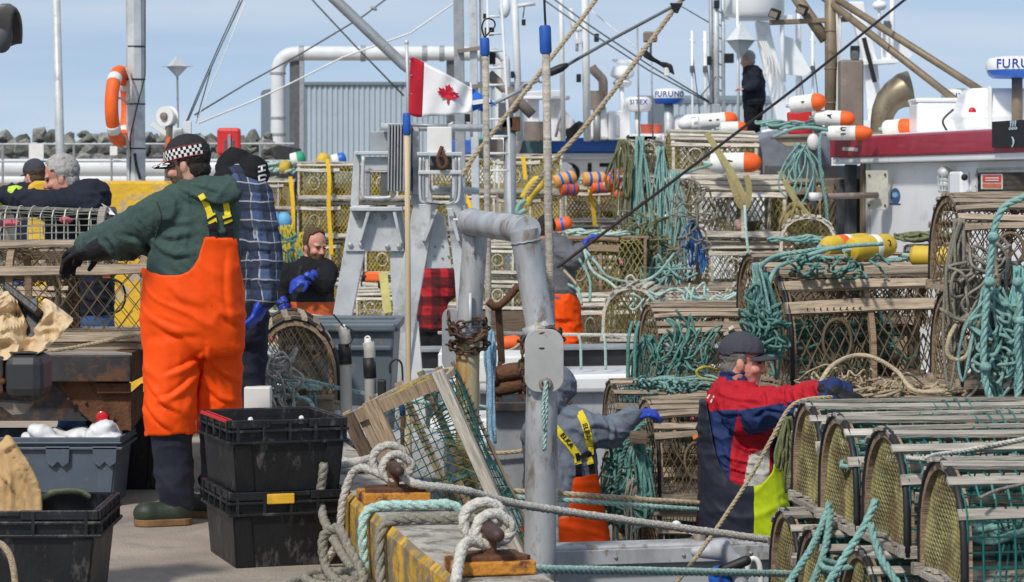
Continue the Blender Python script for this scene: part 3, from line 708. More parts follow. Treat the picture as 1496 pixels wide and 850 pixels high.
# --- wharf side
trap_kind('worked', 'flat', [.25, .36, .47, .58, .7], w_tan, w_brown, n_brn, .036, .0026, ring=False, hoops=(-.5, -.13, .5), lw=.05, clutter=[('bait_bag', m_bait, (-.3, .1, .06), .08)])
MB().box((P(60, 0, 13.3).x, 13.3, .7645), (1.2, .5, .035)).build('loose_board', w_tan, label='loose board under the wooden trailer trap', cat='board')
TR('worked', -110, 216, 358, 501, 13.02, 'wooden trap on the trailer being worked by the green hooded man', W=.58, rotz=0)
p = P(-20, 354, 13.3)
place_trap('pot', V((P(417, 0, 14.3).x, 14.8, .335)), 'worn trap end with rust brown net beside the orange overalls', R(96), (.95, .82, 1.06))
# the trap tipped over the kerb: its open base faces us
ex = V((.41, .12, -.905)).normalized(); ey0 = V((-.90, -.22, -.43)); ey = (ey0 - ex * ey0.dot(ex)).normalized(); ez = ex.cross(ey)
MT = Matrix((ex, ey, ez)).transposed()
trap_kind('wirepale', 'flat', [], w_brown, w_grey, n_pale, .055, .0036, False, ring=False, endm=(n_brn, .04, .003), clutter=[('bait_bag', m_pink, (.05, -.12, .33), .07), ('bait_bag', m_pink, (.32, -.1, .36), .05), ('bait_bag', m_bait, (-.2, 0, .3), .12)])
TR('brown', -180, 92, 398, 493, 14.1, 'brown trap under the square wire trap on the trailer', W=.55)
TR('wirepale', -180, 152, 300, 396, 14.1, 'square wire trap with pink bait bags behind the wooden trailer trap', W=.55)
trap_kind('tilt', 'arch', [.27, .4, .5, .6, .73], w_tan, w_tan, n_grn, .05, .0036, False, ring=False, bottom=False, endm=(n_yel, .03, .003), hoops=(-.5, .5), clutter=[('bait_bag', m_pink, (.2, -.1, .12), .04)])
ex = V((.41, .05, -.91)).normalized(); ey0 = V((-.88, .32, -.35)); ey = (ey0 - ex * ey0.dot(ex)).normalized(); ez = ex.cross(ey)
MT = Matrix((ex, ey, ez)).transposed()
tt = place_trap('tilt', P(633, 708, 11.95), 'upturned trap leaning askew across the kerb with open planked base', 0, (.86, .88, .86), None, MT)
for nm, m_, c, sz in (('cross_bar', w_new, (-.5, 0, .01), (.07, .6, .03)), ('cross_bar', w_grey, (.5, 0, .01), (.07, .6, .03)), ('cross_bar', w_tan, (.2, -.13, .02), (.05, .32, .03)), ('plank', w_new, (-.1, .13, -.005), (.9, .085, .025)),
                      ('runner', w_pale, (0, -.292, -.02), (1.12, .06, .03)), ('plank', w_dark, (-.1, .27, -.012), (.86, .07, .03)), ('plank', w_tan, (-.12, .215, .03), (.8, .05, .02))):
    o = link(nm, MB().box((0, 0, 0), sz).mesh(nm), m_, tt); o.location = c; o.rotation_euler = (0, 0, rnd(-.02, .02))
mb = MB()
for i in range(26):                      # sagging yellow twine across the open base
    u = -.9 + i * .07
    for sg in (1, -1):
        prev = None
        for k in range(13):
            v = -.28 + .36 * k / 12; x = u + sg * (v + .1) * .9
            p = V((x, v, .05 + .05 * math.sin(3 * (x + .5)) + rnd(-.004, .004)))
            if -.48 < x < .48:
                if prev is not None: strand(mb, prev, p, .0018)
                prev = p
            else: prev = None
o = link('base_netting', mb.mesh('base_netting'), n_yel, tt)
# ---------------------------------------------------------------- wharf side: trailer, bumper, crates, totes
def polypx(mb, pts, D, dep): return mb.prism([P(x, y, D) for x, y in pts], (0, 0, 0), (0, dep, 0))
zd = .745; D0, D1 = 12.75, 15.2; xr = P(192, 0, D0).x; xl = -4.6
t = thing('flatbed_trailer', 'rusty flatbed trailer edge carrying the wooden trap', 'trailer', (xl + 1, 12.5, 0))
nb = 9
for i in range(nb):
    a = D0 + .16 + (D1 - D0 - .16) * i / nb; b = D0 + .16 + (D1 - D0 - .16) * (i + 1) / nb - .008
    MB().box(((xl + xr - .1) / 2, (a + b) / 2, zd - .02 + rnd(-.002, .002)), (xr - .1 - xl, b - a, .04)).build('deck_board', m_trkw, t)
MB().prism([(xl, D0 + .012, zd + .003), (xr, D0 + .012, zd + .003), (xr - .1, D0 + .155, zd + .003), (xl, D0 + .155, zd + .003)], (0, 0, -.05), (0, 0, 0)).build('deck_edge', m_trkw, t)
MB().box(((xl + xr) / 2, D0 - .01, zd - .07), (xr - xl, .04, .13)).build('edge_beam', m_trk, t, bevel=.005)
MB().prism([(xr - .1, D0 + .16, 0), (xr + .0, D0 + .015, 0), (xr + .012, D1, 0), (xr - .1, D1, 0)], (0, 0, zd - .14), (0, 0, zd + .006)).build('side_rail', m_rust, t)
MB().box(((xl + xr) / 2 - .1, D0 + .25, zd - .24), (xr - xl - .1, .3, .2)).build('under_frame', m_trk, t)
MB().box((xr - 1.3, D0 + .9, zd - .25), (.1, 1.9, .22)).build('chassis_rail', m_trk, t)
mb = MB(); polypx(mb, [(82, 557), (188, 557), (188, 628), (168, 629), (140, 622), (118, 602)], D0 + .06, .03); mb.build('corner_gusset', m_rust, t)
mb = MB(); mb.prism([P(188, 576, D0 + .06), P(206, 560, D0 + .5), P(206, 606, D0 + .5), P(188, 629, D0 + .06)], (0, 0, 0), (.012, 0, 0)); mb.build('corner_gusset', m_rust, t)
for x, y, D, rr in ((149, 609, D0 + .045, .026),):
    MB().lathe([(rr * 1.15, -.01), (rr * 1.15, .004), (rr, .007), (rr * .5, .009), (.001, .0095)], 18, Matrix.Translation(P(x, y, D)) @ Matrix.Rotation(R(90), 4, 'X')).build('reflector', m_lens, t, 'auto')
MB().lathe([(.03, 0), (.03, .012), (.001, .02)], 14, Matrix.Translation(P(190, 584, D0 + .2)) @ Matrix.Rotation(R(90), 4, 'Y')).build('reflector', m_lens, t, 'auto')
for x, y in ((110, 590), (125, 588), (166, 612), (100, 583)): MB().ell(P(x, y, D0 + .05), .009, None, 8, 5).build('bolt', m_rust, t)
polypx(MB(), [(140, 560), (190, 560), (190, 574), (142, 574)], D0 + .02, .03).build('tail_bracket', m_rust, t)
mtx = Matrix.Translation((xl + .7, D0 + .8, .36)) @ Matrix.Rotation(R(90), 4, 'X')
for yy in (0, 1.6):
    MB().lathe([(.2, -.1), (.33, -.11), (.36, -.07), (.36, .07), (.33, .11), (.2, .1)], 24, Matrix.Translation((0, yy, 0)) @ mtx).build('wheel', m_black, t, 'auto')
    MB().box((xl + .7, D0 + .8 + yy, .58), (.12, .1, .3)).build('hanger', m_trk, t)
# truck bumper nearest the camera
D = 9.6; xr = P(60, 0, D).x; t = thing('truck_bumper', 'black truck bumper with rounded end cap under the crumpled paper', 'bumper', (-3, D, 0))
zt, zb = P(0, 517, D).z, P(0, 592, D).z
MB().box(((xr - .14 - 3.4) / 2, D + .1, (zt + zb) / 2 + .015), (-(-3.4) + xr - .14, .2, zt - zb - .05)).build('beam', m_trk, t, bevel=.012)
MB().box((xr - .065, D + .1, (zt + zb) / 2 + .012), (.145, .235, zt - zb - .03)).build('end_cap', mat('charcoal_bumper_plastic', (.03, .03, .033), .5, var=.2, scale=8), t, False, .035)
MB().box((xr - .065, D + .1, zt + .004), (.11, .19, .006)).build('step_pad', m_trk, t, False, .002)
polypx(MB(), [(-30, 585), (44, 590), (36, 604), (18, 606), (2, 594), (-30, 592)], D + .06, .08).build('lower_bracket', m_brons, t)
MB().ell(P(4, 557, D - .01), .012, None, 8, 5).build('bolt', m_rust, t)
MB().box((-3.3, D + .6, .45), (.3, 1.2, .9)).build('truck_frame', m_trk, t)
def sheet(lower, upper, D, nu, nv, amp, lean, seed):
    lo = spline([V((x, y, 0)) for x, y in lower], 8); up = spline([V((x, y, 0)) for x, y in upper], 8); mb = MB(); vs = []
    def samp(c, t): f = t * (len(c) - 1); i = min(int(f), len(c) - 2); return c[i].lerp(c[i + 1], f - i)
    for i in range(nu + 1):
        a, b = samp(lo, i / nu), samp(up, i / nu)
        for j in range(nv + 1):
            p = a.lerp(b, j / nv); q = V((p.x * .034 + seed, p.y * .034, 0)); d = abs(noise.noise(q * .8)) * 1.9 + abs(noise.noise(q * 1.9)) * .9
            vs.append(P(p.x, p.y, D + lean * j / nv + amp * (d - .6)))
    fs = [(i * (nv + 1) + j, (i + 1) * (nv + 1) + j, (i + 1) * (nv + 1) + j + 1, i * (nv + 1) + j + 1) for i in range(nu) for j in range(nv)]
    return mb.add(vs, fs)
o = sheet([(-60, 530), (0, 526), (30, 523), (60, 513), (86, 492), (106, 468)], [(-60, 440), (0, 428), (18, 424), (34, 462), (46, 480), (58, 468), (62, 440), (70, 437), (88, 450), (107, 465)], 9.62, 40, 26, .055, .12, 3).build('kraft_paper', m_paper, None, label='crumpled sheet of tan kraft paper lying on the truck bumper', cat='paper')
q = o.modifiers.new('t', 'SOLIDIFY'); q.thickness = .003
t = thing('perforated_bracket', 'black perforated metal bracket sticking out of the crumpled paper', 'bracket', P(36, 470, 9.75))
MB().bar(P(14, 424, 9.8), P(62, 462, 9.72), .11, .03, (0, .5, 1)).build('arm', m_blackp, t, bevel=.006)
MB().bar(P(35, 440, 9.8), P(44, 500, 9.74), .1, .02, (0, 1, 0)).build('plate', m_blackp, t)

def crate(name, label, cat, c, sz, yaw, m, rim_h=.10, cut=True, group=None, ribs=5, red=None, taper=.9):
    t = thing(name, label, cat, c, group); t.rotation_euler = (0, 0, yaw); W_, D_, H = sz; hw, hd = W_ / 2, D_ / 2
    mb = MB(); th = .012
    def ring(k, z, ins=0): return [V((x * (hw * k - ins), y * (hd * k - ins), z)) for x, y in ((-1, -1), (1, -1), (1, 1), (-1, 1))]
    mb.loft([ring(taper, 0), ring(taper, .002), ring(.965, H - rim_h), ring(.97, H - .004), ring(.97, H - .004, th), ring(taper, .02, th)], True)
    mb.build('body', m, t, False, .006, local=True)
    def band(z0, z1, out, nm):
        for sx, sy in ((0, -1), (0, 1), (1, 0), (-1, 0)):
            if sy: c_ = (0, sy * hd * out, (z0 + z1) / 2); s_ = (W_ * out + .012, .014, z1 - z0)
            else: c_ = (sx * hw * out, 0, (z0 + z1) / 2); s_ = (.014, D_ * out - .016, z1 - z0)
            if cut and sy == -1 and nm == 'rim':
                for sg in (-1, 1): MB().box((sg * W_ * .335, c_[1], c_[2]), (W_ * .33, .014, z1 - z0)).build(nm, m, t, False, .003, local=True)
                MB().box((0, c_[1] + .004, z1 - .012), (W_ * .34, .012, .02)).build(nm, m, t, False, .003, local=True)
            else: MB().box(c_, s_).build(nm, m, t, False, .003, local=True)
    band(H - rim_h, H - rim_h + .012, 1.02, 'lip'); band(H - .035, H, 1.0, 'rim'); band(H - rim_h * .52, H - rim_h * .4, 1.015, 'lip')
    if ribs:
        mb = MB()
        for i in range(ribs):
            for sy in (-1, 1): mb.box(((i / (ribs - 1) - .5) * W_ * .9, sy * hd * .99, H - rim_h * .5), (.012, .03, rim_h * .9))
            for sx in (-1, 1): mb.box((sx * hw * .99, (i / (ribs - 1) - .5) * D_ * .85, H - rim_h * .5), (.03, .012, rim_h * .9))
        tag(mb.build('rim_ribs', m, t, local=True), kind='stuff')
    for sx in (-1, 1):
        for sy in (-1, 1):
            mb = MB(); a = V((sx * (hw * taper - .045), sy * (hd * taper + .002), 0)); b = V((sx * (hw * .965 - .04), sy * (hd * .965 + .004), H - rim_h))
            mb.bar(a, b, .07, .012, (0, 1, 0)); mb.build('corner_rib', m, t, False, .004, local=True)
    if red: MB().box((-hw * 1.0, 0, H - .006), (.03, D_ * .8, .012)).build('red_edge', m_redp, t, local=True)
    return t
def gz(y): return F * CAMZ / (y - HZ)           # depth of a ground row
yaw = R(18)
c0 = V((P(402, 0, 10.95).x, 10.95, 0))
lowc = crate('fish_crate', 'lower black fish crate with yellow tag, under another crate', 'crate', c0, (.50, .58, .315), yaw, m_blackp, red=False)
topc = crate('fish_crate', 'upper black fish crate with red edge, topmost of its stack', 'crate', c0 + V((-.012, .01, .31)), (.49, .57, .30), yaw + R(1.5), m_blackp, red=True)
o = link('tag', MB().box((0, 0, 0), (.115, .012, .042)).mesh('tag'), mat('yellow_card', (.72, .40, .03), .6, var=.2, scale=20), lowc, bevel=.004); o.location = (-.045, -.302, .285)
for dx in (.1, -.12): MB().ell((dx, -.1, .285), .012, None, 7, 4).build('bolt', m_offw, topc, local=True)
crate('fish_crate', 'black fish crate holding the brown paper bag', 'crate', V((P(-8, 0, 9.75).x, 9.75, 0)), (.86, .56, .385), R(1), m_blackp)
crate('fish_crate', 'black crate half hidden between the grey tote and orange overalls', 'crate', V((P(188, 0, 13.6).x, 13.6, 0)), (.42, .5, .47), R(4), m_blackp, rim_h=.11)
tt_ = crate('grey_tote', 'blue-grey plastic tote holding a white plastic bag', 'tote', V((P(72, 0, 12.95).x, 12.88, 0)), (.80, .50, .345), R(0), m_totes, rim_h=.06, cut=False, ribs=0)
for dx in (.1, .33):
    mb = MB(); mb.prism([V((dx - .06, 0, .3)), V((dx - .055, 0, .22)), V((dx - .025, 0, .2)), V((dx, 0, .225)), V((dx + .025, 0, .2)), V((dx + .055, 0, .22)), V((dx + .06, 0, .3))], (0, -.262, 0), (0, -.236, 0)); mb.build('handle', m_totes, tt_, False, .003, local=True)
mb = MB(); c = P(108, 638, 12.85)
for i in range(14):
    mb.ell(c + V((rnd(-.2, .2), rnd(-.12, .1), rnd(-.05, .045))), (rnd(.06, .12), rnd(.05, .09), rnd(.03, .06)), Matrix.Rotation(rnd(-.6, .6), 3, 'Y'), 12, 8)
def crinkle(o, s, f, seed=0):
    for v in o.data.vertices:
        p = v.co * f + V((seed, 0, 0)); v.co += V((noise.noise(p), noise.noise(p + V((7, 0, 0))), noise.noise(p + V((0, 9, 0))))) * s
TMP = bpy.data.scenes.new('workbench'); RM = bpy.data.objects.new('workpiece', bpy.data.meshes.new('workpiece')); TMP.collection.objects.link(RM)
RM.modifiers.new('r', 'REMESH').mode = 'VOXEL'; RM.modifiers.new('s', 'SMOOTH').factor = .5
def remesh(mb, voxel, smooth=3, fold=0., fscale=8., seed=0, name='shape', creases=()):
    """closed shapes -> one continuous skin"""
    o = RM; o.data = mb.mesh(name); o.modifiers[0].voxel_size = voxel; o.modifiers[1].iterations = max(smooth, 1)
    with bpy.context.temp_override(scene=TMP, view_layer=TMP.view_layers[0]): dg = bpy.context.evaluated_depsgraph_get()
    ev = o.evaluated_get(dg).data; nv, nl, npl = len(ev.vertices), len(ev.loops), len(ev.polygons); nm = bpy.data.meshes.new(name)
    co_ = np.empty(nv * 3, 'f'); li = np.empty(nl, 'i'); ls = np.empty(npl, 'i'); ev.vertices.foreach_get('co', co_); ev.loops.foreach_get('vertex_index', li); ev.polygons.foreach_get('loop_start', ls)
    nm.vertices.add(nv); nm.vertices.foreach_set('co', co_); nm.loops.add(nl); nm.loops.foreach_set('vertex_index', li); nm.polygons.add(npl); nm.polygons.foreach_set('loop_start', ls); nm.update(calc_edges=True)
    if fold:
        nr = np.empty(nv * 3, 'f'); nm.vertices.foreach_get('normal', nr); nr = nr.reshape(-1, 3); cs = co_.reshape(-1, 3).astype('d'); off = V((seed, seed * .7, 0)); dd = np.empty(nv)
        for i in range(nv):
            p = V(cs[i]) * fscale + off; wv = noise.noise(p * .6) * 1.1; a = noise.noise(V((p.x * .55 + wv, p.y * .55, p.z * 1.25 + wv + p.x * .45))); b = noise.noise(V((p.x * 1.3 - wv, p.y, p.z * 2.2 + p.x + 11)))
            dd[i] = 1.25 * max(0, 1 - abs(a) * 3.6) ** 1.6 + .55 * max(0, 1 - abs(b) * 3.2) - .35
        nm.vertices.foreach_set('co', (cs + nr * dd[:, None] * fold).astype('f').ravel())
    if creases:                            # cloth folds laid along given lines, pressed into the surface
        c2 = np.empty(nv * 3, 'f'); nm.vertices.foreach_get('co', c2); c2 = c2.reshape(-1, 3).astype('d'); nr = np.empty(nv * 3, 'f'); nm.vertices.foreach_get('normal', nr); nr = nr.reshape(-1, 3)
        X = CX + c2[:, 0] / c2[:, 1] * F; Y = HZ + (CAMZ - c2[:, 2]) / c2[:, 1] * F; dsp = np.zeros(nv)
        for pts, w_, dep in creases:
            dist = np.full(nv, 1e9); tt = np.zeros(nv); pts = [(p.x, p.y) for p in spline([V((x, y, 0)) for x, y in pts], 5)]
            for i, ((x0, y0), (x1, y1)) in enumerate(zip(pts, pts[1:])):
                dx, dy = x1 - x0, y1 - y0; q = np.clip(((X - x0) * dx + (Y - y0) * dy) / (dx * dx + dy * dy + 1e-9), 0, 1)
                sd_ = np.hypot(X - x0 - q * dx, Y - y0 - q * dy) * np.where((X - x0) * dy - (Y - y0) * dx > 0, 1, -1); m_ = np.abs(sd_) < np.abs(dist); dist = np.where(m_, sd_, dist); tt = np.where(m_, (i + q) / (len(pts) - 1), tt)
            en = np.sin(np.clip(tt, 0, 1) * math.pi * .9 + .16) * (nr[:, 1] < .2)
            dsp += dep * en * (np.exp(-((dist - w_ * 1.3) / (w_ * 1.3)) ** 2) - .9 * np.exp(-(dist / (w_ * .8)) ** 2))
        nm.vertices.foreach_set('co', (c2 + nr * dsp[:, None]).astype('f').ravel())
    nm.polygons.foreach_set('use_smooth', [True] * len(nm.polygons)); nm.update()
    return nm
def recentre(me, off):
    c = np.empty(len(me.vertices) * 3, 'f'); me.vertices.foreach_get('co', c); me.vertices.foreach_set('co', (c.reshape(-1, 3) - np.array(off, 'f')).ravel()); me.update()
def solid(name, me, m, parent=None, **kw):
    if parent is not None: off = wloc(parent)
    else:
        xs = [v.co.x for v in me.vertices]; ys = [v.co.y for v in me.vertices]; zs = [v.co.z for v in me.vertices]; off = V(((min(xs) + max(xs)) / 2, (min(ys) + max(ys)) / 2, min(zs)))
    recentre(me, off); o = link(name, me, m, parent)
    if parent is None: o.location = off
    if kw: tag(o, **kw)
    return o
solid('plastic_bag', remesh(mb, .012, 3, .007, 10), m_film, None, label='crumpled white plastic bag bulging from the blue-grey tote', cat='bag')
mb = MB(); pts = [[(-60, 640), (0, 652), (12, 636), (30, 662), (48, 690), (60, 728), (62, 768), (-60, 768)]]
a = [P(x, y, 9.55) for x, y in pts[0]]; b = [P(x - 4, y + 3, 9.8) for x, y in pts[0]]
for k in range(8): pass
mb.loft([[p for p in a], [p for p in b]]); me = remesh(mb, .009, 2, .006, 5, 4, creases=(([(8, 640), (30, 690), (44, 760)], 2.5, .02), ([(2, 655), (10, 700), (12, 765)], 3, .02), ([(30, 665), (52, 715), (56, 764)], 2, .012), ([(-10, 690), (20, 720), (34, 765)], 3, .015), ([(6, 662), (22, 652)], 3, .015)))
solid('paper_bag', me, m_paperb, None, label='torn brown paper bag standing in the black crate', cat='bag')
MB().tube(spline([P(-20, 790, 8.9), P(2, 795, 8.9), P(16, 815, 8.9), P(22, 850, 8.9), P(20, 880, 8.9)], 6), .012, 7).build('rope', r_tan, None, True, label='tan rope loop at the very corner beside the black crate', cat='rope')
t = thing('rope', 'olive strap lying over the rim of the nearest black crate', 'strap', P(90, 722, 9.9))
MB().tube(spline([P(60, 727, 9.6), P(80, 719, 9.7), P(112, 718, 9.85), P(130, 726, 9.9)], 5), .012, 6).build('strap', r_olive, t, True)
# grey electrical box
MB().box(P(377, 590, 13.2), (.135, .1, .18)).build('junction_box', m_offw, None, False, .008, label='small pale grey box standing between overalls and worn trap end', cat='box')
# timbers on the kerb under the worn trap end
for i, (x0, y0, x1, y1, D) in enumerate(((330, 596, 488, 590, 14.25), (338, 584, 480, 582, 14.7))):
    MB().bar(P(x0, y0, D), P(x1, y1, D), .11, .10).build('timber', w_brown, None, False, .008, label=('front', 'rear')[i] + ' weathered brown timber under the worn trap end', cat='timber')
# ---------------------------------------------------------------- cleats and mooring ropes
def cleat(D, label, big=1., o=.15):
    c = kp(D, o, .296); t = thing('mooring_bollard', label, 'bollard', c); q = Matrix.Rotation(math.atan2(VDIR.y, VDIR.x), 3, 'Z')
    MB().box(c + V((0, 0, .022)), (.26 * big, .2 * big, .044), q).build('base_plate', m_rusto, t, False, .006)
    MB().box(c + V((0, 0, .05)), (.2 * big, .15 * big, .02), q).build('base_plate', m_rust, t, False, .004)
    MB().bar(c + V((0, 0, .05)), c + V((0, 0, .15 * big)), .048, .048, (0, 1, 0)).build('post', m_rust, t, False, .01)
    a, b = c - UDIR * .13 * big + V((0, 0, .13 * big)), c + UDIR * .13 * big + V((.0, 0, .135 * big))
    MB().cap(a, b + (a - b) * 0, .022 * big, .028 * big, 14).build('pin', mat('brown_steel_pin', (.075, .042, .032), .6, .2, var=.3, scale=14), t, True)
    for sx in (-1, 1): MB().lathe([(.02, 0), (.02, .015), (.001, .02)], 6, Matrix.Translation(c + VDIR * sx * .1 * big + V((0, 0, .044)) - UDIR * .06)).build('bolt', m_rust, t)
    return a, b
def loops(axis_a, axis_b, r0, n, seed, tail):
    random.seed(seed); d = (axis_b - axis_a).normalized(); u = VDIR.copy(); z = d.cross(u).normalized(); pts = []
    for k in range(n * 12 + 1):
        an = 2 * math.pi * k / 12; f = k / (n * 12); rr = r0 + .012 * math.sin(an * 1.3) + .018 * (k // 12 % 2)
        pts.append(axis_a.lerp(axis_b, .42 + .5 * f) + (u * math.cos(an) * 1.15 + z * math.sin(an)) * rr)
    return pts
c1a, c1b = cleat(10.45, 'orange based bollard on the kerb with white rope round its pin', 1.05)
c2a, c2b = cleat(8.55, 'nearest rusty bollard with white rope loops at the lower edge', 1.05)
c3a, c3b = cleat(14.1, 'far bollard with teal rope beside the worn trap end', .9)
# heavy white mooring line: loops on the pin then away to the boats
pts = loops(c1a, c1b, .046, 2, 5, None); end = pts[-1]
pts = [kp(10.7, -.1, .01), kp(10.62, -.05, .12), kp(10.6, -.03, .3), kp(10.58, .03, .42)] + pts[3:] + [P(600, 704, 10.4), P(680, 717, 10.5), P(760, 737, 10.75), P(950, 765, 11.2), P(1135, 790, 11.6), P(1190, 797, 11.75)]
mb = twisted(MB(), spline(pts, 5), .0185, .09, 3, .34, .70); mb.build('mooring_rope', r_white, None, True, label='thick white mooring rope from the orange bollard to the boats', cat='rope')
pts = loops(c2a, c2b, .047, 2, 8, None)
pts = [kp(8.1, -.05, -.02), kp(8.2, -.04, .2), kp(8.35, .0, .32), kp(8.5, .06, .40)] + pts[3:]
twisted(MB(), spline(pts, 5), .0205, .10, 3, .34, .70).build('mooring_rope', r_white, None, True, label='white rope looped thickly round the nearest bollard', cat='rope')
pts = loops(c3a, c3b, .055, 2, 3, None) + [P(450, 585, 13.8), P(458, 600, 13.7), P(462, 630, 13.6)]
twisted(MB(), spline(pts, 4), .014).build('mooring_rope', r_pale, None, True, label='pale green rope turned round the far bollard', cat='rope')
for o_, D, rm, r_, lab in ((0, 10.12, r_pale, .021, 'pale green rope wrapped over the yellow kerb'), (1, 9.72, r_grey, .022, 'dirty grey rope wrapped over the yellow kerb')):
    pts = [kp(D + .1, .5, -.4), kp(D + .05, .40, .1), kp(D, .355, .30), kp(D, .2, .318), kp(D, .03, .318), kp(D - .02, -.028, .27), kp(D - .05, -.03, .1), kp(D - .1, -.03, .015)]
    twisted(MB(), spline(pts, 5), r_).build('rope', rm, None, True, label=lab, cat='rope')
random.seed(21)
pts = [kp(10.75, -.09, .42), kp(10.7, -.1, .2)]
for k in range(34):
    a = k * .55; rr = .10 + .03 * math.sin(k * .8); pts.append(kp(9.95, -.17, .03 + .016 * (k // 11)) + V((math.cos(a) * rr * 1.3, math.sin(a) * rr * 1.6, 0)))
pts.append(kp(9.9, -.12, .2)); pts += [kp(9.95, -.15, .26), kp(10.0, -.2, .22), kp(9.98, -.19, .1), kp(9.85, -.15, .06)]
twisted(MB(), spline(pts, 4), .021, .1, 3, .36, .68).build('rope_coil', r_grey, None, True, label='grey rope heaped on the wharf at the foot of the kerb', cat='rope')
twisted(MB(), spline([P(640, 826, 8.9), P(765, 831, 9.1), P(950, 834, 9.9), P(1130, 838, 10.7), P(1180, 840, 10.9)], 4), .0165).build('mooring_rope', r_pale, None, True, label='pale green rope running low across the picture bottom', cat='rope')
for dy, rm, lab in ((0, r_tan, 'tan upper one of two ropes behind the aluminium pipe'), (9, r_pale, 'pale green lower one of two ropes behind the aluminium pipe')):
    twisted(MB(), spline([P(700, 714 + dy, 12.25), P(820, 721 + dy, 12.3), P(930, 729 + dy, 12.45), P(1020, 735 + dy, 12.7), P(1075, 740 + dy, 12.9)], 4), .014).build('mooring_rope', rm, None, True, label=lab, cat='rope')
twisted(MB(), spline([P(690, 592, 14.8), P(730, 598, 14.9), P(775, 604, 15)], 4), .012).build('rope', r_pale, None, True, label='pale green rope behind the rusty yellow pipe, upper', cat='rope')
twisted(MB(), spline([P(700, 662, 14.5), P(740, 661, 14.5), P(790, 655, 14.5)], 4), .012).build('rope', r_tan, None, True, label='tan rope behind the aluminium pipe leg, lower', cat='rope')
# ---------------------------------------------------------------- bent pipe frame
t = thing('pipe_davit', 'bent aluminium pipe frame with hinge plates and chains', 'pipe frame', P(790, 850, 11.8))
DL, DR = 12.7, 11.8
def str_(pts, r, nm, m):
    MB().tube(pts, r, 22).build(nm, m, t, 'auto', .004)
    for a, b in ((pts[0], pts[1]), (pts[1], pts[0])):
        d = (b - a).normalized(); c = a + d * .055; u = V((0, 1, 0)).cross(d).normalized(); w_ = d.cross(u)
        MB().tube([c + (u * math.cos(k * .2856) + w_ * math.sin(k * .2856)) * (r + .001) + d * .003 * math.sin(k * 3.1) for k in range(22)], .0055, 5, True).build('weld_bead', m_galvd, t, True)
def elb(pts, r, nm, m, n=20): MB().tube(spline(pts, 6), r, n).build(nm, m, t, True)
elb([P(789, 1050, DR), P(789, 850, DR), P(790, 700, DR), P(793, 500, DR)], .073, 'lower_leg', m_alu)
str_([P(792, 494, DR), P(765, 336, DR)], .066, 'upper_leg', m_alu)
str_([P(771, 336, DR - .02), P(684, 324, DL - .02)], .064, 'cross_pipe', m_alu)
str_([P(696, 322, DL), P(684, 492, DL)], .062, 'upper_leg', m_alu)
elb([P(684, 498, DL), P(683, 560, DL), P(683, 640, DL), P(683, 1010, DL)], .058, 'lower_leg', m_alur)
for x, y, D in ((763, 337, DR), (791, 496, DR), (685, 496, DL)):
    pass
MB().tube([P(784, 472, DR), P(792, 492, DR)], .073, 20).build('collar', m_alu, t, True)
def plate(cx, cy, w_, h, D, dep, m, rr=.5, yaw=0.):
    mb = MB(); pl = []
    for qx, qy, a0 in ((1, 1, 0), (-1, 1, 90), (-1, -1, 180), (1, -1, 270)):
        for k in range(7):
            a = R(a0 + 15 * k); r_ = w_ * rr
            pl.append((qx * (w_ / 2 - r_) + r_ * math.cos(a), qy * (h / 2 - r_) + r_ * math.sin(a)))
    c = P(cx, cy, D); ca, sa = math.cos(yaw), math.sin(yaw)
    mb.prism([c + V((u * ca, u * sa, v)) for u, v in pl], (0, 0, 0), (0, dep, 0)); return mb
plate(795, 527, M_(57, 11.7), M_(92, 11.7), 11.69, .02, m_galv, .36).build('hinge_plate', mat('grey_plate', (.43, .43, .41), .6, .2, var=.1, scale=6, stain=((.3, .28, .24), .22, 9)), t, False, .003)
MB().tube([P(797, 561, 11.68) + V((.022 * math.cos(a * .4189), 0, .022 * math.sin(a * .4189))) for a in range(15)], .009, 8, True).build('grommet', m_brons, t, True)
plate(660, 496, M_(34, 12.85), M_(92, 12.85), 12.84, .02, m_galv, .45, R(-30)).build('hinge_plate', m_galvd, t, False, .003)
def chain(pts, r, wr, m, parent, nm='chain_link'):
    pts = spline(pts, 8); ds = 0; k = 0; last = pts[0]; acc = 0; base = None
    for a, b in zip(pts, pts[1:]):
        acc += (b - a).length
        if acc > r * 2.1:
            acc = 0; d = (b - a).normalized(); u = V((0, 0, 1)).cross(d)
            if u.length < .1: u = V((1, 0, 0))
            u.normalize(); v = d.cross(u); s_ = u if k % 2 else v; k += 1
            MB().tube([a + d * math.cos(q * .785) * r * 1.5 + s_ * math.sin(q * .785) * r for q in range(8)], wr, 5, True).build(nm, m, parent, True)
chm = mat('dark_chain', (.07, .062, .055), .65, .5, var=.3, scale=30, stain=((.2, .09, .04), .4, 20))
def wrap(c, r, n, dz, ph=0): return [c + V((r * math.cos(ph + k * .6283), -r * math.sin(ph + k * .6283) , dz * k / (10 * n) + .018 * math.sin(k * .9))) for k in range(int(10 * n) + 1)]
for c, n in ((P(791, 486, DR), 1.6), (P(684, 470, DL), 1.5), (P(684, 492, DL), 1.5)): chain(wrap(c, .092, n, -.06), .017, .006, chm, t)
chain([P(770, 490, DR - .08), P(764, 510, DR - .09), P(763, 540, DR - .09), P(768, 570, DR - .08)], .016, .006, chm, t)
chain([P(655, 452, DL - .1), P(660, 480, DL - .12), P(690, 498, DL - .12), P(714, 482, DL - .08)], .016, .006, chm, t)
MB().tube(spline([P(660, 470, DL - .1), P(672, 492, DL - .11), P(692, 498, DL - .11), P(708, 488, DL - .09)], 5), .013, 8).build('shackle', m_rust, t, True)
MB().tube([P(687, 428, DL - .09), P(687, 482, DL - .1)], .009, 6).build('pin', m_galv, t, True)
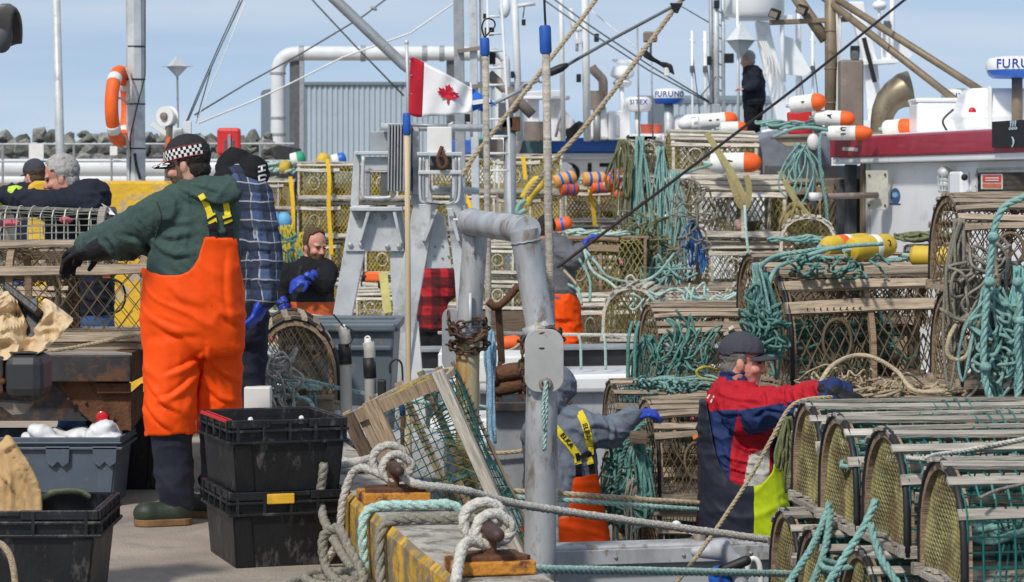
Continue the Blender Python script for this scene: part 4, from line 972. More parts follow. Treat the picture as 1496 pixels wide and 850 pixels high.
MB().tube(spline([P(692, 345, DL - .075), P(692, 372, DL - .078)], 3), .006, 6).build('weld_loop', m_galv, t, True)
for x, y in ((735, 333), (684, 325)): MB().ell(P(x, y, DR + .25 if x > 700 else DL - .06), .012, None, 8, 5).build('bolt', m_rust, t)
MB().tube([P(662, 321, DL - .06), P(688, 320, DL - .06)], .007, 6).build('pin', m_offw, t, True)
tp = MB(); twisted(tp, spline([P(797, 556, 11.67), P(798, 580, 11.66), P(797, 620, 11.66), P(795, 658, 11.67)], 5), .011); twisted(tp, spline([P(797, 566, 11.66), P(793, 590, 11.65), P(795, 628, 11.65)], 5), .009)
tp.build('rope', r_pale, None, True, label='short teal rope end hanging through the hinge plate hole', cat='rope')
MB().tube(spline([P(716, 480, 13.5), P(714, 520, 13.5), P(717, 570, 13.5), P(716, 620, 13.5), P(720, 660, 13.5)], 4), .013, 7).build('rope', r_lblue, None, True, label='light blue rope hanging beside the rusty yellow pipe', cat='rope')
mb = MB()
for k in range(5): mb.tube(spline([P(712 + k * 2, 485, 13.6), P(708 + k * 4, 520, 13.55), P(713 + k * 2, 560, 13.6), P(712 + k * 3, 600 + k * 12, 13.6)], 4), .007, 5)
mb.build('rope_hank', r_lblue, None, True, label='thin light blue rope hank by the rusty hook gear', cat='rope')
t = thing('rusty_winch', 'rusted hook and winch gear behind the bent pipe', 'winch', P(738, 560, 14.5))
MB().tube(spline([P(712, 440, 14.4), P(726, 448, 14.4), P(745, 432, 14.4), P(756, 420, 14.4), P(764, 424, 14.4)], 5), [.021] * 21, 8).build('hook', m_rust, t, True)
for x, y, sc_ in ((746, 543, 1.), (743, 566, .8)):
    MB().lathe([(.07 * sc_, -.11), (.07 * sc_, -.085), (.045 * sc_, -.075), (.05 * sc_, 0), (.045 * sc_, .075), (.07 * sc_, .085), (.07 * sc_, .11)], 16, Matrix.Translation(P(x, y, 14.5)) @ Matrix.Rotation(R(80), 4, 'Y')).build('drum', m_rust, t, 'auto')
for x in (730, 760): MB().bar(P(x, 528, 14.55), P(x, 592, 14.55), .025, .12, (0, 1, 0)).build('cheek_plate', m_rust, t, False, .005)
MB().bar(P(728, 447, 14.45), P(733, 530, 14.55), .035, .03).build('hook_arm', m_trk, t)
MB().box(P(742, 592, 14.55), (.22, .2, .06)).build('base', m_trk, t, False, .01)
MB().box(P(742, 690, 14.65), (.2, .2, .72)).build('pedestal', m_galvd, t)
# ---------------------------------------------------------------- galvanised frames
D = 17.0; t = thing('steel_gallows', 'pair of grey galvanised steel A frames with a white box', 'gallows frame', P(590, 831, D))
def pp(pts, d0, dep, nm, m=m_galv, bv=.004): mb = MB(); polypx(mb, pts, D + d0, dep); return mb.build(nm, m, t, False, bv)
pp([(513, 300), (545, 300), (532, 372), (515, 456), (440, 831), (412, 831), (487, 456)], 0, .12, 'leg')
pp([(566, 300), (586, 300), (604, 420), (640, 831), (610, 831), (572, 426)], .02, .12, 'leg')
pp([(604, 298), (637, 298), (610, 450), (594, 560), (540, 831), (496, 831), (553, 566)], -.06, .12, 'leg')
pp([(652, 298), (676, 298), (686, 420), (720, 831), (690, 831), (664, 400)], -.04, .12, 'leg')
pp([(603, 470), (611, 470), (640, 831), (612, 831), (590, 570)], -.03, .07, 'stay', m_white2)
pp([(514, 308), (583, 308), (591, 367), (504, 367)], -.02, .018, 'bolted_plate')
pp([(511, 302), (588, 302), (588, 308), (511, 308)], -.12, .13, 'flange')
pp([(536, 308), (541, 308), (528, 352), (524, 352)], -.11, .09, 'rib'); pp([(573, 308), (578, 308), (588, 356), (584, 356)], -.11, .09, 'rib')
for x, y in ((512, 358), (528, 358), (566, 360), (583, 360), (521, 317), (561, 317), (578, 316)):
    MB().lathe([(.018, 0), (.018, .012), (.001, .018)], 8, Matrix.Translation(P(x, y, D - .02)) @ Matrix.Rotation(R(90), 4, 'X')).build('bolt', m_galvd, t)
pp([(634, 312), (650, 312), (660, 392), (622, 392)], 0, .02, 'inner_plate')
for x, y in ((636, 360), (646, 358), (635, 374), (646, 376), (655, 374), (618, 376)): MB().ell(P(x, y, D - .01), .008, None, 6, 4).build('bolt', m_galvd, t)
pp([(632, 306), (640, 306), (622, 352), (616, 352)], -.12, .06, 'rib'); pp([(652, 304), (661, 304), (672, 352), (668, 352)], -.12, .06, 'rib')
pp([(517, 222), (526, 222), (524, 300), (512, 300)], 0, .08, 'upright'); pp([(604, 226), (616, 226), (634, 300), (600, 300)], .02, .08, 'upright'); pp([(663, 228), (671, 228), (680, 300), (656, 300)], .0, .08, 'upright')
pp([(541, 192), (570, 192), (570, 222), (541, 222)], .05, .2, 'box', m_galvd)
pp([(518, 221), (572, 221), (572, 226), (518, 226)], -.08, .26, 'shelf'); pp([(533, 229), (567, 229), (567, 249), (533, 249)], -.02, .2, 'box', m_galv)
pp([(534, 250), (541, 250), (541, 286), (534, 286)], 0, .06, 'upright', m_galvd); pp([(556, 252), (568, 252), (568, 286), (556, 286)], 0, .06, 'upright', m_dgrey)
for i in range(8): pp([(567 + i * 4.4, 181), (569.4 + i * 4.4, 181), (568.4 + i * 4.4, 279), (566 + i * 4.4, 279)], -.16, .3, 'fin', m_galvd, .001)
pp([(566, 184), (602, 184), (602, 276), (566, 276)], -.02, .1, 'fin_core', m_galvd)
pp([(603, 184), (612, 184), (612, 284), (603, 284)], -.05, .2, 'upright', m_galv)
MB().tube([P(557, 185, D), P(705, 187, D)], .026, 10).build('bar', m_galv, t, True); MB().tube([P(600, 182, D - .1), P(655, 184, D - .1)], .012, 8).build('bar', m_galvd, t, True)
MB().tube([P(555, 273, D + .1), P(700, 279, D + .1)], .026, 10).build('bar', m_galv, t, True)
pp([(624, 185), (660, 185), (660, 223), (624, 223)], -.2, .14, 'white_box', m_offw, .006)
for y, a, b in ((225, 609, 676), (252, 611, 675)): pp([(a, y - 3), (b, y - 3), (b, y + 2.5), (a, y + 2.5)], -.22, .1, 'crossbar', m_galv, .004)
for x in (624, 663): pp([(x - 2.5, 226), (x + 2.5, 226), (x + 2.5, 290), (x - 2.5, 290)], -.2, .06, 'upright', m_galv)
pp([(628, 228), (660, 228), (660, 248), (628, 248)], -.05, .05, 'recess', m_dgrey)
for dx in (0, 5): MB().tube(spline([P(614 + dx, 228, D - .2), P(614 + dx, 285, D - .2), P(622 + dx * .6, 296, D - .2), P(661 - dx * .6, 297, D - .2), P(671 - dx, 284, D - .2), P(671 - dx, 228, D - .2)], 5), .010, 7).build('hoop_guard', m_galvd if dx else m_galv, t, True)
MB().tube(spline([P(531, 228, D - .1), P(530, 280, D - .1), P(537, 289, D - .1), P(570, 288, D - .1), P(577, 280, D - .1)], 5), .013, 7).build('hoop_guard', m_galv, t, True)
MB().tube(spline([P(646, 214, D - .22), P(640, 232, D - .24), P(645, 246, D - .25), P(653, 238, D - .24), P(646, 222, D - .22)], 5), .014, 7).build('swivel_hook', m_rust, t, True)
# poles with blue grips
def gaff(pts, r, grip, D, label, m, hook=None, cap=None):
    t = thing('gaff_pole', label, 'pole', P(pts[-1][0], pts[-1][1], D)); MB().tube([P(x, y, D) for x, y in pts], r, 10).build('shaft', m, t, True)
    a, b = grip; ra = r * 1.42; A, B = P(a[0], a[1], D), P(b[0], b[1], D)
    MB().lathe([(ra * .8, 0), (ra, .012), (ra, (B - A).length - .01), (ra * .85, (B - A).length)], 14, Matrix.Translation(A) @ (B - A).to_track_quat('Z', 'Y').to_matrix().to_4x4()).build('grip', m_blueg, t, 'auto')
    return t
gaff([(594.5, 190), (596, 400), (597, 655), (598, 760)], .0165, ((594, 165), (594.5, 197)), 15, 'wooden pole with blue grip in front of the steel frames', w_pale if False else mat('pale_pole_wood', (.56, .44, .27), .7, var=.12, scale=5, stretch=(6, 6, .6)))
g = gaff([(709, 75), (712, 300), (714, 480), (716, 700)], .0195, ((708, 55), (709, 81)), 15, 'grey wooden pole with short blue grip and wire loop', w_grey)
MB().tube(spline([P(708, 55, 15), P(704, 40, 15), P(709, 28, 15), P(720, 29, 15), P(723, 38, 15), P(714, 48, 15), P(709, 54, 15)], 5), .005, 5).build('wire_loop', m_black, g, True)
g = gaff([(797.5, 70), (801, 300), (806, 500), (812, 850), (814, 960)], .0205, ((796, 37), (797.5, 78)), 12.25, 'tall grey pole with blue grip beside the aluminium pipe', w_grey)
MB().tube(spline([P(797, 38, 12.25), P(796, 20, 12.25), P(794, -30, 12.25)], 4), .006, 5).build('lanyard', m_black, g, True)
t = thing('gaff_hook', 'small gaff with black hook and blue handle before the frame foot', 'gaff', P(588, 690, 13.2)); D = 13.2
MB().tube(spline([P(570, 545, D), P(570, 532, D), P(578, 525, D), P(586, 530, D), P(588, 545, D), P(588, 562, D)], 5), .006, 6).build('hook', m_black, t, True)
MB().tube([P(588, 560, D), P(588, 578, D), P(588, 606, D)], .016, 10).build('handle', m_blueg, t, True); MB().tube([P(588, 600, D), P(588, 720, D)], .011, 8).build('shaft', m_rust, t, True)
# PVC tubes with black tape
for x, y0, y1, D, lab in ((504, 480, 640, 13.8, 'grey plastic tube with black tape and strap, beside the trap end'), (540, 500, 640, 13.6, 'grey plastic tube with ring top and black pouch')):
    t = thing('plastic_tube', lab, 'tube', P(x, y1, D))
    MB().tube([P(x - 2, y0, D), P(x, y0 + 12, D), P(x + 3, y1 + 20, D)], .031, 12).build('tube', mat('grey_pvc', (.42, .41, .36), .5, var=.1), t, True)
    MB().tube([P(x - 1, y0 + 22, D), P(x + 1, y0 + 52, D)], .035, 10).build('tape', m_black, t, True)
    MB().tube([P(x - 2, y0 + 4, D), P(x - 3, y0 - 6, D)], [.03, .012], 10).build('cap', m_offw, t, True)
    if x < 520:
        MB().bar(P(x - 1, y0 - 2, D), P(487, 459, D), .04, .006).build('strap', m_black, t); MB().tube(spline([P(x, y0 - 4, D - .03), P(x + 12, y0 + 5, D - .03), P(x + 9, y0 + 20, D - .03), P(x, y0 + 24, D - .04)], 4), .004, 5).build('cord', m_black, t, True)
    else:
        MB().tube([P(x - 3, y0 - 5, D) + V((.014 * math.cos(a), 0, .014 * math.sin(a))) for a in [k * .628 for k in range(10)]], .005, 6, True).build('ring', m_offw, t, True)
        MB().box(P(x + 18, 570, D), (.045, .06, .12)).build('pouch', m_black, t, False, .012)
# slate tub
D = 15.4; t = thing('fish_tub', 'large slate grey fish tub in front of the steel frames', 'tub', P(487, 640, D)); 
mb = MB(); 
def rect(x0, x1, y, d0, d1): a, b = P(x0, y, D), P(x1, y, D); return [V((a.x, D + d0, a.z)), V((b.x, D + d0, b.z)), V((b.x, D + d1, b.z)), V((a.x, D + d1, a.z))]
mb.loft([rect(418, 566, 660, .06, .8), rect(405, 576, 484, 0, .9), rect(405, 576, 478, 0, .9), rect(411, 570, 478, .05, .85), rect(420, 560, 640, .1, .75)]); mb.build('body', m_tub, t, False, .015)
for d in (-.015, .89): 
    a, b = P(400, 478, D), P(578, 478, D); MB().bar(V((a.x, D + d, a.z)), V((b.x, D + d, a.z)), .05, .05).build('rim', m_tub, t, False, .012)
for x in (402, 577): a = P(x, 478, D); MB().bar(V((a.x, D + .02, a.z)), V((a.x, D + .86, a.z)), .045, .05).build('rim', m_tub, t, False, .01)
a, b = P(410, 508, D), P(572, 508, D); MB().bar(V((a.x, D - .01, a.z)), V((b.x, D - .01, b.z)), .03, .03).build('rail', m_tub, t, False, .008)
# ---------------------------------------------------------------- flag
D = 17.2; fl = thing('flag', 'red and white maple leaf flag flying from a short staff', 'flag', P(596, 190, D))
MB().tube([P(597, 190, D), P(596, 120, D), P(594, 64, D)], .012, 8).build('staff', m_galv, fl, True); MB().ell(P(594, 62, D), (.016, .016, .02)).build('finial', m_galv, fl, True)
for y in (84, 110, 137, 165): MB().tube([P(597, y, D - .012), P(602, y, D - .03)], .004, 5).build('clip', m_galvd, fl, True)
topc_ = spline([V((600, 82, 0)), V((612, 87, 0)), V((626, 95, 0)), V((645, 104, 0)), V((662, 113, 0)), V((678, 122, 0)), V((689, 129, 0))], 8)
botc_ = spline([V((597, 167, 0)), V((610, 171, 0)), V((622, 170, 0)), V((640, 169, 0)), V((658, 168, 0)), V((676, 166, 0)), V((690, 163, 0))], 8)
def fpt(u, v, off=0.):
    k = u * (len(topc_) - 1); i = min(int(k), len(topc_) - 2); a = topc_[i].lerp(topc_[i + 1], k - i); b = botc_[i].lerp(botc_[i + 1], k - i); p = a.lerp(b, v)
    wv = .05 * math.sin(u * 9 - v * 1.6) * (.25 + u) + .02 * math.sin(u * 21 + v * 4) * u
    return P(p.x, p.y, D + wv - .02 + off)
def fgrid(u0, u1, nm, m, nu=16, nv=14, off=0.):
    vs = [fpt(u0 + (u1 - u0) * i / nu, j / nv, off) for i in range(nu + 1) for j in range(nv + 1)]
    o = MB().add(vs, [(i * (nv + 1) + j, i * (nv + 1) + j + 1, (i + 1) * (nv + 1) + j + 1, (i + 1) * (nv + 1) + j) for i in range(nu) for j in range(nv)]).build(nm, m, fl, True)
    q = o.modifiers.new('t', 'SOLIDIFY'); q.thickness = .004
f_red = mat('flag_red_cloth', (.50, .012, .03), .8, var=.08, scale=9); f_wh = mat('flag_white_cloth', (.78, .78, .78), .8, var=.04, scale=9)
fgrid(0, .265, 'red_band', f_red, 8); fgrid(.265, 1, 'white_field', f_wh, 20)
half = [(0, 1), (.1, .8), (.2, .86), (.16, .48), (.3, .62), (.35, .52), (.53, .56), (.46, .36), (.58, .28), (.33, .06), (.37, -.06), (.05, -.01), (.05, -.38)]
leaf = half + [(-x, y) for x, y in reversed(half) if x > 0]
mb = MB(); n = len(leaf); cc = fpt(.62, .47, -.012)
vs = [fpt(.62 + x * .27, .47 - (y - .28) * .36, -.014) for x, y in leaf]; c0_ = fpt(.62, .47, -.014)
mb.add(vs + [c0_], [(i, n, (i + 1) % n) for i in range(n)]); o = mb.build('maple_leaf', f_red, fl); q = o.modifiers.new('t', 'SOLIDIFY'); q.thickness = .003; q.offset = 0
bf = thing('flag', 'tattered blue flag fluttering at the end of the maple leaf flag', 'flag', P(700, 190, D + .3))
lo_ = [(688, 164), (698, 160), (706, 163), (715, 152), (727, 156)]; up_ = [(687, 129), (695, 132), (703, 138), (712, 143), (722, 150)]
sheet(lo_, up_, D + .3, 16, 10, .06, .02, 9).build('cloth', mat('flag_blue_cloth', (.02, .12, .50), .8, var=.15, scale=8), bf, True)
MB().bar(P(690, 150, D + .27), P(716, 146, D + .25), .03, .004, (0, 1, 0)).build('white_patch', f_wh, bf)
MB().tube([P(688, 120, D + .33), P(689, 200, D + .33)], .01, 6).build('staff', m_galv, bf, True)
# ---------------------------------------------------------------- boats
def ray_plane(x, y, p0, n):
    d = P(x, y, 1.0) - V((0, 0, CAMZ)); o = V((0, 0, CAMZ)); t = (p0 - o).dot(n) / d.dot(n); return o + d * t
def frame_box(mb, org, u0, u1, v0, v1, z0, z1):
    q = [org + UDIR * a + VDIR * b for a, b in ((u0, v0), (u0, v1), (u1, v1), (u1, v0))]
    return mb.prism([V((p.x, p.y, 0)) for p in q], (0, 0, z0), (0, 0, z1))
# boat 1: the one the two near deckhands stand in
O1 = V((-.24, 12.0, 0)); b1 = thing('fishing_boat', 'nearest grey and white lobster boat with aluminium capped stern', 'boat', (1.5, 14.5, -2.4))
def B1(nm, m, *a, bv=.01): return frame_box(MB(), O1, *a).build(nm, m, b1, False, bv)
B1('transom', m_grey, 0, .08, .12, 4.6, -2.3, -.16); B1('stern_cap', m_alu, -.04, .12, .12, 4.6, -.158, -.112)
B1('cap_flange', m_alu, -.055, -.042, .12, 4.6, -.20, -.13, bv=.003)
for k in range(6): MB().ell(O1 + UDIR * -.058 + VDIR * (.4 + k * .33) + V((0, 0, -.165)), .01, None, 6, 4).build('rivet', m_galvd, b1)
B1('deck', m_grey, .1, 6.2, -.35, 4.6, -1.05, -.95); B1('side', m_white, .1, 6.2, -.47, -.36, -2.3, .26); B1('washboard', m_white, 1.4, 6.2, -.47, -.12, .262, .30)
B1('rub_rail', m_blue, 1.5, 6.2, -.5, -.472, .12, .2); B1('side', m_white, .1, 6.2, 4.5, 4.62, -2.3, -.05)
B1('trunk_cabin', m_grey, 5.4, 6.2, .1, 4.4, -.95, .16, bv=.02); B1('trunk_top', m_white, 5.32, 6.25, .05, 4.4, .162, .285, bv=.03)  # grey of the trunk side carries the shade on the white bulkhead
B1('stern_platform', m_dgrey, -4.2, -.1, .72, 4.9, -2.3, -.305)
B1('foot_block', m_dgrey, -.5, -.06, .1, .7, -2.3, -.6)
for x0, x1, y0, y1, D, m, nm in ((628, 775, 612, 640, 15.6, m_white, 'locker'), (632, 778, 642, 705, 15.5, m_grey, 'locker'), (560, 650, 640, 700, 15.0, m_grey, 'locker'), (690, 775, 520, 560, 16.5, m_offw, 'locker'), (640, 700, 515, 600, 16.6, m_white, 'locker'), (428, 520, 604, 650, 14.9, m_white, 'locker')):
    a, b = P(x0, y1, D), P(x1, y0, D); MB().box(((a.x + b.x) / 2, D + .3, (a.z + b.z) / 2), (b.x - a.x, .6, b.z - a.z)).build(nm, m, b1, False, .015)
    if y1 - y0 > 40 or m is m_white:
        for k in (0, 1): c = P(x0 + 18 + k * (x1 - x0 - 36), (y0 + y1) / 2, D - .01); MB().ell(c, (.02, .015, .02), None, 8, 5).build('latch', m_alu, b1, True)
for x0, x1, ytop, D, dep in ((944, 1165, 853, 14.0, .64), (890, 1064, 766, 15.2, .62), (946, 1172, 559, 16.0, .64), (1130, 1400, 575, 14.42, .8), (1096, 1350, 476, 15.72, .7), (1390, 1660, 571, 13.6, .66)):
    a, b = P(x0, ytop, D), P(x1, ytop, D); z0 = -.949
    MB().box(((a.x + b.x) / 2, D + dep / 2 + .06, (z0 + a.z) / 2), (b.x - a.x - .08, dep - .16, a.z - z0)).build('trap_rack', w_dark, b1, False, .01)
    for k in range(4):
        c = P(x0 + (x1 - x0) * (k + .5) / 4, ytop + 3, D + .01); MB().box((c.x, D + .12, (z0 + a.z) / 2 - .03), (.09, .035, a.z - z0 - .08)).build('rack_post', w_brown, b1, False, .004)
MB().box((P(1000, 0, 15).x, 15.4, -.93), (.2, .2, .05)).build('deck_plate', m_galvd, b1)
# long boards in front of the barrel trap
for y, y2, D in ((580, 572, 13.9), (588, 581, 13.6)):
    MB().bar(P(1170, y, D), P(1500, y2, D - .1), .05, .03).build('plank', w_tan, b1, False, .004)
# boat 2: black and red topsides
O2 = V((-2.0, 17.9, 0)); b2 = thing('fishing_boat', 'middle boat with black and dark red stern below the line haulers', 'boat', (0, 22, -2.4))
def B2(nm, m, *a, bv=.01): return frame_box(MB(), O2, *a).build(nm, m, b2, False, bv)
B2('transom', m_black, 0, .1, 0, 4.7, .24, .40); B2('stripe', m_red, -.004, .1, 0, 4.7, .15, .238); B2('transom', m_white, .01, .1, 0, 4.7, -2.3, .148); B2('stern_cap', m_galvd, -.04, .16, 0, 4.7, .402, .435)
B2('deck', m_grey, .1, 15.5, 0, 4.7, -.75, -.66); B2('side', m_white, .1, 15.5, -.1, 0, -2.3, .3); B2('side', m_white, .1, 15.5, 4.7, 4.8, -2.3, .1)
for x0, x1, ytop, D, dep in ((782, 914, 514, 21.3, .62), (812, 950, 434, 24, .68), (880, 985, 500, 20.5, 1.1), (964, 1125, 475, 21.8, 1.1), (698, 800, 454, 29, .6), (518, 602, 472, 25, .6), (1140, 1240, 374, 22.5, 1.1)):
    a, b = P(x0, ytop, D), P(x1, ytop, D)
    MB().box(((a.x + b.x) / 2, D + dep / 2, (-.66 + a.z) / 2), (b.x - a.x, dep, max(a.z + .655, .02))).build('trap_rack', w_dark, b2, False, .01)
# boat 4: blue topped white hull with its number, and the deck with the long trap wall
D = 42; b4 = thing('fishing_boat', 'white boat with blue rail band and registration number', 'boat', (P(870, 0, D).x, D, -2.4))
x0, x1 = P(742, 0, D).x, P(1005, 0, D).x
MB().prism([(x0 - 1.2, D + 3.2, 0), (x0, D, 0), (x1, D, 0), (x1, D + 3.2, 0)], (0, 0, -2.3), (0, 0, P(0, 223, D).z)).build('hull', m_white, b4, False, .03)
MB().prism([(x0 - 1.2, D + 3.2, 0), (x0 - .02, D - .05, 0), (x1, D - .05, 0), (x1, D + 3.2, 0)], (0, 0, P(0, 222, D).z), (0, 0, P(0, 201, D).z)).build('rail_band', m_blue, b4, False, .02)
MB().box((P(835, 0, D).x, D - .06, P(0, 231, D).z), (2.4, .1, .035)).build('rub_strake', m_offw, b4)
lettering('D178', .47, m_ink, b4, P(868, 255, D - .012), UPRIGHT, scale=(1.0, 1, 1), name='registration_number')
polypx(MB(), [(812, 240), (826, 236), (836, 242), (839, 262), (812, 262)], D - .5, .3).build('fairlead', m_galv, b4)
polypx(MB(), [(755, 205), (800, 202), (806, 222), (752, 224)], D - .4, .3).build('side_window', mat('teal_glass', (.05, .12, .13), .1), b4)
a, b = P(370, 0, 36), P(935, 0, 36)
MB().box(((a.x + b.x) / 2, 37, -1.48), (b.x - a.x, 2.8, 1.64)).build('stern_deck', m_grey, b4)
# boat 3: red roof edge cabin, parallel to the wharf
RA = P(1212, 232, 26); b3 = thing('fishing_boat', 'white cabin boat with dark red roof edge and brown mast', 'boat', (4.5, 24, -2.4))
def q3(q, v, z): p = RA - UDIR * q + VDIR * v; return V((p.x, p.y, z))
def B3(nm, m, q0, q1, v0, v1, z0, z1, bv=.01): return MB().prism([q3(q0, v0, 0), q3(q1, v0, 0), q3(q1, v1, 0), q3(q0, v1, 0)], (0, 0, z0), (0, 0, z1)).build(nm, m, b3, False, bv)
zr = RA.z
B3('roof_band', m_red, 0, 9.5, 0, 3.6, zr + .012, zr + .205, .015); B3('roof_top', m_white, .03, 9.5, .03, 3.6, zr + .206, zr + .225); B3('roof_soffit', m_white, .02, 9.5, .02, 3.6, zr - .05, zr + .010, .012)
WV = .16; B3('side_wall', m_white, .75, 9.5, WV, WV + .1, -2.0, zr - .052)
B3('roof_shade_panel', m_dgrey, -.9, -.8, -.4, 3.5, -2.0, zr - .06); B3('corner_post', m_brown, .55, .65, .12, .22, -.5, zr - .055); B3('door_frame', m_galv, .66, .74, .14, .24, -.5, zr - .055)  # first part: dark panel added to stand for shade under the roof
B3('corner_post', m_dgrey, .1, .2, .12, .22, -.5, zr - .055); B3('side_deck', m_grey, -6, 9, -1.7, WV, -2.3, -.3)
for k in range(3): B3('hanging_gear', (m_brons, m_dgrey, m_rust)[k], -.5 + k * .22, -.42 + k * .22, .1 + k * .06, .2 + k * .06, .2, zr - .2)
wn = VDIR * -1; w0 = q3(2, WV, 1)
def wp(x, y, off=.0): return ray_plane(x, y, w0 + wn * off, wn)
WROT = Matrix((-UDIR, VDIR, V((0, 0, 1)))).transposed()         # local x along the wall to the bow, local y into the boat
def wbox(x0, x1, y0, y1, dep, nm, m, off=0., bv=.006):
    a, b = wp(x0, y1, off), wp(x1, y0, off); c = (a + b) / 2; L = (V((b.x - a.x, b.y - a.y, 0))).length; h = abs(P(0, y0, c.y).z - P(0, y1, c.y).z)
    return MB().box(c + wn * dep / 2, (L, dep, h), WROT).build(nm, m, b3, False, bv)
wbox(1424, 1560, 246, 294, .03, 'window_frame', m_offw); wbox(1430, 1556, 250, 290, .012, 'window_glass', m_glass, .031)
MB().tube([wp(x, y, .035) for x, y in ((1428, 247), (1428, 292), (1550, 290), (1550, 244))], .012, 6, True).build('window_trim', m_alu, b3)
for x, y in ((1426, 256), (1426, 272), (1427, 287), (1445, 247), (1470, 246)): MB().ell(wp(x, y, .035), .012, None, 6, 4).build('bolt', m_galvd, b3)
sg = wbox(1434, 1465, 254, 276, .006, 'window_notice', m_offw, .045, 0); sg2 = wbox(1436, 1463, 255.5, 266, .004, 'notice_print', mat('red_print', (.62, .06, .04), .6), .052, 0); wbox(1436, 1463, 268, 274, .004, 'notice_print', mat('orange_print', (.66, .16, .06), .6), .052, 0)
for y in (259, 262.5): wbox(1440, 1459, y, y + 1.6, .003, 'notice_line', m_offw, .057, 0)
mb = MB(); cst = wp(1308, 286, .004); mb.prism([cst + UDIR * (-.13 * math.cos(a)) + V((0, 0, .075 * math.sin(a))) for a in [k * .3142 for k in range(20)]], (0, 0, 0), tuple(wn * .002)); mb.build('round_sticker', mat('navy_sticker', (.05, .12, .28), .5), b3)
mb = MB(); mb.prism([cst + UDIR * (-.085 * math.cos(a)) + V((0, 0, .01 + .025 * math.sin(a))) for a in [k * .3142 for k in range(20)]], tuple(wn * .003), tuple(wn * .004)); mb.build('sticker_emblem', mat('sticker_blue', (.25, .45, .65), .5), b3)
wbox(1300, 1316, 297, 299, .004, 'sticker_line', m_inkb, 0, 0)
mb = MB(); c = wp(1380, 252, .08); mb.ell(c, (.07, .07, .055)); mb.build('bulkhead_lamp', m_galv, b3, True)
mb = MB()
for k in range(6): a = k * 1.047; mb.tube([c + V((.06 * math.cos(a), .06 * math.sin(a), -.02)), c + V((.055 * math.cos(a), .055 * math.sin(a), -.17)), c + V((0, 0, -.2))], .006, 5)
for dz in (-.06, -.11, -.16): mb.tube([c + V((.058 * math.cos(k * .5236), .058 * math.sin(k * .5236), dz)) for k in range(12)], .005, 5, True)
mb.build('lamp_cage', m_galv, b3); MB().ell(c + V((0, 0, -.09)), (.045, .045, .09)).build('lamp_globe', m_offw, b3, True)
wbox(1400, 1417, 250, 290, .09, 'camera_housing', m_white, 0, .02); MB().ell(wp(1409, 259, .1), (.03, .03, .03), None, 8, 6).build('camera_lens', m_ink, b3, True)
D = 24.6; mb = MB(); polypx(mb, [(1265, 249), (1298, 249), (1298, 302), (1294, 307), (1268, 306)], D, .03); mb.build('hatch_plate', mat('stained_plate', (.46, .45, .38), .7, var=.2, scale=6, stain=((.3, .22, .12), .25, 8)), b3, False, .006)
MB().tube([P(1186, 287, D - .3), P(1282, 285, D - .05)], .03, 10).build('bar', m_brons, b3, True); MB().tube([P(1183, 287, D - .31), P(1199, 287, D - .28)], .04, 10).build('bar_sleeve', m_offw, b3, True)
for x, y in ((1293, 255), (1293, 300), (1270, 256), (1270, 300)): MB().ell(P(x, y, D - .01), .012, None, 6, 4).build('bolt', m_rust, b3)
zt = zr + .226
def rp(px, q, v=None): # point on the roof top under a pixel column, a distance q along the roof
    p = RA - UDIR * q; v0 = None
    # solve for v so that the point projects to column px
    k = (px - CX) / F; v = (k * p.y - p.x) / (VDIR.x - k * VDIR.y); return V((p.x + VDIR.x * v, p.y + VDIR.y * v, zt))
a_, b_ = ray_plane(1231, 217, RA + wn * .004, wn), ray_plane(1253, 218.5, RA + wn * .004, wn)
MB().bar(a_, b_, .006, .035, tuple(V((0, 0, 1)))).build('white_streak', m_offw, b3)  # short white streak along the red roof band
c = ray_plane(1486, 195, RA + wn * .01, wn); MB().box(c, (.95, .05, .22), WROT).build('name_board', m_ink, b3)
for y, s_, tx in ((181, .07, 'III'), (187, .045, 'ooo'), (206, .09, ')')):
    lettering(tx, s_, mat('board_print', (.45, .6, .62), .5), b3, ray_plane(1480, y, RA + wn * .045, wn), (R(90), 0, math.atan2(-UDIR.y, -UDIR.x)), scale=(2.2, 1, 1), name='board_lettering')
# grey bow and bracket beside the roof corner
D = 27; mb = MB(); polypx(mb, [(1096, 200), (1130, 190), (1214, 188), (1216, 246), (1150, 260), (1100, 262)], D, 1.5); mb.build('foredeck_tarp', mat('blue_grey_tarp', (.20, .22, .26), .7, var=.2, scale=5), b3, False, .05)
t = thing('boom_bracket', 'tan painted boom bracket with white block beside the roof corner', 'bracket', P(1165, 240, 25)); D = 25
polypx(MB(), [(1128, 199), (1186, 198), (1184, 215), (1150, 214), (1138, 208)], D, .08).build('plate', mat('tan_bracket_paint', (.42, .35, .24), .6, var=.15, scale=6), t, False, .01)
MB().tube([P(1126, 200, D - .02), P(1196, 198, D - .02)], .022, 8).build('bar', m_brons, t, True); MB().ell(P(1188, 207, D - .05), (.06, .05, .08)).build('block', m_offw, t, True); MB().bar(P(1186, 214, D + .05), P(1188, 300, D + .05), .06, .06).build('leg', m_dgrey, t)
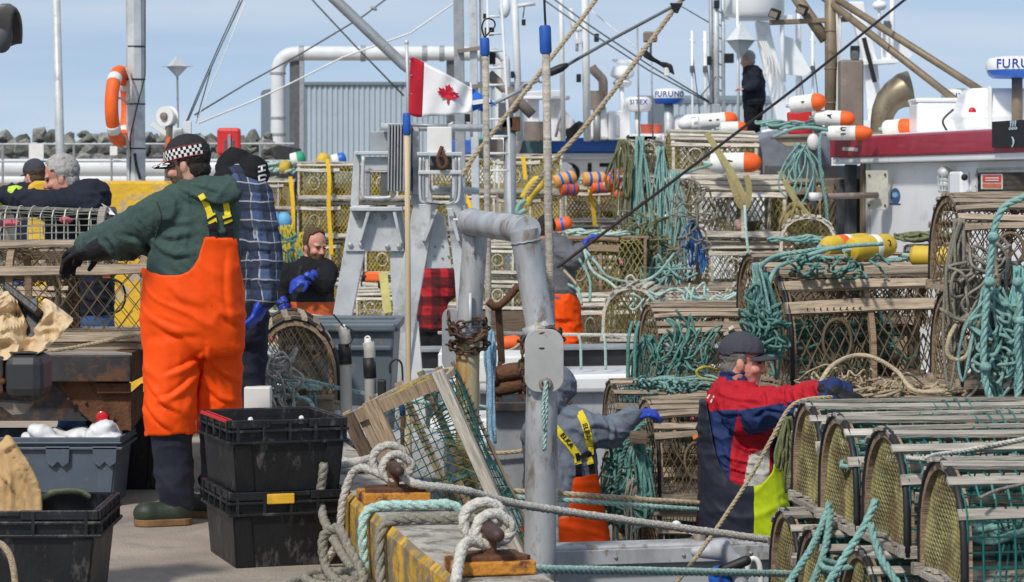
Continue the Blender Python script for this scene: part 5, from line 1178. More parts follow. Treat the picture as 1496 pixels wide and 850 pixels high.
# --- things on the cabin roof
def radome(x, y0, y1, w_, D, label, txt, basecol, ztop, sz=.1, post=m_offw, pr=.035, ymid=None):
    c = P(x, y1, D); r = M_(w_ / 2, D); h = M_(y1 - y0, D); t = thing('radar_dome', label, 'radar', V((c.x, D, ztop)), 'radar domes on the boats')
    dm = MB().lathe([(r * .8, h * .28), (r * .97, h * .36), (r, h * .5), (r * .985, h * .72), (r * .9, h * .9), (r * .6, h * .985), (.001, h)], 32, Matrix.Translation(c)).build('dome', m_white, t, 'auto')
    MB().lathe([(r * .35, 0), (r * .78, .0), (r * .9, h * .12), (r * .955, h * .34), (r * .8, h * .345)], 32, Matrix.Translation(c)).build('base', basecol, t, 'auto')
    if c.z - ztop > .03: MB().tube([V((c.x, D, ztop)), c], pr, 12).build('post', post, t, True)
    if txt:
        o = lettering(txt, sz, m_inkb, dm, c + V((0, -r * .995, h * .6)), UPRIGHT, bend=r * 1.0)
    return t
p = rp(1484, 3.0); radome(1486, 82, 114, 92, p.y, 'radar dome with blue base on a brown post at the frame side', 'FURUNO', m_blue, zt, .115, m_brown, .05)
p = rp(1405, 1.6); radome(1406, 129, 160, 62, p.y, 'white radar dome half hidden behind the slanting brown booms', 'FURUNO', m_white, zt, .085)
def lockbox(px, q, w_, h, d, label, m, cat='box', nm='locker', lid=True, bv=.03):
    c = rp(px, q); t = thing(nm, label, cat, c); MB().box(c + V((0, 0, h * .44)), (w_, d, h * .88)).build('body', m, t, False, bv)
    if lid: MB().box(c + V((0, 0, h * .93)), (w_ * 1.04, d * 1.04, h * .13)).build('lid', m, t, False, bv * .6)
    return t
lockbox(1376, 1.7, .55, .33, .5, 'plain white roof locker below the middle radar dome', m_white)
c = rp(1470, 2.6); t = thing('life_raft', 'white life raft canister with red button on the cabin roof', 'life raft', c)
MB().loft([[c + V((x * sx, y * sy, z)) for x, y in ((-1, -1), (1, -1), (1, 1), (-1, 1))] for sx, sy, z in ((.42, .25, .0), (.44, .27, .1), (.46, .28, .13), (.46, .28, .16), (.44, .27, .2), (.4, .24, .36), (.34, .2, .39))]).build('canister', m_white, t, False, .035)
MB().tube([c + V((-.36, -.262, .18)), c + V((-.36, -.278, .18))], .035, 10).build('button', m_redp, t, True)
for dx in (-.2, .2): MB().box(c + V((dx, 0, .2)), (.03, .57, .41)).build('strap', m_offw, t)
MB().tube(spline([c + V((-.5, -.1, .2)), c + V((-.6, -.12, .1)), c + V((-.56, -.12, .0))], 4), .01, 6).build('cable', m_black, t)
MB().tube([rp(1330, 1.5) + V((0, 0, .28)), rp(1440, 1.9) + V((0, 0, .29))], .03, 10).build('roof_rail', m_white, b3, True)
for px, q in ((1345, 1.55), (1425, 1.85)): MB().tube([rp(px, q), rp(px, q) + V((0, 0, .28))], .02, 8).build('rail_post', m_white, b3, True)
# cowl vent
D = 25.2; c = P(1299, 190, D); t = thing('cowl_vent', 'weathered brass cowl ventilator curving up on the cabin roof', 'vent', V((c.x, D, zt)))
path = [(1287, 205), (1287, 190), (1288, 175), (1291, 162), (1297, 149), (1307, 139), (1320, 132), (1330, 130)]; rs = [.105, .105, .108, .118, .132, .15, .172, .182]
MB().tube([P(x, y, D) for i, (x, y) in enumerate(path)], [r * 1.0 for r in rs], 24, False, False).build('cowl', m_cowl, t, 'auto').modifiers.new('t', 'SOLIDIFY').thickness = .012
for i in (2, 4, 5): MB().tube([P(path[i][0], path[i][1] + .8, D - .05 * max(0, i - 4)), P(path[i][0] + .5, path[i][1] - .8, D - .05 * max(0, i - 4))], rs[i] * 1.03, 24, False, False).build('seam', m_cowl, t, True) if False else None
MB().lathe([(.15, 0), (.15, .03), (.12, .035)], 24, Matrix.Translation(V((P(1287, 0, D).x, D, zt)))).build('flange', m_cowl, t, 'auto')
# brown mast, exhaust, booms
D = 25.6; c = rp(1213, .35); t = thing('mast', 'thick brown steel mast with cross arm and lamps', 'mast', V((P(1213, 0, D).x, D, zt)))
MB().tube([V((P(1214, 0, D).x, D, zt)), P(1214, 80, D), P(1213, -60, D)], .062, 16).build('pole', m_brown, t, True)
MB().bar(P(1124, 33, D), P(1240, 28, D), .07, .05).build('cross_arm', m_brown, t, False, .008)
MB().tube([P(1163, -5, D + .1), P(1206, 58, D + .02)], .06, 12).build('brace', m_brown, t, True)
for x, y in ((1132, 20), (1172, 14)):
    MB().box(P(x, y, D - .08), (.11, .1, .09), Matrix.Rotation(R(20), 3, 'Y')).build('flood_lamp', m_ink, t, False, .012); MB().box(P(x - 2, y + 1, D - .14), (.075, .02, .06), Matrix.Rotation(R(20), 3, 'Y')).build('lamp_face', m_cowl, t, False, .004)
mb = MB()
for k in range(4): mb.tube(spline([P(1222 + k * 1.5, 10, D - .07), P(1226 + rnd(-3, 3), 60, D - .08), P(1223 + rnd(-2, 4), 110, D - .08), P(1222 + k, 165, D - .08)], 5), .011, 5)
tag(mb.build('cable_bundle', m_offw, t), kind='stuff')
for y in (45, 100, 150): MB().tube([P(1213.5, y - 1, D), P(1213.5, y + 1, D)], .066, 16).build('band', m_brons, t, True)
t = thing('exhaust_box', 'square brown exhaust stack beside the brown mast', 'exhaust', V((P(1245, 0, 25.4).x, 25.4, zt))); D = 25.3
a, b = P(1228, 165, D), P(1262, 87, D); MB().box(((a.x + b.x) / 2, D + .15, (zt + b.z) / 2), (b.x - a.x, .3, b.z - zt)).build('stack', m_brons, t, False, .02)
MB().tube([P(1249, 87, D + .1), P(1249, 74, D + .1)], .03, 10).build('pipe', m_dgrey, t, True); MB().box(P(1249, 82, D + .05), (.07, .1, .08)).build('lamp', m_dgrey, t, False, .01)
for (x0, y0, x1, y1, d0, d1, lab) in ((1228, 4, 1455, 146, 25.6, 24.0, 'upper of two slanting brown booms off the mast'), (1232, 12, 1411, 158, 25.5, 24.2, 'lower of two slanting brown booms off the mast')):
    t = thing('boom', lab, 'boom', P(x1, y1, d1)); MB().tube([P(x0 - 60, y0 - 40, d0 + .4), P(x1, y1, d1)], .036, 12).build('pole', m_brown, t, True)
    e = P(x1, y1, d1); MB().tube([e, V((e.x, e.y, zt))], .03, 8).build('foot', m_brown, t, True)
# boat 5: white wheelhouse further off, under the man in black
D = 39; b5 = thing('fishing_boat', 'distant white wheelhouse boat under the man in black', 'boat', (P(1080, 0, D).x, D, -2.4)); zd5 = P(0, 194, D).z
a, b = P(968, 0, D), P(1225, 0, D)
MB().box(((a.x + b.x) / 2, D + 1.3, (zd5 - 2.3) / 2), (b.x - a.x, 2.6, zd5 + 2.3)).build('wheelhouse', m_white, b5, False, .05)
polypx(MB(), [(985, 168), (1062, 164), (1078, 172), (1078, 195), (985, 195)], D - .1, .8).build('roof_locker', m_white, b5, False, .05)
polypx(MB(), [(1000, 172), (1016, 171), (1016, 175), (1000, 176)], D - .13, .03).build('blue_label', m_inkb, b5)
polypx(MB(), [(1112, 190), (1150, 184), (1210, 180), (1210, 196), (1112, 196)], D - .1, .8).build('roof_locker', m_white, b5, False, .04)
polypx(MB(), [(1152, 163), (1186, 160), (1188, 196), (1154, 196)], 26.5, .2).build('red_fuel_bin', m_redp, None, False, .02, label='red plastic bin behind the numbered white buoys', cat='bin')
def staff(nm, label, cat, pts, D, r, m, extras=(), base=None, n=8):
    t = thing(nm, label, cat, P(pts[-1][0], pts[-1][1], D))
    MB().tube([P(x, y, D) for x, y in pts], r, n).build('pole', m, t, True)
    for kind, *a in extras:
        if kind == 'tube': MB().tube([P(x, y, D + a[3]) for x, y in a[0]], a[1], 8).build('stay', a[2], t, True)
        if kind == 'box': x0, x1, y0, y1, mm, nmm = a; A, B = P(x0, y1, D - .05), P(x1, y0, D - .05); MB().box((A + B) / 2, (B.x - A.x, .1, B.z - A.z)).build(nmm, mm, t, False, .01)
    return t
D = 39.5
t = staff('lattice_mast', 'grey lattice mast with black lamps next to the white diamond', 'mast', [(1046, -40), (1047, 195)], D, .045, m_galv, (('tube', [(1038, -40), (1040, 180)], .03, m_galvd, 0), ('tube', [(1056, -40), (1057, 180)], .03, m_galv, .1), ('box', 1043, 1051, 0, 12, m_ink, 'lamp'), ('box', 1033, 1039, 82, 95, m_ink, 'lamp'), ('box', 1058, 1072, 78, 92, m_ink, 'lamp'), ('box', 1040, 1052, 152, 166, m_galvd, 'winch_box')))
mb = MB()
for k in range(9): mb.tube([P(1039, 10 + k * 19, D), P(1056, 20 + k * 19, D + .1)], .013, 5)
tag(mb.build('lattice', m_galvd, t), kind='stuff')
t = thing('radar_reflector', 'large white diamond reflector in front of the man in black', 'reflector', P(1077, 190, 38.6)); D = 38.6
mb = MB(); octa(mb, P(1082, 59, D), M_(21, D), M_(27, D)); mb.build('diamond', m_white2, t)
MB().tube([P(1077, -40, D + .1), P(1079, 195, D + .1)], .022, 8).build('staff', m_white, t, True)
D = 40.2; t = thing('sat_dome', 'big white satellite drum on a white arm at the top edge', 'satellite dome', P(1150, 195, D))
MB().lathe([(.45, 0), (.49, .05), (.5, .5), (.45, .8), (.2, 1.0), (.001, 1.02)], 28, Matrix.Translation(P(1100, 24, D))).build('drum', m_white, t, 'auto')
MB().bar(P(1078, 27, D), P(1158, 26, D), .12, .08).build('shelf', m_white, t, False, .01)
polypx(MB(), [(1104, 30), (1124, 32), (1128, 52), (1146, 120), (1164, 194), (1140, 194), (1122, 120), (1108, 60)], D, .25).build('arm', m_white, t, False, .03)
polypx(MB(), [(1146, 52), (1158, 56), (1186, 104), (1176, 112), (1144, 108)], D + .2, .06).build('fin_plate', m_white, t, False, .01)
polypx(MB(), [(1110, 36), (1119, 36), (1120, 50), (1111, 50)], D - .15, .1).build('lamp_box', m_offw, t, False, .01)
MB().tube([P(1141, -40, D - .1), P(1143, 60, D - .1), P(1145, 120, D - .1)], .035, 8).build('whip', m_white, t, True)
polypx(MB(), [(1048, 14), (1066, 28), (1048, 28)], D, .05).build('bracket', m_white, t)
for k in range(4): MB().tube(spline([P(1110 + k * 3, 60, D - .2), P(1120 + k * 4, 90, D - .25), P(1112 + k * 8, 118, D - .25)], 4), .016, 5).build('cable', m_offw, t)
D = 41; t = thing('radar_mast', 'white angled radar mast plates behind the brown booms', 'mast', P(1275, 195, D))
polypx(MB(), [(1240, 2), (1262, 2), (1270, 40), (1282, 88), (1292, 190), (1270, 190), (1262, 90)], D, .2).build('plate', m_white, t, False, .02)
polypx(MB(), [(1255, 88), (1318, 86), (1312, 92), (1258, 95)], D - .2, .4).build('shelf', m_white, t, False, .01); polypx(MB(), [(1284, 30), (1306, 56), (1334, 78), (1330, 84), (1288, 88)], D + .1, .05).build('fin_plate', m_white, t)
MB().tube([P(1304, -40, D - .1), P(1303, 50, D - .1), P(1306, 90, D - .1)], .04, 8).build('whip', m_white, t, True); MB().tube([P(1284, -20, D - .1), P(1285, 60, D - .1)], .025, 8).build('whip', m_white, t, True)
MB().ell(P(1285, 8, D - .1), (.12, .12, .08)).build('beacon', m_white, t, True); MB().box(P(1296, 36, D - .15), (.1, .1, .12)).build('lamp', m_dgrey, t, False, .01); MB().box(P(1249, 76, D - .25), (.14, .1, .2)).build('lamp', m_ink, t, False, .01)
MB().bar(P(1262, 55, D - .2), P(1278, 120, D - .2), .1, .06).build('black_strut', m_ink, t)
MB().box(P(1278, 190, D), (1.2, .8, .3)).build('foot', m_white, t); MB().tube([P(1278, 195, D), V((P(1278, 0, D).x, D, -2.4))], .3, 10).build('pedestal', m_white, t)
# --- boat 4 superstructure
D = 41.5; z4 = P(0, 203, D).z
t = thing('sat_dome', 'white mushroom satellite dome on a thin mast', 'satellite dome', V((P(910, 0, D).x, D, z4)))
MB().lathe([(.09, -.18), (.14, -.14), (.16, -.1), (.1, -.05), (.19, 0), (.2, .06), (.16, .14), (.08, .17), (.001, .175)], 24, Matrix.Translation(P(909, 111, D))).build('dome', m_white, t, 'auto')
MB().tube([P(908, 118, D), V((P(910, 0, D).x, D, z4))], .04, 10).build('mast', m_white, t, True); MB().loft([[P(896 + 14 * f + x, 90 + y, D + d) for x, y, d in ((-5, -3, -.08), (5, -3, -.08), (5, 3, -.08), (5, 3, .08), (5, -3, .08), (-5, -3, .08))] for f in (0, 1, 2)]).build('scanner', m_white, t, False, .02)
radome(932, 141, 163, 40, D, 'white radar dome with blue letters beside the satellite mast', 'SITEX', m_white, z4, .11, pr=.05)
radome(977, 129, 152, 46, 38.9, 'radar dome with bright blue base on a grey post', 'FURUNO', m_blue, z4 - .3, .12, m_galv, .07)
t = thing('funnel_house', 'white funnel shaped housing above the blue rail band', 'housing', V((P(885, 0, D).x, D, z4)))
polypx(MB(), [(858, 204), (862, 172), (874, 158), (886, 154), (890, 204)], D, .5).build('funnel', m_white, t, False, .05); polypx(MB(), [(889, 204), (889, 162), (921, 161), (921, 204)], D - .1, .6).build('house', m_white, t, False, .02); polypx(MB(), [(899, 168), (904, 168), (904, 198), (899, 198)], D - .13, .02).build('louvre', m_galv, t)
t = thing('bucket', 'pair of orange-red tubs behind the teal roped traps', 'tub', P(952, 196, D - .3))
for x in (945, 958): MB().lathe([(.09, 0), (.1, .13), (.11, .14), (.105, .15)], 14, Matrix.Translation(P(x, 195, D - .4))).build('tub', mat('faded_red_tub', (.55, .12, .07), .6), t, 'auto')
MB().box(P(955, 197.5, D - .3), (.8, .5, .04)).build('shelf', m_white, t); MB().box(P(955, 213, D - .3), (.4, .4, .3)).build('pedestal', m_white, t)
polypx(MB(), [(916, 197), (960, 195), (962, 207), (916, 209)], 41.0, .3).build('tackle_box', m_ink, b4, False, .02)
t = thing('wheel_shelter', 'white canopy shelter with ribbed door at the blue boat bow', 'shelter', V((P(790, 0, D).x, D, z4)))
MB().bar(P(765, 143, D), P(832, 143, D), .6, .05).build('canopy', m_white, t, False, .01); polypx(MB(), [(770, 133), (820, 131), (820, 142), (770, 142)], D + .8, .6).build('upper_cabin', m_white2, t, False, .02)
for x in (775, 783, 806, 815): MB().bar(P(x, 145, D), P(x, 206, D), .1, .06).build('post', m_white, t, False, .01)
polypx(MB(), [(815, 158), (822, 158), (842, 178), (834, 190), (815, 190)], D - .1, .4).build('horn_cowl', m_white, t, False, .04); polypx(MB(), [(824, 190), (846, 176), (858, 182), (850, 196), (830, 204)], D - .1, .3).build('black_throat', m_ink, t, False, .02)
MB().lathe([(.17, 0), (.17, .3)], 14, Matrix.Translation(P(781, 205, D - .2))).build('brown_drum', m_brons, t, 'auto'); MB().ell(P(745, 205, D), (.2, .25, .3)).build('fender', m_offw, t, True)
t = thing('exhaust_pipe', 'bent brown exhaust pipe with drum against the sky', 'exhaust', P(876, 205, D)); MB().tube(spline([P(864, 97, D), P(868, 103, D), P(877, 112, D), P(881, 120, D), P(881, 140, D)], 5), .075, 12).build('elbow', m_brons, t, True)
MB().lathe([(.14, 0), (.14, .3)], 14, Matrix.Translation(P(872, 160, D))).build('drum', m_brons, t, 'auto'); MB().tube([P(872, 160, D), P(872, 206, D)], .06, 8).build('pedestal', m_galvd, t, True)
for (x0, x1, D, r, lab, ex_) in ((750, 760, 40, .055, 'white mast with small lamps beside the wooden pole', (('box', 762, 768, 28, 37, m_ink, 'lamp'), ('tube', [(752, 9), (782, 5)], .03, m_white2, 0), ('tube', [(764, 26), (766, 10)], .01, m_dgrey, 0), ('box', 746, 751, 104, 114, m_ink, 'lamp'))), (819, 823, 41, .04, 'thin white mast left of the exhaust pipe', (('tube', [(822, 150), (812, 200)], .02, m_galvd, 0),)), (854, 858, 40.5, .06, 'thick white mast in front of the exhaust pipe', (('box', 868, 875, 49, 61, m_ink, 'lamp'), ('box', 842, 849, 108, 120, m_ink, 'lamp'), ('tube', [(833, 12), (838, 40), (843, 44), (855, 40)], .04, m_white2, 0), ('tube', [(843, 42), (843, 75)], .025, m_white2, 0), ('box', 841, 849, 56, 64, m_white2, 'fitting')))):
    staff('mast', lab.replace(' left of', ' beside'), 'mast', [(x0, -40), (x1, 206)], D, r, m_white2, ex_)
for (x0, x1, D, r, lab) in ((931, 934, 40, .014, 'thin whip aerial beside the lettered white radar dome'), (951, 954, 39, .012, 'thin dark whip aerial with a lamp box by the blue radar base')):
    staff('aerial', lab, 'aerial', [(x0, 40 if x0 < 950 else 60), (x1, 206)], D, r, m_galvd, (('box', 941, 960, 46, 61, m_brons, 'lamp_box'),) if x0 > 950 else ())
# tall grey posts, ladder and rusty gear behind the flag
D = 33; t = thing('twin_posts', 'pair of tall weathered posts behind the flag', 'posts', V((P(680, 0, D).x, D, -.66)))
MB().bar(P(669, -60, D), P(676, 505, D), .13, .1, (0, 1, 0)).build('post', m_galvd, t, False, .01); MB().bar(P(690, -60, D), P(698, 505, D), .1, .1, (0, 1, 0)).build('post', m_galv, t, False, .01); MB().bar(P(702, -60, D + .1), P(705, 180, D + .1), .05, .06, (0, 1, 0)).build('post', m_offw, t, False, .01)
for y in (75, 130): MB().bar(P(668, y, D - .1), P(708, y - 6, D - .1), .06, .05).build('crossbar', m_brons, t)
D = 32; t = thing('ladder', 'white mast ladder behind the blue gripped wooden pole', 'ladder', V((P(730, 0, D).x, D, -.66)))
MB().tube([P(712, -40, D), P(715, 505, D)], .018, 7).build('rail', m_white2, t, True); MB().tube([P(730, -40, D), P(744, 200, D), P(750, 505, D)], .018, 7).build('rail', m_white2, t, True)
for k in range(10):
    y = 24 + k * 25; MB().tube([P(712 + k * .2, y, D), P(731 + 1.6 * k, y, D)], .016, 6).build('rung', m_white2, t, True)
t = thing('deck_gear', 'rusty winch machinery and white pipe behind the flag end', 'machinery', P(735, 505, 33.5)); D = 33.5
MB().tube(spline([P(715, 78, D), P(727, 78, D), P(736, 85, D), P(739, 100, D), P(740, 200, D)], 5), .06, 10).build('pipe', m_white2, t, True)
MB().tube([P(714, 108, D), P(760, 150, D), P(778, 168, D)], .07, 10).build('exhaust', m_brons, t, True); MB().ell(P(748, 150, D), (.12, .12, .14)).build('valve', m_brons, t, True)
for x0, y0, x1, y1, mm in ((700, 25, 712, 22, m_ink), (708, 42, 722, 50, m_ink), (712, 78, 724, 92, m_ink), (672, 168, 698, 176, m_ink), (728, 150, 750, 186, m_dgrey), (732, 172, 760, 190, m_rust), (714, 190, 742, 198, m_dgrey), (700, 205, 735, 228, m_brons)):
    a, b = P(x0, max(y0, y1), D), P(x1, min(y0, y1), D); MB().box((a + b) / 2, (abs(b.x - a.x), .2, abs(b.z - a.z) + .03)).build('housing', mm, t, False, .015)
MB().tube([P(745, 180, D), P(745, 505, D)], .08, 8).build('pedestal', m_galvd, t, True); MB().ell(P(737, 12, D), (.08, .08, .13)).build('white_globe', m_white, t, True)
MB().tube([P(640, 190, D), P(700, 160, D), P(716, 150, D)], .015, 6).build('bar', m_offw, t)
MB().tube([P(676, 186, D), P(640, 130, D), P(590, 95, D), P(486, -4, D), P(440, -50, D)], .07, 12).build('boom', m_galvd, None, True, label='grey pipe boom slanting down from the top towards the flag', cat='boom')
for (x0, y0, D, lab) in ((707, 214, 34.5, 'round green buoy basket behind the wooden pole'),):
    MB().ell(P(x0, y0 + 2, D), (.17, .15, .15)).build('buoy', m_buoyg, None, True, label=lab, cat='buoy')
for x, y in ((722, 214), (738, 218)): MB().ell(P(x, y, 34.8), (.13, .12, .17)).build('fender', m_offw, None, True, label='white fender resting behind the top trap row near the posts' if x < 730 else 'second white fender resting behind the top trap row, by the mast', cat='fender')
for x0, x1, y1, r, lab in ((1011, 1012, 195, .02, 'thin white aerial rising from the distant roof locker'), (1166, 1167, 190, .045, 'white mast close beside the white fin plate'), (1187, 1188, 190, .022, 'slim white aerial near the brown mast'), (1030, 1031, 170, .03, 'short white mast beside the lattice mast')):
    staff('mast' if r > .025 else 'aerial', lab, 'mast', [(x0, -40 if r > .04 else 45), (x1, y1)], 40.6, r, m_white, (('tube', [(x0 - 4, 58), (x0 + 5, 62)], .015, m_white, 0), ('box', x0 - 3, x0 + 3, 96, 106, m_dgrey, 'lamp'), ('tube', [(x0, 72), (x0 + 14, 190)], .008, m_dgrey, 0)))
# grey plastic pump head on the stern cap
t = thing('hand_pump', 'grey plastic pump with blue and black handle on the stern', 'pump', P(1052, 800, 11.75)); D = 11.75
mb = MB(); mb.cap(P(1016, 806, D), P(1040, 806, D), .026, .036); mb.ell(P(1050, 803, D), (.055, .05, .05)); mb.cap(P(1056, 800, D), P(1074, 824, D), .042, .04); mb.cap(P(1074, 820, D), P(1084, 860, D), .04, .036)
solid('body', remesh(mb, .008, 3), mat('pump_grey_plastic', (.42, .43, .46), .5, var=.08, scale=9), t)
MB().cap(P(1054, 833, D - .05), P(1090, 819, D - .06), .022, .024).build('grip', m_black, t, True); MB().cap(P(1046, 838, D - .04), P(1054, 832, D - .05), .016, .018).build('grip_end', m_blue, t, True); MB().cap(P(1050, 842, D), P(1060, 862, D), .05, .045).build('blue_housing', m_blue, t, True)
MB().tube(spline([P(1090, 845, D + .1), P(1094, 822, D + .1), P(1102, 816, D + .1), P(1110, 828, D + .1), P(1112, 870, D + .1)], 5), .013, 8).build('guard', m_offw, t, True)
MB().ell(P(990, 768, 13.4), (.02, .02, .02)).build('knob', m_offw, t, True) if False else None
t = thing('hold_lever', 'brass knobbed lever on a small post by the stern', 'lever', P(1022, 800, 12.3)); MB().tube([P(990, 769, 12.35), P(1020, 782, 12.3)], .01, 7).build('rod', m_offw, t, True); MB().ell(P(988, 768, 12.35), .026, None, 10, 7).build('knob', m_offw, t, True); MB().tube([P(1022, 778, 12.3), P(1022, 806, 12.3)], .03, 10).build('post', m_brons, t, True)
# power tool lying on traps by the frame leg
t = thing('power_tool', 'orange and black power tool beside the steel frame leg', 'tool', P(545, 412, 24.6)); D = 24.6
MB().box(P(546, 404, D), (.17, .1, .09)).build('body', m_orange, t, False, .02); MB().tube([P(530, 404, D), P(538, 404, D)], .05, 12).build('motor', m_ink, t, True); MB().box(P(556, 412, D), (.05, .08, .12)).build('grip', m_ink, t, False, .015)
# tall yellow-green board leaning there
polypx(MB(), [(553, 398), (566, 398), (572, 455), (561, 458)], 24.2, .03).build('yellow_board', mat('pale_yellow_board', (.6, .55, .2), .7, var=.15, scale=7), None, label='pale yellow board standing between the steel frame legs', cat='board')
# ---------------------------------------------------------------- people
def cloth(n, c, rough=.85, var=.1, bump=.35, bs=40, st=None, coat=0): return mat(n, c, rough, var=var, scale=9, bump=bump, bscale=bs, spec=.22, stain=st or (tuple(q * .7 for q in c), .22, 6), coat=coat)
skin = mat('skin', (.56, .31, .22), .55, var=.12, scale=14, bump=.15, bscale=60, stain=((.55, .22, .16), .3, 14))
skinp = mat('ruddy_skin', (.58, .28, .205), .55, var=.14, scale=14, bump=.2, bscale=60, stain=((.58, .19, .14), .34, 16))
h_grey = mat('grey_hair', (.40, .38, .36), .8, var=.25, scale=40, bump=.4, bscale=160, stretch=(1, 1, .4), stain=((.2, .19, .175), .3, 26))
h_brown = mat('brown_hair', (.10, .058, .032), .75, var=.3, scale=60, bump=.7, bscale=150); h_dark = mat('dark_hair', (.03, .022, .018), .75, var=.3, scale=60, bump=.7, bscale=150)
h_red = mat('auburn_beard', (.13, .065, .035), .8, var=.3, scale=60, bump=.7, bscale=150)
c_green = cloth('green_sweatshirt', (.050, .085, .074)); c_orange = cloth('orange_oilskin', (.95, .085, .003), .62, .06, .15, 18, ((.75, .06, .004), .2, 4))
c_orange2 = cloth('worn_orange_oilskin', (.62, .13, .035), .6, .1, .2, 20); c_navy = cloth('navy_cloth', (.018, .022, .034)); c_navyb = cloth('blue_black_oilskin', (.022, .026, .040), .55, .15, .15, 20)
c_charb = cloth('charcoal_cloth', (.028, .028, .03)); c_black = cloth('black_cloth', (.012, .012, .014)); c_blackg = cloth('black_rubber_bib', (.02, .022, .025), .5, .15, .1); c_grey = cloth('blue_grey_sweatshirt', (.15, .175, .215)); c_grey2 = cloth('mid_grey_sweatshirt', (.12, .125, .135))
c_red = cloth('red_jacket_cloth', (.44, .012, .022), .75); c_blue = cloth('navy_jacket_cloth', (.018, .035, .115), .75); c_lime = cloth('lime_oilskin', (.46, .58, .012), .6, .08, .2, 24); c_beige = cloth('pale_grey_patch', (.48, .47, .43)); c_char = cloth('charcoal_cap_cloth', (.055, .058, .07))
c_jean = cloth('blue_denim', (.06, .13, .27)); c_glove = mat('blue_rubber_glove', (.02, .055, .42), .45, var=.2, scale=14, bump=.2, bscale=60); c_gblack = cloth('black_glove', (.014, .014, .015), .6); c_limeg = cloth('lime_glove', (.5, .7, .06), .7)
c_boot = mat('green_rubber_boot', (.028, .040, .024), .55, var=.25, scale=9); c_sole = mat('tan_boot_sole', (.22, .12, .05), .8, var=.25, scale=14); c_ystrap = cloth('yellow_strap', (.74, .58, .03), .7); m_eye = mat('eye', (.02, .015, .012), .2, var=.05)
def plaid(name, base, d1, d2, light, sc):
    m = bpy.data.materials.new(name); m.use_nodes = True; n, l = m.node_tree.nodes, m.node_tree.links; b = n['Principled BSDF']; b.inputs['Roughness'].default_value = .9
    tc = n.new('ShaderNodeTexCoord'); sx = n.new('ShaderNodeSeparateXYZ')
    nz_ = n.new('ShaderNodeTexNoise'); nz_.inputs['Scale'].default_value = 5; mxv = n.new('ShaderNodeVectorMath'); mxv.operation = 'MULTIPLY_ADD'; mxv.inputs[1].default_value = (.05, .05, .05)
    l.new(tc.outputs['Object'], nz_.inputs['Vector']); l.new(nz_.outputs['Color'], mxv.inputs[0]); l.new(tc.outputs['Object'], mxv.inputs[2]); l.new(mxv.outputs[0], sx.inputs[0])
    def stripe(o, per, wdt, ph):
        a = n.new('ShaderNodeMath'); a.operation = 'MULTIPLY_ADD'; a.inputs[1].default_value = 1 / per; a.inputs[2].default_value = ph; l.new(o, a.inputs[0])
        f = n.new('ShaderNodeMath'); f.operation = 'FRACT'; l.new(a.outputs[0], f.inputs[0]); c = n.new('ShaderNodeMath'); c.operation = 'LESS_THAN'; c.inputs[1].default_value = wdt; l.new(f.outputs[0], c.inputs[0]); return c.outputs[0]
    xy = n.new('ShaderNodeMath'); xy.operation = 'MULTIPLY_ADD'; xy.inputs[1].default_value = .6; l.new(sx.outputs['Y'], xy.inputs[0]); l.new(sx.outputs['X'], xy.inputs[2])
    col = None
    def layer(fac, c, k):
        nonlocal col
        mx_ = n.new('ShaderNodeMixRGB'); mm = n.new('ShaderNodeMath'); mm.operation = 'MULTIPLY'; mm.inputs[1].default_value = k; l.new(fac, mm.inputs[0]); l.new(mm.outputs[0], mx_.inputs['Fac']); mx_.inputs['Color2'].default_value = (*c, 1)
        if col is None: mx_.inputs['Color1'].default_value = (*base, 1)
        else: l.new(col, mx_.inputs['Color1'])
        col = mx_.outputs['Color']
    for o, p_ in ((xy.outputs[0], 0), (sx.outputs['Z'], .2)):
        layer(stripe(o, sc, .45, p_), d1, .75); layer(stripe(o, sc, .13, p_ + .1), d2, .7)
        if light: layer(stripe(o, sc, .07, p_ + .62), light, .75)
    l.new(col, b.inputs['Base Color']); nb = n.new('ShaderNodeTexNoise'); nb.inputs['Scale'].default_value = 40; bp = n.new('ShaderNodeBump'); bp.inputs['Strength'].default_value = .3; bp.inputs['Distance'].default_value = .02
    l.new(nb.outputs['Fac'], bp.inputs['Height']); l.new(bp.outputs['Normal'], b.inputs['Normal']); return m
c_plaid = plaid('blue_plaid_flannel', (.05, .085, .18), (.016, .022, .042), (.008, .01, .018), (.42, .43, .46), .10); c_rplaid = plaid('red_buffalo_plaid', (.42, .012, .018), (.035, .006, .008), (.06, .004, .006), None, .16)

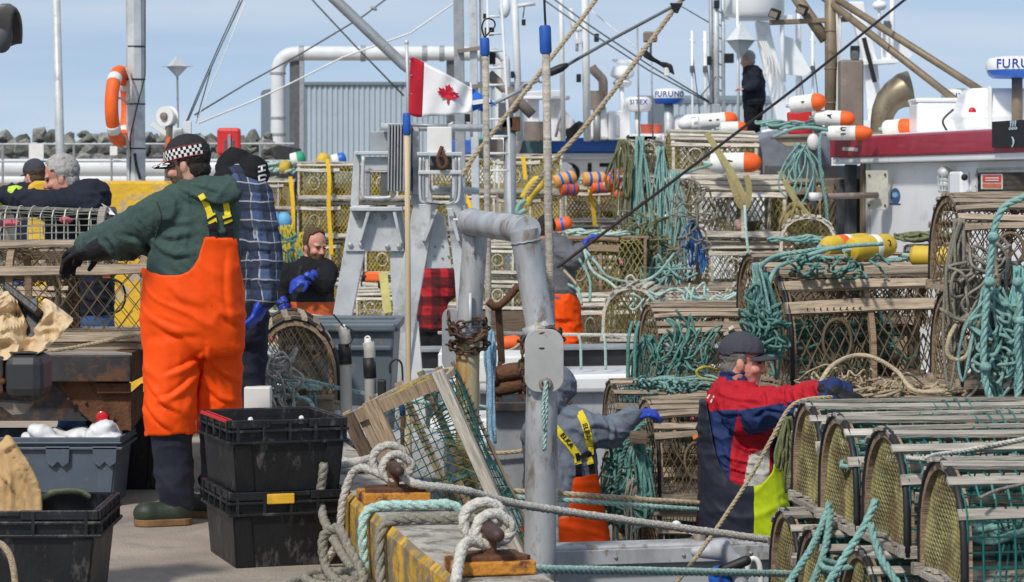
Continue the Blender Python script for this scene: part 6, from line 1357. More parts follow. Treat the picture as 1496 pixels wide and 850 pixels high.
def ringp(D, y, cx, hw, dep, dd=0., n=22, e=.8):
    c = P(cx, y, D); a = M_(hw, D); out = []
    for k in range(n):
        t = 2 * math.pi * k / n; ct, st = math.cos(t), math.sin(t)
        out.append(c + V((a * math.copysign(abs(ct) ** e, ct), dd + dep * math.copysign(abs(st) ** e, st), 0)))
    return out
def torso(mb, D, rings, grow=0., y0=None, y1=None):
    rs = [r_ for r_ in rings if (y0 is None or r_[0] >= y0) and (y1 is None or r_[0] <= y1)]
    mb.loft([ringp(D, r_[0], r_[1], r_[2] + grow / D * F, r_[3] + grow, r_[4] if len(r_) > 4 else 0) for r_ in rs])
def limb(mb, pts, radii, grow=0.):
    for a, b, ra, rb in zip(pts, pts[1:], radii, radii[1:]): mb.cap(a, b, ra + grow, rb + grow, 14)
def hand(mb, w, d, n_, k=1., curl=.7, th=1):
    d = V(d).normalized(); n_ = V(n_); n_ = (n_ - d * n_.dot(d)).normalized(); s = d.cross(n_); q = Matrix((d, s, n_)).transposed()
    mb.ell(w + d * .048 * k, (.058 * k, .044 * k, .019 * k), q, 12, 8); mb.cap(w - d * .04 * k, w + d * .03 * k, .03 * k, .03 * k)
    for i, L in enumerate((.040, .047, .043, .033)):
        b = w + d * .088 * k + s * (.031 - .0205 * i) * k; c1, c2 = curl * (.55 + .06 * i), curl * (1.5 + .08 * i)
        d1 = d * math.cos(c1) + n_ * math.sin(c1); d2 = d * math.cos(c2) + n_ * math.sin(c2); m1 = b + d1 * L * k
        mb.cap(b, m1, .0112 * k, .0104 * k, 8); mb.cap(m1, m1 + d2 * L * .95 * k, .0102 * k, .008 * k, 8)
    b = w + d * .02 * k + s * .034 * th * k; d1 = (d * .62 + s * .62 * th + n_ * .45).normalized(); m1 = b + d1 * .042 * k; d2 = (d * .85 + s * .15 * th + n_ * .5).normalized()
    mb.cap(b, m1, .0145 * k, .0125 * k, 8); mb.cap(m1, m1 + d2 * .032 * k, .012 * k, .0095 * k, 8)
class Head:
    def __init__(s, c, f, up=(0, 0, 1), k=1.):
        s.c = V(c); s.f = V(f).normalized(); u = V(up); s.u = (u - s.f * u.dot(s.f)).normalized(); s.s = s.u.cross(s.f); s.k = k; s.m = Matrix((s.f, s.s, s.u)).transposed()
    def L(s, x, y, z): return s.c + (s.f * x + s.s * y + s.u * z) * s.k
    def inv(s, p): q = (V(p) - s.c) / s.k; return V((q.dot(s.f), q.dot(s.s), q.dot(s.u)))
    def e(s, mb, x, y, z, a, b, c, rot=None, nu=16, nv=11): mb.ell(s.L(x, y, z), (a * s.k, b * s.k, c * s.k), s.m if rot is None else s.m @ rot, nu, nv)
    def blobs(s, mb):
        s.e(mb, -.008, 0, .045, .098, .076, .088); s.e(mb, .012, 0, -.03, .078, .066, .085); s.e(mb, .035, 0, -.075, .05, .048, .045); s.e(mb, .068, 0, -.098, .024, .026, .02)
        mb.cap(s.L(.088, 0, .012), s.L(.112, 0, -.032), .009 * s.k, .0135 * s.k); s.e(mb, .098, .011, -.036, .011, .010, .009); s.e(mb, .098, -.011, -.036, .011, .010, .009)
        for sg in (1, -1):
            s.e(mb, .078, sg * .032, .022, .018, .028, .009); s.e(mb, .062, sg * .042, -.03, .026, .024, .022)
            s.e(mb, -.012, sg * .076, -.012, .02, .009, .031, Matrix.Rotation(R(-8), 3, 'Y')); s.e(mb, -.02, sg * .081, -.012, .012, .006, .022); s.e(mb, -.02, sg * .055, -.055, .03, .02, .05)
        s.e(mb, .084, 0, -.066, .013, .022, .006); s.e(mb, .082, 0, -.078, .012, .02, .007)
    def neck(s, mb, to, r_=.056): mb.cap(s.L(-.02, 0, -.06), to, r_ * s.k, r_ * 1.12)
    def eyes(s, root, brow=None):
        for sg in (1, -1):
            mb = MB(); mb.ell(s.L(.083, sg * .032, .004), (.009 * s.k, .014 * s.k, .0065 * s.k), s.m, 8, 6); mb.build('eye', m_eye, root, True)
            if brow: mb = MB(); mb.cap(s.L(.094, sg * .014, .021), s.L(.086, sg * .046, .022), .005 * s.k, .004 * s.k, 7); mb.build('eyebrow', brow, root, True)
    def hair(s, root, m, line=.035, grow=.009, low=-.075, nm='hair', voxel=.007, zmax=9):
        mb = MB(); s.e(mb, -.012, 0, .047, .098 + grow, .076 + grow, .088 + grow); s.e(mb, -.03, 0, -.03, .062 + grow, .062 + grow, .06)
        me = remesh(mb, voxel, 2, .004, 55, 3, nm)
        def keep(p):
            q = s.inv(p)
            if q.z > zmax: return False
            hl = line + .012 * noise.noise(q * 60)
            if q.z > .055: return q.x < hl + .03 * (q.z > .1)
            if q.z > -.012: return q.x < .012 + .008 * noise.noise(q * 70)
            return q.x < -.038 and q.z > low
        return cutmesh(me, keep, nm, m, root, .004)
    def beard(s, root, m, grow=.007, mous=True):
        mb = MB(); s.e(mb, .035, 0, -.075, .05 + grow, .048 + grow, .045 + grow); s.e(mb, .012, 0, -.03, .078 + grow * .7, .066 + grow * .7, .085 + grow); s.e(mb, .068, 0, -.098, .024 + grow, .026 + grow, .02 + grow)
        if mous: s.e(mb, .088, 0, -.056, .013, .026, .008)
        me = remesh(mb, .006, 2, .004, 60, 5, 'beard')
        return cutmesh(me, lambda p: (lambda q: q.x > -.004 and q.z < -.045 - .16 * max(0, .055 - q.x) * 0 + (.05 if q.x < .03 else 0) and not (q.x > .07 and -.085 < q.z < -.064 and abs(q.y) < .018))(s.inv(p)), 'beard', m, root, .003)
    def cap(s, root, m, mb_=None, brim=True, z0=.036, tilt=0):
        mb = MB(); s.e(mb, -.008, 0, .045, .109, .086, .094); me = remesh(mb, .008, 2, .002, 12, 2, 'cap_crown')
        cutmesh(me, lambda p: (lambda q: q.z > z0 - .02 * (q.x < -.05) + tilt * q.x)(s.inv(p)), 'cap_crown', m, root, .004)
        if brim:
            rows = []
            for i in range(9):
                v = -1 + 2 * i / 8; y = v * .076; out = .088 * (1 - v * v) ** .5 if abs(v) < 1 else 0
                rows.append([s.L(.088 * (1 - (y / .086) ** 2) ** .5 - .006 + out * t, y, z0 + .004 + tilt * .1 - .022 * v * v - t * .016) for t in (0, .33, .66, 1)])
            vs = [p for r_ in rows for p in r_]; mb = MB().add(vs, [(i * 4 + j, i * 4 + j + 1, (i + 1) * 4 + j + 1, (i + 1) * 4 + j) for i in range(8) for j in range(3)])
            o = mb.build('cap_brim', mb_ or m, root, True); q = o.modifiers.new('t', 'SOLIDIFY'); q.thickness = .005; return o
def cutmesh(me, keep, nm, m, root, thick=0., paint=None):
    bm = bmesh.new(); bm.from_mesh(me); bm.faces.ensure_lookup_table()
    if keep is not None:
        bmesh.ops.delete(bm, geom=[f for f in bm.faces if not keep(f.calc_center_median())], context='FACES')
        for _ in range(7):
            ed = [v for v in bm.verts if v.is_boundary]; new = {}
            for v in ed:
                nb = [e.other_vert(v).co for e in v.link_edges if e.is_boundary]
                if len(nb) == 2: new[v] = v.co * .5 + (nb[0] + nb[1]) * .25
            for v, c in new.items(): v.co = c
    if paint is not None:
        for f in bm.faces: c = f.calc_center_median(); f.material_index = paint(*px_of(c), c)
    bm.to_mesh(me); bm.free()
    o = solid(nm, me, m, root)
    if thick: q = o.modifiers.new('t', 'SOLIDIFY'); q.thickness = thick; q.offset = 1
    return o
def garment(nm, mb, m, root, voxel=.011, smooth=4, fold=.009, fs=7., keep=None, paint=None, thick=0., seed=1, creases=()):
    me = remesh(mb, voxel, smooth, fold, fs, seed, nm, creases); kp_ = (lambda c: keep(*px_of(c), c)) if keep else None
    return cutmesh(me, kp_, nm, m, root, thick, paint)
def body(label, mb, m, voxel=.0075, smooth=3, group=None, gl=None):
    me = remesh(mb, voxel, smooth, 0, name='person')
    if gl:                                # hands stay glove coloured where a glove rides up
        c = np.empty(len(me.polygons) * 3, 'f'); me.polygons.foreach_get('center', c); c = c.reshape(-1, 3); k = np.zeros(len(c), 'i')
        for p in gl[1:]: k[np.linalg.norm(c - np.array(p, 'f'), axis=1) < .2] = 1
        me.polygons.foreach_set('material_index', k); m = [m, gl[0]]
    return solid('person', me, m, None, label=label, cat='person', group=group)
def surf(o):
    bm = bmesh.new(); bm.from_mesh(o.data); b = BVHTree.FromBMesh(bm); bm.free(); off = wloc(o)
    def hit(x, y, out=.006):
        org = V((0, 0, CAMZ)); d = (P(x, y, 10) - org).normalized(); r_ = b.ray_cast(org - off, d)
        return (r_[0] + off - d * out) if r_[0] is not None else None
    return hit
def strap(nm, hit, pts, w_, m, root, thick=.004, k=6, out=.006):
    q = spline([V((x, y, 0)) for x, y in pts], k); pr = [hit(p.x, p.y, out) for p in q]; pr = [p for p in pr if p is not None]
    if len(pr) < 2: return None
    mb = MB(); rings = []
    for i, p in enumerate(pr):
        t = (pr[min(i + 1, len(pr) - 1)] - pr[max(i - 1, 0)]).normalized(); d = (p - V((0, 0, CAMZ))).normalized(); s = t.cross(d).normalized()
        rings.append([p - s * w_ / 2 - d * thick, p + s * w_ / 2 - d * thick, p + s * w_ / 2 + d * .004, p - s * w_ / 2 + d * .004])
    return mb.loft(rings).build(nm, m, root)
def curve_y(pts):                         # piecewise-linear y(x)
    def f(x):
        if x <= pts[0][0]: return pts[0][1]
        for (a, b), (c, d) in zip(pts, pts[1:]):
            if x <= c: return b + (d - b) * (x - a) / (c - a)
        return pts[-1][1]
    return f
# ---- the man in green and orange
D = 12.0; hd = Head(P(274, 240, D), (-.94, .30, -.20), k=1.0)
TR1 = [(262, 290, 24, .07), (274, 291, 36, .095), (288, 291, 52, .115), (312, 290, 59, .135), (345, 286, 62, .145), (385, 284, 66, .15), (430, 283, 67, .15), (480, 282, 68, .15), (520, 281, 69, .15)]
sl = [P(241, 310, D - .06), P(180, 346, D + .14), P(130, 359, D + .50)]; sr = [P(322, 305, D + .13), P(250, 345, D + .30), P(140, 366, D + .22)]
hl, kl, al = P(250, 500, D - .02), P(248, 610, D - .02), P(258, 742, D + .02); hr, kr, ar = P(318, 500, D + .06), P(320, 610, D + .15), P(318, 735, D + .25)
mb = MB(); hd.blobs(mb); hd.neck(mb, P(290, 278, D)); torso(mb, D, TR1, -.035, 272, 430); limb(mb, sl, (.07, .055, .04)); limb(mb, sr, (.07, .055, .04)); limb(mb, [P(268, 440, D), kl, al], (.09, .065, .05)); limb(mb, [P(298, 440, D + .03), kr, ar], (.09, .065, .05))
dl, dr = V((-.62, .65, -.12)), V((-.8, .3, -.3)); hand(mb, P(128, 360, D + .52), dl, (.2, .3, -1), .8); hand(mb, P(138, 366, D + .2), dr, (0, -.3, -1), .8, th=-1)
q_ = V((P(262, 0, D).x, D, .07)); mb.cap(al, q_, .045, .035); mb.cap(q_, q_ + V((-.10, -.03, -.01)), .035, .03)
p1 = body('man in green hoodie and bright orange bib overalls working on a trap', mb, skin, gl=(c_gblack, sl[2], sr[2]))
hd.hair(p1, h_dark, .0, .010, -.09, zmax=.045); hd.beard(p1, mat('dark_stubble', (.13, .08, .055), .8, var=.3, scale=70), .0025, False); hd.eyes(p1, h_dark)
hd.cap(p1, c_charb, c_charb, z0=.03)
mb = MB(); vs = []; fs = []; nb = 44
for i in range(nb + 1):
    a = R(-150 + 300 * i / nb)
    for z in (.026, .041, .056, .070): kk = (1 - ((z - .045) / .108) ** 2) ** .5; vs.append(hd.L(-.008 + .113 * kk * math.cos(a), .090 * kk * math.sin(a), z + .004))
mb.add(vs, [(i * 4 + j, i * 4 + j + 1, (i + 1) * 4 + j + 1, (i + 1) * 4 + j) for i in range(nb) for j in range(3)])
o = mb.build('checker_band', [c_black, m_offw], p1); 
for i, p in enumerate(o.data.polygons): p.material_index = (i // 3 + i % 3) % 2
o.modifiers.new('t', 'SOLIDIFY').thickness = .003
for z in (.024, .074):
    kk = (1 - ((z - .045) / .108) ** 2) ** .5; mb = MB().tube([hd.L(-.008 + .115 * kk * math.cos(R(a)), .092 * kk * math.sin(R(a)), z + .004) for a in range(-150, 151, 10)], .003, 5); mb.build('band_piping', cloth('dull_red_piping', (.3, .05, .07)), p1)
vs = []; 
for i in range(13):
    v = -.95 + 1.9 * i / 12; y = v * .078; out = .092 * (1 - v * v) ** .5
    for t in (.30, .55, .8, 1.03): vs.append(hd.L(.088 * (1 - (y / .088) ** 2) ** .5 - .004 + out * t, y * (1.02), .034 - .022 * v * v - t * .016 + .0065))
mb = MB().add(vs, [(i * 4 + j, i * 4 + j + 1, (i + 1) * 4 + j + 1, (i + 1) * 4 + j) for i in range(12) for j in range(3)]); o = mb.build('checker_brim', [c_black, m_offw], p1); 
for i, p in enumerate(o.data.polygons): p.material_index = (i // 3 + i % 3) % 2
o.modifiers.new('t', 'SOLIDIFY').thickness = .003
mb = MB(); torso(mb, D, TR1, .006, 274, 430); limb(mb, sl, (.108, .102, .070), .0); limb(mb, [P(266, 302, D - .03), sl[0]], (.10, .106)); limb(mb, sr, (.095, .08, .055)); mb.cap(sl[2] + V((.03, 0, .005)), sl[2], .06, .048)
for a in range(9): mb.cap(P(268 + a * 8, 266 + abs(a - 4) * -.2, D - .075 + .012 * abs(a - 4)), P(276 + a * 8, 272, D - .08), .030, .030)        # folded hood
mb.ell(P(305, 284, D - .1), (.16, .05, .06)); mb.ell(P(262, 277, D - .02), (.06, .07, .03))
jk = garment('hooded_sweatshirt', mb, c_green, p1, .009, 4, .007, 7, seed=4, creases=(([(222, 300), (228, 330), (222, 362)], 2, .008), ([(225, 372), (205, 350), (180, 345)], 4, .014), ([(220, 380), (190, 372), (165, 376)], 4, .014), ([(150, 345), (165, 362), (170, 382)], 4, .012), ([(134, 350), (140, 365), (143, 382)], 3, .012), ([(225, 345), (250, 352), (285, 345)], 5, .012), ([(228, 365), (255, 378), (290, 372)], 5, .012), ([(232, 320), (262, 332), (290, 325)], 5, .008), ([(258, 276), (285, 290), (318, 300), (340, 296)], 3, .014), ([(262, 268), (295, 276), (325, 284)], 3, .010), ([(300, 330), (320, 345), (338, 340)], 4, .008), ([(196, 308), (190, 330), (196, 352)], 5, .009)))
mb = MB(); torso(mb, D, TR1[:7] + [(480, 282, 68, .13), (505, 282, 67, .105), (518, 282, 60, .08)], .022, 312, 520); limb(mb, [hl, kl, al], (.124, .120, .082)); limb(mb, [hr, kr, ar], (.112, .102, .085))
bibL = curve_y([(212, 392), (222, 398), (240, 403), (262, 402), (278, 396), (289, 380), (295, 360), (298, 346), (345, 347), (349, 380), (356, 420)])
ov = garment('bib_overalls', mb, c_orange, p1, .010, 5, .0075, 4.5, keep=lambda x, y, v: y > bibL(x) and y < (637 - .05 * (x - 210) if x < 292 else 614), thick=.004, seed=9, creases=(([(300, 505), (297, 540), (291, 580), (289, 616)], 3, .022), ([(296, 512), (272, 530), (240, 545)], 4, .016), ([(297, 522), (275, 552), (248, 575), (226, 580)], 4, .015), ([(300, 520), (320, 545), (345, 560)], 4, .014), ([(213, 560), (235, 590), (262, 605)], 4, .015), ([(211, 590), (228, 615), (250, 632)], 4, .014), ([(296, 560), (320, 585), (345, 592)], 4, .012), ([(330, 360), (328, 420), (334, 480)], 5, .008), ([(240, 415), (262, 440), (300, 452)], 6, .007), ([(215, 470), (250, 490), (290, 492)], 6, .008), ([(305, 440), (330, 470), (350, 480)], 5, .008)))
mb = MB(); limb(mb, [hl, kl, al], (.09, .102, .080)); limb(mb, [hr, kr, ar], (.09, .09, .083)); garment('rubber_trousers', mb, c_navyb, p1, .010, 4, .008, 6, keep=lambda x, y, v: y > 600 and v.z > .06, seed=3)
hs, ho = surf(jk), surf(ov)
c_oseam = cloth('orange_seam', (.60, .05, .003))
for pts in ([(316, 352), (312, 420), (305, 480), (298, 520)], [(222, 402), (250, 408), (276, 402), (292, 384), (299, 356)], [(346, 352), (350, 400), (354, 470)]): strap('seam', ho, pts, .006, c_oseam, p1, .0015, 6, .001)
strap('sleeve_seam', hs, [(229, 294), (236, 320), (226, 352)], .005, c_charb, p1, .001, 6, .0005)
for pts in ([(293, 284), (302, 300), (309, 318)], [(330, 297), (332, 310), (333, 320)]): strap('shoulder_strap', hs, pts, .028, c_ystrap, p1)
for pts in ([(308, 312), (311, 326)], [(331, 314), (334, 326)]): strap('strap_buckle', hs, pts, .040, c_ystrap, p1, .010)
for pts in ([(308, 317), (310, 320)], [(332, 318), (333, 321)], [(309, 326), (311, 330)], [(333, 326), (335, 330)]): strap('buckle_bar', hs, pts, .046, c_black, p1, .013)
for pts in ([(310, 328), (312, 350)], [(334, 328), (337, 350)]): strap('strap_end', hs, pts, .034, c_black, p1, .012)
for w_, d_, n_, th in ((P(126, 361, D + .52), dl, (.2, .3, -1), 1), (P(138, 366, D + .2), dr, (0, -.3, -1), -1)):
    mb = MB(); hand(mb, w_, d_, n_, 1.25, .75, th); mb.cap(w_ - d_.normalized() * .09, w_, .058, .05); garment('glove', mb, c_gblack, p1, .006, 1, 0)
for (a, toe) in ((P(262, 752, D), V((-.155, -.05, 0))), (P(320, 740, D + .27), V((-.15, .02, 0)))):
    b0 = V((a.x, a.y, .055)); mb = MB(); mb.cap(b0 + V((.0, 0, .14)), b0 + V((.0, 0, .01)), .066, .06); mb.cap(b0, b0 + toe * .75, .060, .056); mb.ell(b0 + toe * .92 + V((0, 0, .004)), (.068, .062, .056)); o = garment('boot', mb, c_boot, p1, .009, 3, 0, keep=lambda x, y, v: v.z > .026)
    mb = MB(); n = toe.normalized(); s = V((-n.y, n.x, 0))
    ol = [b0 + n * ((.075 if math.cos(t) > 0 else .06) * math.cos(t) + (.135 if math.cos(t) > 0 else 0)) + s * .06 * math.sin(t) for t in [k * .314 for k in range(20)]]
    mb.prism([V((p.x, p.y, 0)) for p in ol], (0, 0, .002), (0, 0, .034)); mb.build('boot_sole', c_sole, p1, False, .004)
    for k in range(6): q = b0 - s * .056 + n * (-.06 + .05 * k); MB().box((q.x, q.y, .016), (.022, .014, .03), Matrix.Rotation(math.atan2(n.y, n.x), 3, 'Z')).build('sole_lug', c_boot, p1)
# ---- the man in plaid under a black hood
D = 13.3; hd = Head(P(345, 256, D + .04), (-.55, .70, -.55), k=1.0)
T2 = [(262, 350, 30, .08), (278, 352, 38, .11), (300, 350, 44, .13), (340, 345, 46, .14), (400, 342, 46, .14), (460, 340, 46, .14)]
arm = [P(371, 285, D - .07), P(388, 370, D - .16), P(386, 432, D - .24)]; arm2 = [P(325, 290, D + .1), P(300, 370, D + .2), P(330, 430, D + .2)]
lg = [[P(325 + 35 * i, 460, D), P(325 + 35 * i, 560, D), P(325 + 35 * i, 700 - 40, D)] for i in (0, 1)]; lg = [[a, b, V((c.x, c.y, .08))] for a, b, c in lg]
mb = MB(); hd.blobs(mb); hd.neck(mb, P(352, 275, D)); torso(mb, D, T2, -.03, 275); limb(mb, arm, (.06, .05, .04)); limb(mb, arm2, (.06, .05, .04))
for q in lg: limb(mb, q, (.09, .065, .05)); mb.cap(q[2] + V((0, 0, -.04)), q[2] + V((-.06, .12, -.045)), .04, .035)
dA = V((-.1, -.1, -1)); hand(mb, arm[2], dA, (-1, .2, .1), .95); hand(mb, arm2[2], dA, (-1, 0, 0), .95)
p2 = body('man in blue plaid shirt and black hood bending down behind the orange overalls', mb, skin, gl=(c_glove, arm[2], arm2[2]))
mb = MB(); hd.e(mb, -.01, 0, .035, .125, .095, .105); mb.ell(P(340, 262, D - .02), (.11, .12, .07)); mb.ell(P(370, 254, D - .04), (.078, .09, .10)); mb.cap(P(330, 246, D), P(366, 243, D), .055, .062)
hood = garment('black_hood', mb, c_black, p2, .011, 4, .008, 8, seed=3)
hh = surf(hood)
for i, (pts) in enumerate(([(377, 244), (388, 241)], [(377, 251), (388, 248)], [(382, 243), (383, 250)], [(378, 257), (388, 255)], [(379, 264), (388, 261)], [(378, 257), (379, 264)], [(388, 255), (389, 258)])): strap('hood_letter', hh, pts, .009, m_offw, p2, .002, 3, .004)
mb = MB(); torso(mb, D, T2, .004); limb(mb, arm, (.098, .085, .07)); limb(mb, arm2, (.09, .08, .065)); mb.cap(P(348, 268, D - .05), arm[0], .10, .098)
garment('plaid_shirt', mb, c_plaid, p2, .010, 4, .008, 7, seed=8, creases=(([(366, 290), (372, 330), (368, 380)], 4, .014), ([(372, 362), (388, 370), (398, 366)], 3, .012), ([(372, 384), (386, 392), (398, 388)], 3, .012), ([(374, 408), (386, 414), (398, 410)], 3, .010)))
mb = MB(); torso(mb, D, [(440, 342, 44, .13), (470, 342, 46, .14), (500, 342, 46, .14)], .015)
for q in lg: limb(mb, q, (.12, .1, .085))
garment('trousers', mb, c_navy, p2, .014, 4, .008)
for w_ in (arm[2], arm2[2]):
    mb = MB(); mb.cap(w_ + V((0, 0, .015)), w_ + V((0, 0, -.03)), .062, .05); hand(mb, w_ + V((0, -.01, -.01)), V((-.35, -.1, -.8)), (-1, .2, .1), 1.3, .6); garment('glove', mb, c_glove, p2, .0065, 1, 0)
for q in lg: mb = MB(); mb.cap(q[2] + V((0, 0, .1)), q[2] + V((0, 0, -.02)), .07, .06); mb.cap(q[2] + V((0, 0, -.03)), q[2] + V((-.1, .12, -.035)), .052, .045); garment('boot', mb, m_black, p2, .012, 3, 0)
# ---- grey haired man in navy
D = 15.5; hd = Head(P(90, 260, D), (-.93, .05, -.22), k=1.0)
T3 = [(282, 108, 22, .08), (296, 110, 36, .12), (320, 113, 44, .15), (370, 116, 48, .16), (420, 118, 46, .16), (460, 120, 44, .15)]
aL = [P(128, 302, D - .17), P(62, 300, D - .28), P(10, 286, D - .2)]; aR = [P(100, 300, D + .17), P(40, 296, D + .1), P(-4, 290, D - .02)]
lg = [[P(105 + 32 * i, 455, D + .1 * i), P(105 + 32 * i, 560, D + .1 * i), V((P(105 + 32 * i, 0, D).x, D + .1 * i, .08))] for i in (0, 1)]
mb = MB(); hd.blobs(mb); hd.neck(mb, P(108, 292, D), .06); torso(mb, D, T3, -.03, 290); limb(mb, aL, (.06, .05, .04)); limb(mb, aR, (.06, .05, .04)); dG = V((-1, .3, .1)); hand(mb, aL[2], dG, (0, .4, -1), .95); hand(mb, aR[2], dG, (0, .4, -1), .95)
for q in lg: limb(mb, q, (.09, .065, .05)); mb.cap(q[2] + V((0, 0, -.04)), q[2] + V((-.14, 0, -.045)), .04, .035)
p3 = body('grey haired man in navy jacket leaning on his folded arms', mb, skinp); hd.hair(p3, h_grey, .045, .009, -.06); hd.eyes(p3, h_grey)
mb = MB(); torso(mb, D, T3, .012); limb(mb, aL, (.10, .085, .062)); limb(mb, aR, (.095, .08, .06)); mb.cap(P(104, 286, D - .02), P(132, 282, D - .05), .075, .085); mb.ell(P(138, 287, D - .02), (.10, .11, .10)); mb.cap(P(96, 284, D - .08), P(112, 290, D - .1), .045, .05)
garment('navy_jacket', mb, c_navy, p3, .0105, 4, .010, 8, seed=2)
mb = MB(); torso(mb, D, [(440, 120, 42, .14), (470, 120, 44, .14), (500, 120, 44, .14)], .012)
for q in lg: limb(mb, q, (.115, .095, .08))
garment('jeans', mb, c_jean, p3, .013, 4, .008)
for w_ in (aL[2], aR[2]): mb = MB(); mb.cap(w_ + V((.06, -.02, 0)), w_, .066, .055); hand(mb, w_, dG, (0, .4, -1), 1.15, .8); garment('glove', mb, c_limeg, p3, .008, 1, 0)
for q in lg: mb = MB(); mb.cap(q[2] + V((0, 0, -.02)), q[2] + V((-.15, 0, -.03)), .05, .045); garment('boot', mb, m_black, p3, .012, 3, 0)
MB().prism([P(168, 314, 14.2), P(160, 304, 14.25), P(148, 297, 14.3), P(152, 303, 14.3), P(160, 313, 14.2)], (0, 0, 0), (0, .02, .0)).build('paper_slip', m_film, None, label='small white paper corner held against the navy jacket', cat='paper')
# ---- capped person far off
D = 20.5; hd = Head(P(50, 256, D), (-.7, .7, -.15), k=.95)
T4 = [(266, 48, 20, .09), (280, 46, 34, .13), (330, 46, 42, .16), (400, 46, 42, .16)]; lg = [[P(30 + 32 * i, 400, D), P(30 + 32 * i, 480, D), V((P(30 + 32 * i, 0, D).x, D, .08))] for i in (0, 1)]; aL = [P(16, 284, D - .1), P(-12, 300, D - .2), P(-30, 290, D - .2)]
mb = MB(); hd.blobs(mb); hd.neck(mb, P(50, 278, D)); torso(mb, D, T4, -.03, 280); limb(mb, aL, (.06, .05, .04)); hand(mb, aL[2], (-1, 0, 0), (0, 0, -1))
for q in lg: limb(mb, q, (.09, .065, .05)); mb.cap(q[2] + V((0, 0, -.04)), q[2] + V((-.14, 0, -.045)), .04, .035)
p4 = body('person in a dark cap and navy coat behind the grey haired man', mb, skin, .011); hd.cap(p4, c_char, brim=True); hd.hair(p4, h_brown, .0, .008, zmax=.04)
mb = MB(); torso(mb, D, T4, .01); limb(mb, aL, (.09, .08, .06)); garment('navy_coat', mb, c_navy, p4, .015, 3, .01)
mb = MB(); torso(mb, D, [(390, 46, 40, .15), (420, 46, 40, .15)], .01)
for q in lg: limb(mb, q, (.11, .09, .08))
garment('trousers', mb, c_jean, p4, .015, 3, .006)
# ---- bearded man in black
D = 20.0; zf = -.66; hd = Head(P(460, 360, D), (.62, -.74, -.18), k=1.0)
T5 = [(380, 452, 18, .07), (388, 450, 28, .10), (402, 449, 33, .13), (425, 453, 33, .14), (450, 456, 31, .14), (480, 456, 31, .14)]
aL = [P(479, 396, D - .06), P(475, 418, D - .2), P(450, 404, D - .27)]; aR = [P(420, 398, D - .02), P(408, 430, D - .06), P(415, 446, D - .14)]
lg = [[P(444 + 24 * i, 480, D), P(444 + 24 * i, 560, D), V((P(444 + 24 * i, 0, D).x, D, zf + .08))] for i in (0, 1)]
mb = MB(); hd.blobs(mb); hd.neck(mb, P(452, 386, D), .058); torso(mb, D, T5, -.03, 388); limb(mb, aL, (.055, .05, .04)); limb(mb, aR, (.055, .05, .04)); d5, d6 = V((-.85, -.1, -.45)), V((.15, -.1, -1)); hand(mb, aL[2], d5, (0, .6, -.6)); hand(mb, aR[2], d6, (1, 0, 0))
for q in lg: limb(mb, q, (.09, .065, .05)); mb.cap(q[2] + V((0, 0, -.04)), q[2] + V((.05, -.14, -.045)), .04, .035)
p5 = body('bearded man in black smiling with blue gloves on the middle boat', mb, skinp, .008, gl=(c_glove, aL[2], aR[2])); hd.hair(p5, h_brown, .012, .008, -.06); hd.beard(p5, h_red, .008); hd.eyes(p5, h_brown)
mb = MB(); torso(mb, D, T5, .004); limb(mb, aL, (.085, .075, .05)); limb(mb, aR, (.08, .07, .05)); mb.cap(P(448, 386, D), P(478, 394, D - .05), .07, .085); jb = garment('black_pullover', mb, c_black, p5, .012, 3, .008, 8)
mb = MB(); torso(mb, D, T5, .02, 402)
for q in lg: limb(mb, q, (.12, .11, .09))
bib = curve_y([(424, 440), (428, 425), (432, 402), (440, 398), (470, 400), (476, 412), (484, 430), (490, 440)])
garment('bib_trousers', mb, [c_orange2, c_blackg], p5, .012, 3, .007, 7, keep=lambda x, y, v: y > bib(x), paint=lambda x, y, v: 1 if y < 441 else 0, thick=.004)
h5 = surf(jb)
for pts in ([(436, 402), (440, 388)], [(464, 402), (466, 390)]): strap('shoulder_strap', h5, pts, .025, c_blackg, p5)
for w_, d_, n_, a in ((aL[2], d5, (0, .6, -.6), aL[1]), (aR[2], d6, (1, 0, 0), aR[1])): mb = MB(); mb.cap(w_ + (a - w_).normalized() * .10, w_, .06, .05); hand(mb, w_, d_, n_, 1.15, .6); garment('glove', mb, c_glove, p5, .0085, 1, 0)
for q in lg: mb = MB(); mb.cap(q[2] + V((0, 0, .1)), q[2] + V((0, 0, -.02)), .07, .06); mb.cap(q[2] + V((0, 0, -.03)), q[2] + V((.06, -.15, -.035)), .052, .045); garment('boot', mb, m_black, p5, .014, 3, 0)
# ---- red plaid, behind the frame
D = 22.0; hd = Head(P(640, 362, D), (.3, .95, -.25), k=1.0); T6 = [(382, 638, 16, .08), (394, 636, 24, .11), (415, 633, 24, .13), (450, 630, 22, .13), (480, 630, 20, .13)]
lg = [[P(622 + 16 * i, 478, D), P(622 + 16 * i, 545, D), V((P(622 + 16 * i, 0, D).x, D, zf + .08))] for i in (0, 1)]; aL = [P(651, 400, D - .05), P(656, 425, D - .03), P(644, 432, D + .22)]; aR = [P(624, 402, D), P(618, 432, D + .15), P(630, 440, D + .3)]
mb = MB(); hd.blobs(mb); hd.neck(mb, P(639, 386, D)); torso(mb, D, T6, -.02, 394); limb(mb, aL, (.055, .05, .04)); limb(mb, aR, (.055, .05, .04)); hand(mb, aL[2], (-.3, 1, 0), (0, 0, -1)); hand(mb, aR[2], (0, 1, 0), (0, 0, -1))
for q in lg: limb(mb, q, (.085, .06, .05)); mb.cap(q[2] + V((0, 0, -.04)), q[2] + V((.0, .14, -.045)), .04, .035)
p6 = body('person in red and black plaid shirt half hidden behind the steel frame', mb, skin, .010); hd.hair(p6, h_dark, .03, .01)
